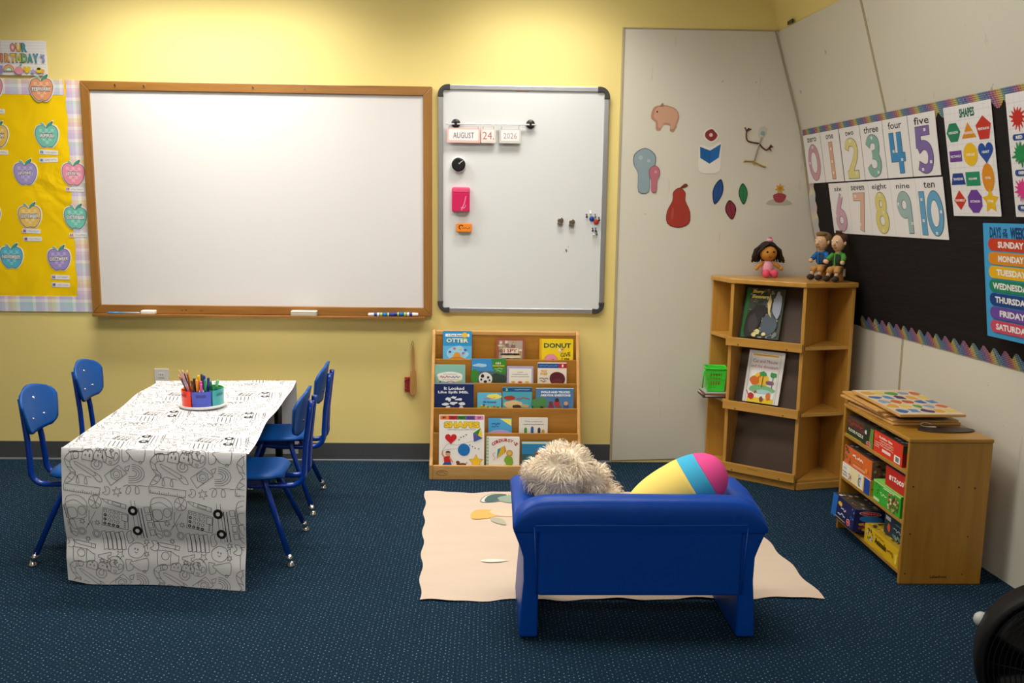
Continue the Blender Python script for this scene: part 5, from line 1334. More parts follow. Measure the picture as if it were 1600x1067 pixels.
for (c, r), cnt in zip(lobes, (2900, 800, 800, 1500, 1700)):
    for i in range(cnt):
        z = rn.uniform(-1, 1); a = rn.uniform(0, 2*PI); q = math.sqrt(1-z*z)
        d = Vector((q*math.cos(a), q*math.sin(a), z)); p = c + Vector((d.x*r.x, d.y*r.y, d.z*r.z)); nrm = Vector((d.x/r.x, d.y/r.y, d.z/r.z)).normalized()
        if any((Vector(((p.x-c2.x)/r2.x, (p.y-c2.y)/r2.y, (p.z-c2.z)/r2.z))).length < 0.90 for c2, r2 in lobes if c2 is not c): continue
        if p.z < 0.305: continue
        tan = Vector((rn.gauss(0, 1), rn.gauss(0, 1), rn.gauss(0, 1)-0.25)); tan = (tan-nrm*tan.dot(nrm)).normalized()
        # locks: strands near one another bend the same way
        tn = Vector((math.sin(p.x*90+p.z*40), math.cos(p.y*80+p.x*35), math.sin(p.z*85+2)-0.5)); tn = (tn-nrm*tn.dot(nrm)); tan = (tan*0.45+tn).normalized()
        L = rn.uniform(0.020, 0.042)*(1.0 if p.z > 0.45 else 0.8)
        s_ = nrm.cross(tan).normalized(); w_ = rn.uniform(0.0009, 0.0018)
        pts = [p-nrm*0.004, p+nrm*L*0.42+tan*L*0.12, p+nrm*L*0.66+tan*L*0.42, p+nrm*L*0.72+tan*L*0.80-Vector((0, 0, L*0.1))]
        vs = []
        for k, (pp, ww) in enumerate(zip(pts, (1.0, 0.95, 0.6, 0.08))): vs += [pp-s_*w_*ww-base, pp+s_*w_*ww-base]
        g.add(vs, [(0, 1, 3, 2), (2, 3, 5, 4), (4, 5, 7, 6)], FUR, True)
fo = g.build('fur', t); fo['kind'] = 'stuff'
PY, PB, PP = pmat('pillow_yellow', '#ffe27a', 0.85, spec=0.15), pmat('pillow_blue', '#4ab6e0', 0.85, spec=0.15), pmat('pillow_pink', '#f0569c', 0.85, spec=0.15)
a_ = Vector((0.494, -1.890, 0.330)); b_ = Vector((0.834, -1.915, 0.548)); ax = (b_-a_)
qm = ax.to_track_quat('Z', 'Y').to_matrix().to_4x4(); qm.translation = a_
t = thing('pillow', 'long plush pillow in yellow, blue and pink stripes leaning on the sofa arm', 'pillow', M=qm)
L = ax.length
def prad(u): return 0.104*(max(0.0, 1-abs((u-0.55)/0.55)**2.3))**0.5 if u < 0.55 else 0.104*(max(0.0, 1-((u-0.55)/0.45)**2.6))**0.46
for nm, u0, u1, mt in (('yellow_section', 0.0, 0.675, PY), ('blue_section', 0.675, 0.82, PB), ('pink_section', 0.82, 1.0, PP)):
    g = G(); k = 22; prof = [(max(prad(u0+(u1-u0)*i/k), 0.0005), L*(u0+(u1-u0)*i/k)) for i in range(k+1)]
    g.lathe(prof, mt, 40); o = g.build(nm, t); o['label'] = nm.split('_')[0]+' plush section'

# ================================================================== CORNER SHELF UNIT
cA, cB, cC, cD, cE = Vector((1.238, -0.030)), Vector((1.285, -0.258)), Vector((1.600, -0.509)), Vector((1.878, -0.452)), Vector((1.850, -0.030))
u_ = (cC-cB).normalized(); inn = Vector((-u_.y, u_.x)); LBC = (cC-cB).length
t = thing('corner_shelf', 'wooden corner shelf unit with slanted book displays and side cubbies', 'shelf', (1.55, -0.28, 0))
OFS = Vector((1.55, -0.28))
def pl(*ps): return [(p.x-OFS.x, p.y-OFS.y) for p in ps]
HT = 1.080
g = G(); g.prism(pl(cA-Vector((0.005, 0.004)), cB-inn*0.006-u_*0.004, cC-inn*0.008, cD+Vector((0.008, -0.006)), cE+Vector((0.004, 0)),), HT-0.026, HT, BIRCHX); g.build('top_board', t, bevel=0.005)
inn_c = cC + inn*0.36   # inner corner of the right cubbies
inn_b = cB + inn*0.20
def slab(p, q, th, z0, z1, mt, name, bevel=0.003):
    d = (q-p).normalized(); n_ = Vector((-d.y, d.x))*th/2
    g = G(); g.prism(pl(p-n_, q-n_, q+n_, p+n_), z0, z1, mt); return g.build(name, t, bevel=bevel)
slab(cA+Vector((0.010, 0)), Vector((1.51, -0.028)), 0.018, 0.0, HT-0.026, BIRCH, 'back_panel')
slab(cB+inn*0.004+u_*0.010, inn_b+u_*0.010, 0.019, 0.04, HT-0.026, BIRCH, 'divider')
slab(cC+inn*0.004-u_*0.008, inn_c+Vector((-0.005, 0.0)), 0.019, 0.04, HT-0.026, BIRCH, 'divider')
slab(cD+Vector((-0.010, 0.002)), inn_c+Vector((0.012, 0.012)), 0.019, 0.0, HT-0.026, BIRCH, 'side_panel')
for z0, z1 in ((0.036, 0.054), (0.388, 0.406), (0.735, 0.753)):
    g = G(); g.prism(pl(cC+Vector((0.012, 0.004)), cD+Vector((-0.018, 0.006)), inn_c+Vector((0.004, -0.008)), inn_c+Vector((-0.012, -0.014))), z0, z1, BIRCHX); g.build('cubby_shelf', t, bevel=0.002)
for z0, z1 in ((0.036, 0.054), (0.405, 0.423), (0.752, 0.770)):
    g = G(); g.prism(pl(cA+Vector((0.004, -0.010)), cB+Vector((0.004, 0.010)), inn_b+Vector((0.0, 0.0)), Vector((1.40, -0.040))), z0, z1, BIRCHX); g.build('cubby_shelf', t, bevel=0.002)
g = G(); g.box(0, 0.001, 0, 0.001, 0, 0.001, BIRCH)
slab(cB+u_*0.0+inn*0.012, cC+inn*0.012, 0.018, 0.0, 0.040, BIRCHX, 'kick_board')
slab(cC+Vector((0.012, 0.010)), cD+Vector((-0.01, 0.012)), 0.018, 0.0, 0.038, BIRCHX, 'kick_board')
slab(cA+Vector((0.006, 0)), cB+Vector((0.006, 0.008)), 0.016, 0.0, 0.038, BIRCHX, 'kick_board')
# frame across the display: local x along B to C, y up, z towards the room
def disp(tpos, z, depth, lean):
    p = cB+u_*tpos+inn*depth; n_ = -inn
    X = Vector((u_.x, u_.y, 0)); Zv = Vector((n_.x, n_.y, 0)); Y = Vector((0, 0, 1))
    M = Matrix((X, Y, Zv)).transposed().to_4x4() @ Matrix.Rotation(-lean, 4, 'X'); M.translation = (p.x, p.y, z); return M
Ti = Matrix.Translation((-OFS.x, -OFS.y, 0))
for z0, z1, zt in ((0.044, 0.088, 0.392), (0.382, 0.428, 0.735), (0.726, 0.771, HT-0.030)):
    g = G(); g.box(-LBC/2-0.004, LBC/2+0.002, 0, z1-z0, 0.0, 0.016, BIRCHX)
    for x in (-0.135, 0.125): g.cone((x, 0.008, 0.015), (x, 0.008, 0.0175), 0.004, 0.004, pmat('screw_dark', '#5a3410', 0.5), 10)
    g.build('ledge', t, M=Ti @ disp(LBC/2, z0, -0.004, 0), bevel=0.003)
    hh_ = zt-z1; ln = math.atan2(0.085, hh_); g = G(); Lh = hh_/math.cos(ln)+0.004
    g.box(-LBC/2+0.020, LBC/2-0.020, -0.03, Lh, -0.008, 0.0, MDF); g.build('display_board', t, M=Ti @ disp(LBC/2, z1-0.002, 0.078, ln))
    if z0 < 0.1:
        g = G(); g.M = Ti @ disp(LBC/2-0.02, z0, -0.004, 0) ; g.at(0.0165); g.squiggle(-0.030, 0.030, 0.030, 0.006, 0.0018, '#6a4214', 5); g.build('stamp', t)
@cover('#4d5348')
def d_beaver(g, w, h):
    rn = random.Random(9)
    g.rect(-w/2, 0, -w/2+w*0.09, h, '#2f7d3a')
    for i in range(150): g.poly(blob(rn.uniform(-0.36, 0.44)*w, rn.uniform(0.02, 0.97)*h, w*rn.uniform(0.015, 0.05), h*rn.uniform(0.01, 0.04), i), rn.choice(['#6b6a4c', '#3c4430', '#8f8f7a', '#b9b9a6', '#5f4f38', '#39453a', '#7c8794', '#a37d55']), i % 6 == 0)
    g.z += 0.0003
    g.poly(blob(w*0.36, h*0.68, w*0.11, h*0.26, 3), '#a9b4c2'); g.poly(blob(w*0.20, h*0.28, w*0.20, h*0.20, 6), '#55606c')
    g.poly([(w*0.14, h*0.90), (w*0.20, h*0.74), (w*0.19, h*0.56), (w*0.24, h*0.42), (w*0.15, h*0.50), (w*0.10, h*0.70)], '#ecd591')
    g.poly(spline([(-w*0.40, h*0.04), (-w*0.41, h*0.36), (-w*0.30, h*0.54), (-w*0.10, h*0.66), (w*0.06, h*0.64), (w*0.12, h*0.52), (w*0.02, h*0.44), (-w*0.04, h*0.28), (-w*0.16, h*0.04)], 4, True), '#2f2a2a')
    g.poly(blob(-w*0.22, h*0.30, w*0.12, h*0.18, 2), '#403938')
    for i in range(9): g.poly(blob(-w*0.02+rn.uniform(-0.14, 0.16)*w, h*0.10+rn.uniform(-0.05, 0.05)*h, w*0.055, h*0.035, i+4), rn.choice(['#e9dc98', '#d9c67a', '#f2e9b4']), i % 3 == 0)
    g.z += 0.0003
    g.text('Busy', -w*0.17, h*0.915, w*0.30, h*0.085, '#f2e27a', 0.06, shear=0.15); g.text('Beavers', -w*0.10, h*0.825, w*0.44, h*0.075, '#f2e27a', 0.06, shear=0.15)
@cover('#e6e4e2')
def d_dino(g, w, h):
    g.stroke([(-w*0.43, h*0.0), (-w*0.43, h*0.95), (w*0.40, h*0.95), (w*0.40, 0)], 0.0012, '#55555c', up=True); g.rect(-w*0.38, h*0.895, w*0.34, h*0.935, '#e9b648')
    g.squiggle(-w*0.30, w*0.28, h*0.915, h*0.014, 0.0012, '#7a5a24', 5)
    g.text('Cat and Mouse', -w*0.02, h*0.80, w*0.68, h*0.065, '#b04a72', 0.0); g.text('and the dinosaurs', -w*0.02, h*0.70, w*0.76, h*0.065, '#b04a72', 0.0)
    g.rect(-w*0.38, 0, w*0.35, h*0.62, '#eef0ec'); g.poly(blob(-w*0.08, h*0.44, w*0.26, h*0.13, 3), '#f2c738'); g.rect(-w*0.38, h*0.0, w*0.35, h*0.10, '#f0cd3a'); g.poly(blob(-w*0.02, h*0.26, w*0.36, h*0.08, 6), '#7fbf86'); g.poly(blob(w*0.06, h*0.22, w*0.22, h*0.04, 6), '#a9d3dc')
    g.poly(blob(-w*0.24, h*0.42, w*0.14, h*0.08, 4), '#e0762a'); g.stroke(spline([(-w*0.16, h*0.46), (-w*0.08, h*0.54), (-w*0.12, h*0.58)], 4), w*0.05, '#e0762a', up=True)
    for x in (-0.02, 0.26):
        g.stroke([(x*w, h*0.30), ((x+0.01)*w, h*0.52)], w*0.025, '#8a5a2c', up=True); g.poly(blob(x*w, h*0.56, w*0.11, h*0.045, int(x*90)+5, 12, 0.3), '#3f9a58')
    g.poly(blob(w*0.20, h*0.40, w*0.12, h*0.04, 8), '#86647c'); g.poly(blob(-w*0.28, h*0.12, w*0.09, h*0.06, 7), '#c02f2c'); g.stroke([(-w*0.20, h*0.18), (-w*0.14, h*0.22)], w*0.04, '#c02f2c', up=True); g.stroke([(-w*0.34, h*0.12), (-w*0.42, h*0.22)], w*0.025, '#c02f2c', up=True)
    g.poly(blob(w*0.20, h*0.14, w*0.06, h*0.07, 5), '#e07a30'); g.poly(blob(w*0.02, h*0.08, w*0.05, h*0.05, 2), '#8c4a3a')
lnb = 0.27
M = disp(0.150, 0.766, 0.062, lnb) @ Matrix.Translation((0, 0, 0.012)); book(0, 0.208, 0, 0, 0.268, 'hardback with a beaver photo on the upper display of the corner shelf', d_beaver, 0.010, M=M, spine='#2f7d3a', group='books on the corner shelf displays')
M = disp(0.174, 0.420, 0.062, lnb) @ Matrix.Translation((0, 0, 0.012)); book(0, 0.196, 0, 0, 0.280, 'white dinosaur picture book on the middle display of the corner shelf', d_dino, 0.006, M=M, group='books on the corner shelf displays')
# green basket on a few thin folders in the left cubby
FZ = 0.424
for i, (dx, dy, a, c, lb) in enumerate(((0.0, 0.0, 0.10, '#4a4038', 'dark folder at the bottom of the pile in the left cubby'), (0.008, 0.004, 0.16, '#e3dcd2', 'cream folder second from the bottom in the left cubby'), (0.004, -0.004, 0.05, '#8a4a3c', 'thin brown book third from the bottom in the left cubby'), (0.010, 0.0, 0.12, '#a9b0a4', 'grey green folder on top of the pile under the green basket'))):
    g = G(); g.M = Matrix.Translation((1.272+dx, -0.150+dy, FZ+0.0075*i)) @ Matrix.Rotation(a-0.12, 4, 'Z'); g.box(-0.092, 0.034, -0.062, 0.085, 0, 0.0068, ink(c)); tag(g.build('folder', bevel=0.001), lb, 'folder')
GRN = pmat('green_plastic', '#45dc3c', 0.4)
BZ = FZ+0.0315
t = thing('basket', 'bright green slotted plastic basket in the left cubby of the corner shelf', 'basket', (1.258, -0.138, BZ), R(-8))
g = G(); w0, w1, d0, d1, H_ = 0.044, 0.054, 0.046, 0.056, 0.125
def rectpt(k, w, d): return [(-w, -d), (w, -d), (w, d), (-w, d)][k % 4]
for k in range(4):
    a0 = Vector(rectpt(k, w0, d0)); a1 = Vector(rectpt(k+1, w0, d0)); b0 = Vector(rectpt(k, w1, d1)); b1 = Vector(rectpt(k+1, w1, d1))
    def P(u, v): q = lerp(lerp(a0, a1, u), lerp(b0, b1, u), v); return Vector((q.x, q.y, H_*v))
    nout = Vector((a1-a0)).normalized(); nout = Vector((nout.y, -nout.x, 0))
    def piece(u0_, u1_, v0_, v1_):
        c = [P(u0_, v0_), P(u1_, v0_), P(u1_, v1_), P(u0_, v1_)]; vs = [p_+nout*0.0015 for p_ in c]+[p_-nout*0.0015 for p_ in c]
        g.add(vs, [(0, 1, 2, 3), (7, 6, 5, 4), (0, 4, 5, 1), (1, 5, 6, 2), (2, 6, 7, 3), (3, 7, 4, 0)], GRN)
    piece(0, 1, 0, 0.14); piece(0, 1, 0.46, 0.54); piece(0, 1, 0.80, 1.0); piece(0, 0.08, 0.14, 0.8); piece(0.92, 1, 0.14, 0.8)
    for i in range(1, 7): piece(i/7-0.02+0.0, i/7+0.03, 0.14, 0.80)
g.box(-w0, w0, -d0, d0, 0, 0.003, GRN); g.build('body', t)
g = G(); g.tube([(-w1-0.004, -d1-0.004, H_), (w1+0.004, -d1-0.004, H_), (w1+0.004, d1+0.004, H_), (-w1-0.004, d1+0.004, H_)], 0.005, GRN, 8, True); g.build('rim', t)
g = G(); g.tube([(-w1-0.002, -d1-0.002, H_), (-w1-0.014, -d1-0.006, H_*0.9), (-w1-0.020, -d1-0.008, 0.02)], 0.004, GRN, 8); g.build('handle', t)

# ================================================================== DOLLS ON THE CORNER SHELF (plain rag dolls)
def M3(rx, ry, rz): return (Matrix.Rotation(rz, 3, 'Z') @ Matrix.Rotation(ry, 3, 'Y') @ Matrix.Rotation(rx, 3, 'X'))
SK1 = pmat('doll_skin_tan', '#c98a35', 0.85); PK1 = pmat('doll_pink', '#e2506e', 0.85); PK2 = pmat('doll_pink_light', '#e9a5b4', 0.85); HR1 = pmat('doll_hair_dark', '#2a1c14', 0.9)
t = thing('rag_doll', 'small rag doll with shaggy dark hair and pink outfit sitting on the corner shelf', 'doll', (1.510, -0.150, HT+0.001))
g = G(); g.ell((0, 0, 0.050), (0.034, 0.030, 0.044), PK2, 18, 12); g.build('dress', t)
g = G(); g.ell((0, -0.002, 0.130), (0.046, 0.042, 0.045), SK1, 24, 16)
for s in (-1, 1): g.tube([(s*0.026, -0.004, 0.078), (s*0.050, -0.014, 0.062), (s*0.064, -0.022, 0.050)], 0.010, SK1, 10, radii=[0.010, 0.010, 0.009]); g.ell((s*0.066, -0.024, 0.048), (0.011, 0.011, 0.011), SK1, 12, 8)
g.build('body', t)
g = G()
for s in (-1, 1):
    g.cone((s*0.017, -0.040, 0.136), (s*0.0172, -0.0425, 0.136), 0.006, 0.005, BLACKPL, 12)
g.tube(spline([(-0.010, -0.043, 0.112), (0, -0.0445, 0.108), (0.010, -0.043, 0.112)], 4), 0.0012, pmat('stitch_red', '#8a3028', 0.8), 6); g.build('face', t)
for s in (-1, 1):
    g = G(); g.tube([(s*0.018, -0.010, 0.024), (s*0.022, -0.050, 0.020)], 0.016, PK1, 12); g.ell((s*0.022, -0.056, 0.022), (0.019, 0.018, 0.022), PK1, 14, 10); g.build('leg', t)
g = G(); g.ell((0, 0.012, 0.148), (0.052, 0.044, 0.046), HR1, 22, 14)
rn = random.Random(4)
for i in range(170):
    a = rn.uniform(-0.35, PI+0.35); x = math.cos(a); y = math.sin(a)
    top = Vector((x*0.030, 0.012+y*0.026, 0.180)); mid = Vector((x*rn.uniform(0.058, 0.072), 0.010+y*0.052, 0.146)); end = Vector((x*rn.uniform(0.066, 0.086), 0.006+y*0.058, rn.uniform(0.078, 0.108)))
    g.tube([top, mid, end], 0.003, HR1, 5)
for i in range(36):
    s_ = -1 if i % 2 else 1; u_2 = rn.uniform(0, 1)
    g.tube([Vector((s_*0.003, -0.030*u_2, 0.190-0.010*u_2)), Vector((s_*0.030, -0.038*u_2, 0.172-0.006*u_2)), Vector((s_*0.056, -0.026*u_2, 0.138)), Vector((s_*rn.uniform(0.060, 0.088), -0.012, rn.uniform(0.078, 0.104)))], 0.003, HR1, 5)
g.build('hair', t)
g = G(); g.ell((0.004, -0.006, 0.198), (0.017, 0.014, 0.012), PK2, 14, 10); g.ell((0.004, -0.006, 0.208), (0.010, 0.010, 0.009), pmat('doll_bow', '#c05a82', 0.85), 12, 8); g.build('hair_bow', t)
def boy(x, y, rz, shirt, vest, hair, lab, tuft):
    SK = pmat('doll_skin_pale', '#dfb48c', 0.85); KH = pmat('doll_khaki', '#c08f4e', 0.9); SH = pmat('doll_shoe', '#3a2a22', 0.8); HR = pmat('hair'+hair, hair, 0.9); S1 = pmat('shirt'+shirt, shirt, 0.85); S2 = pmat('vest'+vest, vest, 0.85)
    t = thing('rag_doll', lab, 'doll', (x, y, HT+0.001), rz, 'boy rag dolls on the corner shelf')
    g = G(); g.ell((0, 0.004, 0.112), (0.033, 0.026, 0.046), S1, 18, 12)
    for s in (-1, 1): g.tube([(s*0.026, 0.0, 0.140), (s*0.040, -0.008, 0.122), (s*0.044, -0.020, 0.108)], 0.013, S1, 10, radii=[0.012, 0.013, 0.012])
    g.build('shirt', t)
    g = G(); g.ell((0, 0.002, 0.110), (0.0345, 0.0285, 0.040), S2, 18, 12); g.box(-0.003, 0.003, -0.0295, -0.020, 0.082, 0.140, S1); g.build('vest', t)
    g = G(); g.ell((0, -0.004, 0.196), (0.036, 0.038, 0.044), SK, 20, 14, fn=lambda p: Vector((p.x*(0.9+0.1*p.z), p.y, p.z)))
    g.ell((0, -0.045, 0.190), (0.009, 0.010, 0.009), SK, 10, 8); g.cone((0, 0, 0.145), (0, 0, 0.165), 0.014, 0.014, SK, 12)
    for s in (-1, 1): g.ell((s*0.036, 0.0, 0.196), (0.006, 0.008, 0.010), SK, 8, 6)
    g.build('head', t)
    for s in (-1, 1):
        g = G(); g.ell((s*0.046, -0.028, 0.100), (0.012, 0.012, 0.012), SK, 12, 8); g.build('hand', t)
        g = G(); g.tube([(s*0.022, -0.034, 0.056), (s*0.024, -0.040, 0.026)], 0.011, SK, 10); g.build('leg', t)
    g = G()
    for s in (-1, 1): g.ell((s*0.014, -0.039, 0.204), (0.0055, 0.004, 0.007), WHITEPL, 10, 8); g.ell((s*0.014, -0.0425, 0.204), (0.0028, 0.002, 0.0036), BLACKPL, 8, 6)
    g.tube(spline([(-0.012, -0.036, 0.174), (0, -0.040, 0.170), (0.012, -0.036, 0.174)], 4), 0.0016, pmat('stitch_red', '#8a3028', 0.8), 6); g.build('face', t)
    g = G(); g.ell((0, 0.010, 0.212), (0.040, 0.038, 0.038), HR, 20, 14)
    if tuft:
        for i in range(7): g.cone((-0.012+0.004*i, -0.006, 0.240), (-0.016+0.006*i, -0.012, 0.262), 0.005, 0.001, HR, 6)
    else: g.ell((0, -0.014, 0.238), (0.030, 0.024, 0.014), HR, 14, 8)
    g.build('hair', t)
    g = G(); g.ell((0, 0.0, 0.066), (0.033, 0.028, 0.022), KH, 16, 10)
    for s in (-1, 1): g.tube([(s*0.016, -0.004, 0.062), (s*0.021, -0.030, 0.060), (s*0.023, -0.038, 0.044)], 0.017, KH, 12, radii=[0.018, 0.017, 0.016])
    g.build('shorts', t)
    for s in (-1, 1):
        g = G(); g.ell((s*0.025, -0.048, 0.016), (0.016, 0.024, 0.0155), SH, 14, 10); g.build('shoe', t)
    g = G(); g.box(-0.020, 0.020, 0.010, 0.034, 0.001, 0.070, KH); g.build('seat_bottom', t, bevel=0.008)
    return t
boy(1.740, -0.316, R(-60), '#1769b4', '#1c3f66', '#7a5c34', 'rag doll in a blue shirt with light brown hair on the shelf corner', False)
o = boy(1.782, -0.424, R(-56), '#4f9a34', '#1d3320', '#4a2a1a', 'rag doll in a green shirt with dark brown tufted hair on the shelf corner', True)
g = G(); g.box(0.026, 0.0275, 0.012, 0.030, 0.028, 0.066, PAPER); g.build('care_tag', o)

# ================================================================== LOW SHELF WITH PUZZLE BOXES
QX0, QX1, QY0, QY1, QH = 1.610, 1.934, -1.664, -1.040, 0.583
t = thing('low_shelf', 'low wooden shelf full of puzzle boxes against the right wall', 'shelf', (QX0, QY0, 0))
LQ = QY1-QY0; WQ = QX1-QX0
for y0 in (0.0, LQ-0.016):
    g = G(); g.box(0, WQ, y0, y0+0.016, 0.0, QH-0.016, HONEY)
    if y0 == 0:
        g.M = F90; DK = ink('#4a2a10')
        for x, z, r in ((0.028, 0.395, 0.004), (0.205, 0.393, 0.004), (0.268, 0.390, 0.004), (0.030, 0.205, 0.0035), (0.258, 0.195, 0.003), (0.022, 0.044, 0.003), (0.248, 0.042, 0.003)):
            g.at(0.0006); g.poly(circ(x, z, r, None, 12), DK)
        g.at(0.0006); g.text('Lakeshore', 0.155, 0.032, 0.066, 0.011, '#3a2008', 0.02); g.M = None
    g.build('side_panel', t, bevel=0.004)
g = G(); g.box(-0.002, WQ+0.002, -0.002, LQ+0.002, QH-0.016, QH, HONEYX); g.build('top_board', t, bevel=0.004)
for z in (0.036, 0.238, 0.436):
    g = G(); g.box(0.002, WQ-0.008, 0.016, LQ-0.016, z, z+0.015, HONEYX); g.build('shelf_board', t, bevel=0.002)
g = G(); g.box(WQ-0.008, WQ-0.002, 0.016, LQ-0.016, 0.036, QH-0.016, HONEY); g.build('back_panel', t)
# boxes: front face towards -x, near end towards -y
def gbox(name, yn, yf, z0, h, x0, dep, base, front, end, label, top='#5a5348', tilt=None, topdraw=None, group='puzzle boxes on the low shelf'):
    w_ = yf-yn; g = G(); g.box(0, dep, 0, w_, 0, h, ink(base))
    # front face frame: local x runs from far (left in view) to near, y up, z to -x
    g.M = Matrix(((0, 0, -1, -0.0004), (-1, 0, 0, w_), (0, 1, 0, 0), (0, 0, 0, 1))); g.at(0); front(g, w_, h)
    g.M = Matrix(((1, 0, 0, 0), (0, 0, -1, -0.0004), (0, 1, 0, 0), (0, 0, 0, 1))); g.at(0); end(g, dep, h)
    g.M = Matrix(((0, 1, 0, 0), (-1, 0, 0, w_), (0, 0, 1, h+0.0004), (0, 0, 0, 1))); g.at(0); (topdraw or (lambda g, a, b: g.rect(0.003, 0.003, a-0.003, b-0.003, top)))(g, w_, dep)
    g.M = None
    M = Matrix.Translation((x0, yn, z0))
    if tilt is not None: M = M @ tilt
    return tag(g.build(name, M=M), label, 'puzzle box', group)
def speck(g, x0, y0, x1, y1, n, cols, seed, r=0.008):
    rn = random.Random(seed); xs = sorted((x0, x1)); ys = sorted((y0, y1))
    for i in range(n): g.poly(blob(rn.uniform(xs[0]+r, xs[1]-r), rn.uniform(ys[0]+r*0.6, ys[1]-r*0.6), r*rn.uniform(0.5, 1.0), r*rn.uniform(0.4, 0.7), i+seed), rn.choice(cols), i % 5 == 0)
    g.z += 0.0003
def oval(g, x, y, rx, ry, txt='Melissa & Doug'):
    g.poly(circ(x, y, rx, ry, 20), '#e9e2dc'); g.poly(circ(x, y, rx*0.93, ry*0.88, 20), '#b8202c'); g.text(txt, x, y, rx*1.4, ry*0.6, '#f2e9e4', 0.0)
JUN = ['#4d3a2a', '#7a6a52', '#2f3a2a', '#8f4a34', '#a89878', '#3a4a5a']
def f_jur(g, w, h):
    g.rect(0, 0, w, h, '#27331f'); g.rect(0, h*0.45, w*0.66, h, '#57352c'); speck(g, 0, h*0.5, w*0.6, h, 24, ['#6e2f26', '#8a4032', '#3f2a22', '#5d4a3a'], 3); g.squiggle(w*0.06, w*0.58, h*0.70, h*0.22, 0.008, '#8c3a30', 6)
    g.text('FLOOR PUZZLE', w*0.36, h*0.32, w*0.56, h*0.16, '#e4e6dc', 0.03); g.text('48', w*0.72, h*0.66, w*0.07, h*0.22, '#eef0ea', 0.04); g.poly([(w*0.84, 0), (w, 0), (w, h), (w*0.90, h)], '#6f8a3a'); oval(g, w*0.84, h*0.14, w*0.08, h*0.13)
    g.rect(0, h*0.02, w*0.6, h*0.05, '#a9b83a')
def t_speck(seed): return lambda g, a, b: (g.rect(0.003, 0.003, a-0.003, b-0.003, '#4a4238'), speck(g, 0.003, 0.003, a-0.003, b*0.85, 60, JUN+['#c9c4d0', '#8a8fa8'], seed, 0.014))
e_green = lambda g, w, h: (g.rect(0, 0, w, h, '#3a4a26'), speck(g, 0, 0, w, h, 20, ['#7c9a3a', '#2f3a24'], 2))
gbox('puzzle_box', -1.342, -1.068, 0.4515, 0.084, 1.618, 0.28, '#2d3524', f_jur, e_green, 'dark green dinosaur puzzle box at the far end of the top compartment', topdraw=t_speck(5))
def f_build(g, w, h):
    g.rect(0, 0, w, h, '#d8361e'); g.text('Building Site', w*0.42, h*0.80, w*0.46, h*0.15, '#f3e9e2', 0.03); g.poly(circ(w*0.09, h*0.78, w*0.07, h*0.12), '#e0533c')
    for i in range(3): g.squiggle(w*0.22, w*0.70, h*(0.66-0.11*i), h*0.06, 0.003, '#ecb7a6', i+3)
    g.rect(w*0.32, h*0.18, w*0.62, h*0.32, '#f0dcd2'); g.rect(w*0.74, h*0.06, w*0.94, h*0.40, '#f2f0ec'); g.rect(w*0.79, h*0.12, w*0.90, h*0.34, '#6f7a74')
    for i in range(3): g.squiggle(w*0.05, w*0.22, h*(0.50-0.1*i), h*0.05, 0.003, '#efb2a0', i)
def e_build(g, w, h):
    g.rect(0, 0, w, h, '#8f1d18'); g.poly([(0, h), (w, h), (w, h*0.78), (0, h*0.66)], '#2e4a1e'); g.text('48', w*0.26, h*0.46, w*0.20, h*0.26, '#f2ece8', 0.05); g.text('Durable', w*0.30, h*0.20, w*0.34, h*0.10, '#e9cfc8', 0.0); g.stroke(circ(w*0.34, h*0.72, w*0.10, h*0.10, 16), 0.002, '#c9c4bc', True)
gbox('puzzle_box', -1.602, -1.345, 0.4515, 0.086, 1.617, 0.28, '#c8341e', f_build, e_build, 'red construction site puzzle box at the near end of the top compartment', topdraw=t_speck(9))
def f_or(g, w, h):
    g.rect(0, 0, w, h, '#d9682a'); speck(g, 0, 0, w*0.26, h, 26, ['#5a5648', '#8a8a7a', '#3a4238', '#a34a2c'], 5); g.squiggle(w*0.32, w*0.46, h*0.72, h*0.22, 0.007, '#f3ded0', 3); g.squiggle(w*0.49, w*0.70, h*0.72, h*0.22, 0.007, '#f3ded0', 7); g.rect(w*0.32, h*0.34, w*0.66, h*0.46, '#cf7a22'); g.rect(w*0.36, h*0.12, w*0.80, h*0.26, '#e49a78'); g.poly(blob(w*0.84, h*0.34, w*0.05, h*0.14, 3), '#e8962a')
e_or = lambda g, w, h: (g.rect(0, 0, w, h, '#6a5846'), speck(g, 0, 0, w, h, 60, JUN, 6, 0.01))
def f_24(g, w, h):
    g.rect(0, 0, w, h, '#e6e4da'); g.rect(w*0.28, 0, w*0.60, h, '#e9dcb0'); g.text('24', w*0.30, h*0.30, w*0.10, h*0.42, '#8a4a4a', 0.02); speck(g, w*0.55, 0, w*0.72, h, 10, ['#c9d2d6', '#a9bcc8'], 2); g.stroke(circ(w*0.66, h*0.42, w*0.05, h*0.26, 14, 1, 5), 0.005, '#2c4a5a', up=True); g.rect(w*0.77, 0, w*0.81, h, '#e9c23a'); g.rect(w*0.81, 0, w, h, '#15409a'); g.squiggle(w*0.03, w*0.20, h*0.42, h*0.10, 0.003, '#8a6a62', 5); g.squiggle(w*0.03, w*0.22, h*0.22, h*0.10, 0.003, '#8a6a62', 6); g.squiggle(w*0.05, w*0.18, h*0.74, h*0.14, 0.002, '#7f95a0', 7)
e_24 = lambda g, w, h: (g.rect(0, 0, w, h, '#c9a52a'), speck(g, 0, 0, w, h, 26, ['#7a6a1e', '#e3c94c'], 3, 0.008))
gbox('puzzle_box', -1.352, -1.062, 0.2535, 0.066, 1.612, 0.29, '#e0ddd2', f_24, e_24, 'white and blue puzzle box under the orange one in the middle compartment')
gbox('puzzle_box', -1.350, -1.068, 0.3200, 0.080, 1.616, 0.28, '#d06a2e', f_or, e_or, 'orange puzzle box on the far left stack of the middle compartment', topdraw=t_speck(12))
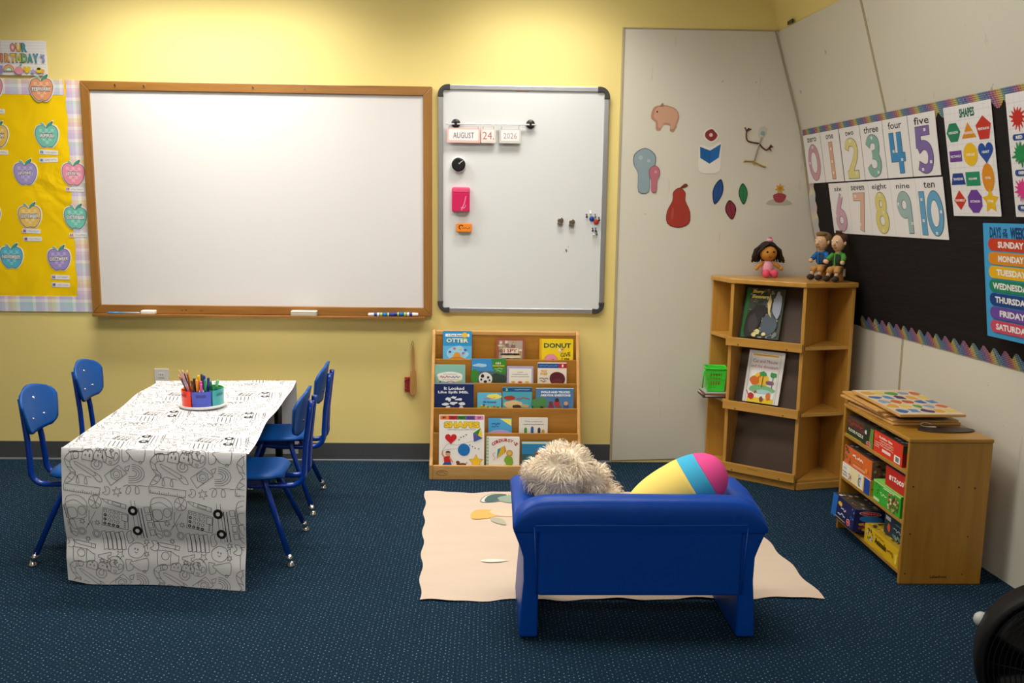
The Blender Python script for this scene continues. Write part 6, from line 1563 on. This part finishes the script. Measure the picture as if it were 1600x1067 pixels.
def f_green(g, w, h):
    g.rect(0, 0, w, h, '#35a82e'); g.rect(0, h*0.92, w, h, '#b8d98a'); speck(g, 0, h*0.3, w*0.3, h, 10, ['#4fc03a', '#2c8a26'], 2); g.squiggle(w*0.28, w*0.52, h*0.52, h*0.14, 0.003, '#e2f2d6', 2); g.rect(w*0.04, h*0.06, w*0.26, h*0.20, '#bfe0a8'); speck(g, w*0.56, h*0.06, w*0.96, h*0.86, 50, ['#a9a05a', '#6a5a34', '#d9d29a', '#4a5a2a', '#b86a4a'], 7, 0.010); g.squiggle(w*0.40, w*0.80, h*0.90, h*0.06, 0.003, '#cfeabc', 3)
e_gr = lambda g, w, h: (g.rect(0, 0, w, h, '#2c9628'), g.rect(w*0.05, h*0.3, w*0.3, h*0.8, '#1f6a1c'))
gbox('puzzle_box', -1.628, -1.385, 0.2535, 0.086, 1.612, 0.28, '#38a832', f_green, e_gr, 'green memory game box under the red one in the middle compartment', topdraw=lambda g, a, b: (g.rect(0.002, 0.002, a-0.002, b-0.002, '#7fc85a')))
def f_red(g, w, h):
    g.rect(0, 0, w, h, '#bc2018')
    for i, ch in enumerate('SYZOCO'): g.text(ch, w*(0.22+0.115*i), h*(0.52+0.02*((i*7) % 3-1)), w*0.105, h*0.24, '#f2ebe6', 0.08, rot=0.06*((i*5) % 3-1), up=False)
    g.z += 0.0003; g.poly(star(w*0.90, h*0.68, w*0.06, w*0.03, 6), '#b9c84a')
e_red = lambda g, w, h: g.rect(0, 0, w, h, '#8c1812')
gbox('game_box', -1.646, -1.460, 0.3405, 0.080, 1.624, 0.26, '#b41e16', f_red, e_red, 'red game box with chunky white letters on top of the green box', topdraw=lambda g, a, b: g.rect(0.002, 0.002, a-0.002, b-0.002, '#1e4a78'))
def f_nav(g, w, h):
    g.rect(0, 0, w, h, '#141d52'); g.rect(0, h*0.0, w*0.22, h, '#1e62b8'); g.poly(blob(w*0.36, h*0.74, w*0.09, h*0.10, 3), '#dcae3a'); g.squiggle(w*0.42, w*0.64, h*0.60, h*0.12, 0.004, '#d6d2dc', 3); g.squiggle(w*0.30, w*0.62, h*0.32, h*0.14, 0.004, '#c9cfe0', 4); oval(g, w*0.78, h*0.22, w*0.08, h*0.14); g.rect(w*0.2, h*0.08, w*0.66, h*0.12, '#b8a03a'); speck(g, w*0.84, 0.0, w, h, 14, ['#4a6ac0', '#aab4dc', '#2a3a86'], 4, 0.006)
e_nav = lambda g, w, h: (g.rect(0, 0, w, h, '#161f58'), oval(g, w*0.22, h*0.86, w*0.16, h*0.10), g.poly(circ(w*0.24, h*0.62, w*0.17, h*0.16, 18), '#2d7cc0'), speck(g, w*0.02, h*0.06, w*0.44, h*0.46, 30, ['#c8502c', '#d9a23a', '#4a6a9a', '#8a3a2a'], 8, 0.012))
gbox('puzzle_box', -1.304, -1.064, 0.0785, 0.098, 1.572, 0.30, '#1a2358', f_nav, e_nav, 'dark navy puzzle box jutting out of the bottom compartment', tilt=Matrix.Rotation(R(5), 4, 'Y') @ Matrix.Rotation(R(0), 4, 'Z'), topdraw=t_speck(3))
def f_yel(g, w, h):
    g.rect(0, 0, w, h, '#d6ae12'); speck(g, w*0.05, h*0.2, w*0.27, h*0.95, 26, ['#4a5a2c', '#8a8a7a', '#c9c4b8', '#2f3a2a'], 3, 0.008); g.text('Animals', w*0.50, h*0.56, w*0.34, h*0.34, '#2a2208', 0.03); g.squiggle(w*0.70, w*0.86, h*0.50, h*0.24, 0.006, '#8a5a14', 5); g.squiggle(w*0.32, w*0.60, h*0.84, h*0.08, 0.002, '#4a3a0c', 2); g.rect(w*0.32, h*0.10, w*0.6, h*0.13, '#b08a0c'); g.rect(w*0.92, h*0.2, w*0.98, h*0.7, '#e9cf4a')
e_yel = lambda g, w, h: (g.rect(0, 0, w, h, '#c29c10'))
gbox('puzzle_box', -1.644, -1.335, 0.0515, 0.078, 1.612, 0.29, '#cfa812', f_yel, e_yel, 'yellow animals puzzle box at the bottom of the low shelf', topdraw=lambda g, a, b: (g.rect(0.002, 0.002, a-0.002, b-0.002, '#a88a1c'), speck(g, 0.004, 0.004, a-0.004, b*0.4, 50, ['#6a5a2c', '#c9a83a', '#3a3a20'], 4, 0.012)))
def f_teal(g, w, h):
    g.rect(0, 0, w, h, '#17323e'); g.rect(0, h*0.94, w, h, '#c9cdd0'); g.rect(w*0.06, h*0.66, w*0.28, h*0.84, '#b9c4c8'); g.poly(blob(w*0.22, h*0.36, w*0.06, h*0.20, 3), '#c8502e'); g.squiggle(w*0.40, w*0.86, h*0.46, h*0.12, 0.003, '#a9bcc6', 5); speck(g, w*0.3, 0, w*0.98, h*0.3, 24, ['#2f5a62', '#4a7a7a', '#8a9a8a'], 6, 0.01); g.squiggle(w*0.5, w*0.8, h*0.74, h*0.06, 0.002, '#7f95a0', 3)
e_teal = lambda g, w, h: g.rect(0, 0, w, h, '#b3b83a')
gbox('puzzle_box', -1.645, -1.448, 0.1348, 0.090, 1.640, 0.24, '#24424c', f_teal, e_teal, 'dark teal puzzle box standing on the yellow animals box')
# puzzle boards on top
def pboard(x, y, z, w_, l, th, rz, label, face, tiltx=0.0, tilty=0.0, rim=None):
    t = thing('puzzle_board', label, 'puzzle board', M=Matrix.Translation((x, y, z)) @ Matrix.Rotation(rz, 4, 'Z') @ Matrix.Rotation(tiltx, 4, 'X') @ Matrix.Rotation(tilty, 4, 'Y'), group='puzzle boards on the low shelf')
    g = G(); g.box(-w_/2, w_/2, -l/2, l/2, 0, th, PALEX); g.build('tray_board', t, bevel=0.002)
    g = G(); g.at(th+0.0004); face(g, w_, l); g.build('printed_face', t)
    return t
TZ2 = QH+0.0005
def face_plain(c): return lambda g, w, l: g.rect(-w/2+0.006, -l/2+0.006, w/2-0.006, l/2-0.006, c)
def face_alpha(g, w, l):
    g.rect(-w/2+0.004, -l/2+0.004, w/2-0.004, l/2-0.004, '#dcc6a6')
    rn = random.Random(6); cs = ['#3a6aa8', '#c86a3a', '#5a9a4a', '#d9a23a', '#4a8ac0', '#b8543c', '#8aa0b8', '#e0c25a', '#4a3a6a']
    k = 0
    for j in range(5):
        for i in range(5):
            g.poly(blob(-w/2+0.038+i*0.052, -l/2+0.06+j*0.076, 0.022, 0.030, k, 8, 0.35), cs[(k*4+j) % 9], False); k += 1
    g.z += 0.0003
pboard(1.772, -1.250, TZ2, 0.285, 0.40, 0.010, R(3), 'pale wooden puzzle board at the bottom of the pile on the low shelf', face_plain('#d9b27a'))
pboard(1.774, -1.240, TZ2+0.0115, 0.275, 0.41, 0.009, R(1), 'wooden puzzle board with a blue printed strip, second from the bottom', lambda g, w, l: (g.rect(-w/2+0.006, -l/2+0.006, w/2-0.006, l/2-0.006, '#c9a87a'), g.rect(-w/2+0.03, -l/2+0.012, w/2-0.03, -l/2+0.05, '#5a6a98')))
pboard(1.752, -1.195, TZ2+0.0225, 0.270, 0.40, 0.010, R(4), 'amber wooden puzzle board third from the bottom of the pile', face_plain('#cf962e'), tilty=R(0))
pboard(1.748, -1.185, TZ2+0.0345, 0.268, 0.40, 0.009, R(-2), 'thin wooden puzzle board just below the letter board', face_plain('#d2a050'))
pboard(1.766, -1.290, TZ2+0.0520, 0.272, 0.435, 0.011, R(2), 'letter puzzle board with coloured pieces on top of the pile', face_alpha, tiltx=R(1.4))
t = thing('oval_board', 'thin dark oval board with a pale cord on the near end of the low shelf', 'board', (1.818, -1.530, TZ2))
g = G(); g.prism(circ(0, 0, 0.112, 0.046, 40), 0.0, 0.0045, pmat('disc_dark', '#3a2c28', 0.45)); g.build('board', t, bevel=0.001)
g = G(); g.tube(spline([(-0.03, 0.020, 0.008), (-0.07, 0.040, 0.006), (-0.075, 0.058, 0.012), (-0.05, 0.062, 0.016), (-0.03, 0.052, 0.010)], 5), 0.0022, pmat('cord_white', '#e6dccb', 0.8), 8); g.build('cord', t)

# ================================================================== RIGHT BULLETIN BOARD AND POSTERS
def border_mat(name='rainbow_border', pale=0.0):
    mt = pmat(name, '#888888', 0.55, spec=0.25); g = N(mt)
    uv = g.n('ShaderNodeUVMap'); sp = g.n('ShaderNodeSeparateXYZ'); g.l(uv.outputs[0], sp.inputs[0])
    d = g.math('ADD', sp.outputs[0], g.math('MULTIPLY', sp.outputs[1], -0.45))
    c = g.ramp(g.math('FRACT', g.math('MULTIPLY', d, 1/0.135)), [(0.0, '#14589a'), (0.22, '#1d7a86'), (0.32, '#c2b62a'), (0.48, '#b8801e'), (0.58, '#ad3a50'), (0.74, '#7a3484'), (0.86, '#2f3f96'), (1.0, '#14589a')])
    st = g.math('FRACT', g.math('MULTIPLY', g.math('ADD', sp.outputs[0], g.math('MULTIPLY', sp.outputs[1], 0.5)), 1/0.0085))
    c = g.mix(g.math('MULTIPLY', g.math('GREATER_THAN', st, 0.66), 0.55), c, '#d9d6d2')
    st2 = g.math('FRACT', g.math('MULTIPLY', sp.outputs[1], 1/0.0075))
    c = g.mix(g.math('MULTIPLY', g.math('GREATER_THAN', st2, 0.72), 0.75), c, '#2a2630')
    if pale: c = g.mix(pale, c, '#e0d6cc')
    g.col(c); return mt
BORD = border_mat(); BORDP = border_mat('rainbow_border_pale_sheen', 0.62)  # paler print for the left strip, sheen of its curl mixed into the colour
def black_paper():
    mt = pmat('black_paper', '#1d1a1a', 0.75, spec=0.2); g = N(mt)
    f = g.noise(g.coord('Object', (1, 0.6, 4)), 3.0, 4, 0.6); g.bump(f, 0.45, 0.02); return mt
BBP = black_paper()
S0, S1 = -0.136, -2.75; BZ0, BZ1 = 0.843, 1.870
RBL = rw_pt(-1.4, 0.84); RBI = Matrix.Translation(-RBL)
t = thing('bulletin_board', 'black paper bulletin board with a rainbow scalloped border on the right wall', 'bulletin board', RBL)
g = G(); zz = [BZ0, 0.97, 1.10, 1.21, 1.33, 1.5, 1.7, BZ1]
g.grid([[rw_pt(S0+(S1-S0)*i/10, z, 0.002) for i in range(11)] for z in zz], BBP, False); g.build('backing_paper', t, M=RBI)
def rstrip(fn_lo, fn_hi, s0, s1, n, off):
    g = G(); lo = []; hi = []; uvs = []
    for i in range(n+1):
        s = s0+(s1-s0)*i/n; a, b = fn_lo(s), fn_hi(s); lo.append(rw_pt(s, a, off)); hi.append(rw_pt(s, b, off)); uvs.append((s, a, b))
    g.grid([lo, hi], BORD, False); o = g.build('border', t, M=RBI)
    me = o.data; uv = me.uv_layers.new(name='UVMap')
    for lp in me.loops:
        k = lp.vertex_index; i = k % (n+1); uv.data[lp.index].uv = (uvs[i][0], uvs[i][1] if k < n+1 else uvs[i][2])
    return o
scal = lambda s, per: abs(math.sin(PI*s/per))
rstrip(lambda s: BZ0-0.002, lambda s: BZ0+0.036+0.028*scal(s, 0.068)**1.5, -0.48, S1, 300, 0.006)
rstrip(lambda s: BZ1-0.034-0.030*scal(s, 0.068)**0.8, lambda s: BZ1+0.002, S0, S1, 300, 0.0045)
# left strip, curling off the board
g = G(); rows = []; uvs = []
for i in range(81):
    z = BZ0+0.02+(BZ1-BZ0-0.02)*i/80
    wv = 0.046+0.014*abs(math.sin(PI*z/0.068))
    cl_ = max(0.0, min(1.0, (1.57-z)/0.05)); off = 0.0035+0.006*cl_*(0.5+0.5*math.sin(z*14))
    rows.append([rw_pt(S0, z, off+0.008*cl_), rw_pt(S0-wv*0.5, z, off+0.005*cl_), rw_pt(S0-wv, z, 0.0045)]); uvs.append(z)
g.grid(rows, BORDP, True); o = g.build('border', t, M=RBI)
uv = o.data.uv_layers.new(name='UVMap')
for lp in o.data.loops:
    k = lp.vertex_index; uv.data[lp.index].uv = (uvs[k//3], 0.02*(k % 3))
CWD = {0: ('zero', '#cd9fae'), 1: ('one', '#dcab8d'), 2: ('two', '#ddd28b'), 3: ('three', '#86b3aa'), 4: ('four', '#3f8fc6'), 5: ('five', '#7f6aa9'), 6: ('six', '#cfa6bc'), 7: ('seven', '#dcb49c'), 8: ('eight', '#dbd07c'), 9: ('nine', '#9dbab8'), 10: ('ten', '#63a5cb')}
def el_(cx_, cy_, rx, ry): return [(cx_+rx*math.cos(2*PI*i/24), cy_+ry*math.sin(2*PI*i/24)) for i in range(24)]
DIG = {2: [([(-.42, .78), (-.30, .94), (0, 1.0), (.32, .92), (.42, .74), (.32, .52), (-.02, .24), (-.38, 0.0)], True, False), ([(-.52, 0), (.50, 0)], False, False)],
       3: [([(-.42, .80), (-.25, .96), (.05, 1), (.34, .90), (.36, .70), (.20, .56), (-.08, .53)], True, False), ([(-.08, .53), (.25, .48), (.42, .30), (.32, .08), (0, 0), (-.30, .05), (-.44, .20)], True, False)],
       4: [([(-.36, 1.06), (-.36, .38), (.56, .38)], False, False), ([(.22, 1.06), (.22, -.06)], False, False)],
       5: [([(.46, 1), (-.32, 1), (-.36, .56)], False, False), ([(-.40, .52), (-.05, .63), (.30, .55), (.42, .32), (.28, .06), (-.05, 0), (-.44, .10)], True, False)],
       6: [([(.22, 1.06), (-.05, .78), (-.28, .50), (-.38, .26)], True, False), (el_(0, .25, .38, .25), False, True)],
       7: [([(-.50, 1), (.36, 1), (.0, -.06)], False, False)],
       8: [(el_(0, .77, .29, .23), False, True), (el_(0, .27, .38, .27), False, True)],
       9: [(el_(-.04, .74, .36, .26), False, True), ([(.32, .74), (.32, -.06)], False, False)]}
def number_card(k, s, z0, z1):
    M, L = rw_frame(s, z0, z1, 0.0062); wd, c = CWD[k]; g = G(); w_, h = 0.2070, L-0.002
    g.prism(rrect(-w_/2, 0, w_/2, h, 0.002), 0, 0.0012, CARD); g.at(0.0016)
    g.text(wd, 0, h*0.885, min(0.028*len(wd), 0.135), h*(0.12 if k in (3, 4, 5, 8) else 0.085 if k not in (10,) else 0.10), '#2a2729', 0.01)
    cm_ = ink(c)
    if k == 10:
        for ch, x, ww in (('1', -0.066, 0.040), ('0', 0.026, 0.118)):
            if ch == '1':
                g.rect(x-ww/2-0.002, h*0.055, x+ww/2+0.002, h*0.785, '#3f4a58'); g.rect(x-ww/2, h*0.062, x+ww/2, h*0.778, cm_)
            else:
                g.poly(circ(x, h*0.42, ww/2+0.003, h*0.375, 36), '#3f4a58'); g.poly(circ(x, h*0.42, ww/2, h*0.365, 36), cm_); g.poly(circ(x, h*0.42, ww*0.26, h*0.225, 36), '#3f4a58'); g.poly(circ(x, h*0.42, ww*0.24, h*0.215, 36), CARD)
    elif k == 0:
        g.poly(circ(0, h*0.42, 0.072, h*0.375, 36), '#6a5058'); g.poly(circ(0, h*0.42, 0.069, h*0.365, 36), cm_); g.poly(circ(0, h*0.42, 0.038, h*0.225, 36), '#6a5058'); g.poly(circ(0, h*0.42, 0.0355, h*0.215, 36), CARD)
    elif k == 1:
        g.rect(-0.022, h*0.055, 0.022, h*0.785, '#7a5a48'); g.rect(-0.0195, h*0.063, 0.0195, h*0.777, cm_)
    else:
        paths = DIG[k]
        for wd_, mt_ in ((0.041, ink('#4a464c')), (0.0365, cm_)):
            for pth, crv, cl in paths:
                q = [(x*0.108, h*0.115 + y*h*0.605) for x, y in pth]
                # push the open ends out a little so the outline closes round them
                q = spline(q, 8, cl) if crv else q
                if wd_ > 0.04 and not cl:
                    q = [Vector(p) for p in q]; q[0] = q[0]+(q[0]-q[1]).normalized()*0.0023; q[-1] = q[-1]+(q[-1]-q[-2]).normalized()*0.0023
                g.stroke(q, wd_, mt_, cl); g.z += 0.0002
            g.z += 0.0002
    # small counting patches inside the numeral
    pts = {0: [(0.0, 0.73), (-0.054, 0.42)], 1: [(0, 0.65), (0, 0.4), (0, 0.18)], 2: [(0.0, 0.735), (0.03, 0.13)], 3: [(0.0, 0.735), (0.03, 0.12)], 4: [(-0.03, 0.45), (0.035, 0.30)], 5: [(0.02, 0.735), (0.045, 0.22), (-0.02, 0.11)], 6: [(0.03, 0.73), (-0.05, 0.35)], 7: [(-0.03, 0.735), (-0.01, 0.2)], 8: [(0.0, 0.74), (0.0, 0.10), (0.02, 0.43)], 9: [(-0.05, 0.58), (0.05, 0.25)], 10: [(-0.066, 0.65), (-0.066, 0.30), (0.026, 0.10), (0.072, 0.45)]}[k]
    for i, (x, y) in enumerate(pts): g.rect(x-0.008, h*y-0.006, x+0.008, h*y+0.006, '#efeaea', False); g.z += 0.0003; g.squiggle(x-0.006, x+0.006, h*y, 0.004, 0.0009, '#9a969c', i+k)
    return tag(g.build('number_card', M=M), {0: 'white card with a pink numeral zero beside the wall corner', 1: 'white card with a thin peach numeral one', 2: 'white card with a yellow numeral two', 3: 'white card with a sea green numeral three', 4: 'white card with a bright blue numeral four', 5: 'white card with a purple numeral five, rightmost of the top row',
        6: 'white card with a pink numeral six, leftmost of the lower row', 7: 'white card with a peach numeral seven', 8: 'white card with a yellow numeral eight', 9: 'white card with a grey green numeral nine', 10: 'white card with a blue ten, rightmost of the lower row'}[k], 'number card', 'number cards on the black board')
for k in range(6): number_card(k, -0.243-0.2115*k - (0.004 if k > 1 else 0), 1.587, 1.843)
for k in range(5): number_card(6+k, -0.478-0.2085*k, 1.326, 1.582)
def pill(g, x, y, w_, h, c, txt, tc=WHITE, frac=0.72):
    g.poly(rrect(x-w_/2, y-h/2, x+w_/2, y+h/2, h*0.48, 6), c)
    if txt: g.text(txt, x, y, w_*frac, h*0.52, tc, 0.04)
M, L = rw_frame(-1.618, 1.424, 1.843, 0.0062); g = G(); w_, h = 0.300, L
g.prism(rrect(-w_/2, 0, w_/2, h, 0.003), 0, 0.0012, CARD); g.at(0.0015)
for i in range(14): g.stroke([(-w_/2+0.004, 0.03*i+0.01), (w_/2-0.004, 0.03*i+0.01)], 0.0009, '#c9c3d2')
for i in range(10): g.stroke([(-w_/2+0.014+0.03*i, 0.004), (-w_/2+0.014+0.03*i, h-0.004)], 0.0009, '#d2c8d4')
g.z += 0.0003; g.text('SHAPES', 0.0, h*0.925, 0.095, 0.034, '#1d6b58', 0.04)
SHP = [('HEXAGON', ngon(-0.096, h*0.765, 0.046, 6, 0, 1, 0.9), '#16805a'), ('TRIANGLE', [(-0.044, h*0.70), (0.048, h*0.70), (0.0, h*0.84)], '#d98a16'), ('PENTAGON', ngon(0.094, h*0.765, 0.048, 5), '#c23020'),
       ('RECTANGLE', [(-0.136, h*0.50), (-0.056, h*0.50), (-0.056, h*0.60), (-0.136, h*0.60)], '#6a3a98'), ('CIRCLE', circ(0.0, h*0.555, 0.044), '#e9bb16'), ('HEART', heart(0.094, h*0.565, 0.045), '#1a4a9c'),
       ('TRAPEZOID', [(-0.142, h*0.29), (-0.048, h*0.29), (-0.062, h*0.395), (-0.128, h*0.395)], '#173f8c'), ('SQUARE', [(-0.044, h*0.275), (0.044, h*0.275), (0.044, h*0.40), (-0.044, h*0.40)], '#178a62'), ('OVAL', circ(0.094, h*0.34, 0.036, 0.054), '#dc8c14'),
       ('RHOMBUS', [(-0.096, h*0.055), (-0.056, h*0.145), (-0.096, h*0.24), (-0.136, h*0.145)], '#c8301e'), ('OCTAGON', ngon(0.0, h*0.135, 0.048, 8, PI/8), '#6a3a98'), ('STAR', star(0.096, h*0.135, 0.050, 0.026), '#e8b812')]
for nm, p, c in SHP:
    g.poly(p, c, False)
g.z += 0.0003
for nm, p, c in SHP:
    cx_ = sum(q[0] for q in p)/len(p); cy_ = sum(q[1] for q in p)/len(p); g.text(nm, cx_, cy_, min(0.066, 0.0088*len(nm)), 0.0095, WHITE, 0.03, up=False)
tag(g.build('shapes_poster', M=M), 'white shapes poster with twelve coloured shapes on a grid', 'poster')
M, L = rw_frame(-2.000, 1.424, 1.848, 0.0062); g = G(); w_, h = 0.300, L
g.prism(rrect(-w_/2, 0, w_/2, h, 0.003), 0, 0.0012, CARD); g.at(0.0015)
for i in range(14): g.stroke([(-w_/2+0.004, 0.03*i+0.01), (w_/2-0.004, 0.03*i+0.01)], 0.0009, '#c9c3d2')
for i in range(10): g.stroke([(-w_/2+0.014+0.03*i, 0.004), (-w_/2+0.014+0.03*i, h-0.004)], 0.0009, '#d2c8d4')
g.z += 0.0003
def splat(cx_, cy_, r, seed):
    rn = random.Random(seed); p = []
    for i in range(13):
        a = 2*PI*i/13; k = rn.uniform(1.25, 1.75)
        p += [(cx_+r*0.92*math.cos(a-0.16), cy_+r*0.92*math.sin(a-0.16)), (cx_+r*k*math.cos(a-0.05), cy_+r*k*math.sin(a-0.05)), (cx_+r*k*math.cos(a+0.05), cy_+r*k*math.sin(a+0.05))]
    return spline(p, 2, True)
for j, (cs, ns) in enumerate(((('#c2281c', '#e07a1a', '#e8c01a'), ('RED', 'ORANGE', 'YELLOW')), (('#0f8a4c', '#1d62b4', '#6a3a98'), ('GREEN', 'BLUE', 'PURPLE')), (('#d8368a', '#6a3c1e', '#2a2a2c'), ('PINK', 'BROWN', 'BLACK')))):
    for i in range(3):
        x = -0.094+0.094*i; y = h*(0.80-0.285*j); g.poly(splat(x, y, 0.027, i+3*j), cs[i]); pill(g, x, y-0.066, 0.070, 0.022, '#15478c', ns[i], frac=0.5)
tag(g.build('colors_poster', M=M), 'white poster of paint splats cut by the right photo edge', 'poster')
# pinned at the top, the sheet hangs straighter than the leaning wall
pa = WD*-1.813 + WN*(rw_n(0.949)-0.063) + Vector((0, 0, 0.964)); pb = WD*-1.813 + WN*(rw_n(1.398)-0.007) + Vector((0, 0, 1.398))
upv = (pb-pa).normalized(); M = Matrix((-WD, upv, (-WD).cross(upv))).transposed().to_4x4(); M.translation = pa; L = (pb-pa).length
g = G(); w_, h = 0.320, L
g.prism(rrect(-w_/2, 0, w_/2, h, 0.003), 0, 0.0012, ink('#3fa2da')); g.at(0.0015)
DK = '#123c70'
g.text('DAYS', -0.086, h*0.920, 0.068, 0.042, DK, 0.04); g.text('OF', -0.030, h*0.935, 0.020, 0.018, DK, 0.04); g.text('THE', -0.030, h*0.900, 0.030, 0.018, DK, 0.04); g.text('WEEK', 0.040, h*0.920, 0.080, 0.042, DK, 0.04)
for i, (dn, c) in enumerate((('SUNDAY', '#cc3a1c'), ('MONDAY', '#e08e1a'), ('TUESDAY', '#ecb712'), ('WEDNESDAY', '#0f8662'), ('THURSDAY', '#123f86'), ('FRIDAY', '#6a46a6'), ('SATURDAY', '#cf4a66'))):
    pill(g, 0.0, h*(0.818-0.119*i), 0.262, 0.047, c, dn, frac=0.024*len(dn)/0.262*1.02)
tag(g.build('weekdays_poster', M=M), 'blue days of the week poster with seven coloured bars', 'poster')

# ================================================================== FAN IN THE RIGHT FOREGROUND
FB = pmat('fan_black', '#070708', 0.55, spec=0.2); FG = pmat('fan_grille', '#0a0a0b', 0.5, spec=0.25)
fc = Vector((1.452, -2.88, 0.315)); face = Vector((-0.42, -0.90, 0.10)).normalized()
xr = Vector((0, 0, 1)).cross(face).normalized(); yr = face.cross(xr)
MF = Matrix((xr, yr, face)).transposed().to_4x4()
t = thing('floor_fan', 'round black floor fan cut off by the lower right corner of the photo', 'fan', (fc.x, fc.y, 0))
up = Matrix.Translation((0, 0, fc.z)) @ MF
g = G(); g.M = up
g.lathe([(0.205, -0.055), (0.212, -0.05), (0.214, 0.0), (0.210, 0.045), (0.200, 0.055), (0.192, 0.05), (0.196, 0.0), (0.196, -0.05), (0.205, -0.055)], FB, 56); g.build('housing', t)
g = G(); g.M = up
for k in range(13):
    r = 0.045+0.0118*k; g.tube([(r*math.cos(2*PI*i/48), r*math.sin(2*PI*i/48), 0.052+0.016*(1-(r/0.2)**2)) for i in range(48)], 0.0016, FG, 5, True)
for k in range(16):
    a = 2*PI*k/16; g.tube([(r*math.cos(a), r*math.sin(a), 0.052+0.016*(1-(r/0.2)**2)-0.002) for r in (0.03, 0.08, 0.14, 0.198)], 0.0018, FG, 5)
g.lathe([(0.040, 0.064), (0.038, 0.074), (0.01, 0.077)], FB, 24); g.build('front_grille', t)
g = G(); g.M = up
for k in range(12):
    r = 0.05+0.0128*k; g.tube([(r*math.cos(2*PI*i/40), r*math.sin(2*PI*i/40), -0.054) for i in range(40)], 0.0016, FG, 5, True)
for k in range(12):
    a = 2*PI*k/12; g.tube([(r*math.cos(a), r*math.sin(a), -0.053) for r in (0.03, 0.11, 0.200)], 0.002, FG, 5)
g.lathe([(0.055, -0.10), (0.06, -0.06), (0.055, -0.02), (0.03, 0.02)], FB, 24); g.build('rear_grille', t)
for k in range(5):
    a = 2*PI*k/5; g = G(); P = []
    for i in range(7):
        r = 0.035+0.150*i/6; hw_ = 0.30+0.10*math.sin(i/6*PI)
        P.append([(r*math.cos(a+b), r*math.sin(a+b), 0.012+0.030*(b/hw_)*(1-0.4*i/6)) for b in [-hw_+2*hw_*j/6 for j in range(7)]])
    g.M = up; g.grid(P, pmat('fan_blade', '#0c0c0d', 0.5, spec=0.2)); g.build('blade', t, solid=0.002)
g = G()
g.tube([(xr.x*0.12, xr.y*0.12, fc.z-0.17), (xr.x*0.13, xr.y*0.13, 0.06), (xr.x*0.10, xr.y*0.10, 0.016), (-xr.x*0.10, -xr.y*0.10, 0.016), (-xr.x*0.13, -xr.y*0.13, 0.06), (-xr.x*0.12, -xr.y*0.12, fc.z-0.17)], 0.011, FB, 10)
for s in (-1, 1):
    b_ = xr*s*0.10; g.tube([b_+face*0.13+Vector((0, 0, 0.012-face.z*0.13)), b_-face*0.13+Vector((0, 0, 0.012+face.z*0.13))], 0.012, FB, 10)
g.build('stand', t)
g = G(); pk_ = Vector((0, 0, fc.z)) + MF.to_3x3() @ Vector((-0.196, 0.070, -0.062)); g.ell(pk_, (0.020, 0.020, 0.020), pmat('knob_white', '#b9b9b6', 0.5), 16, 12); g.build('knob', t)
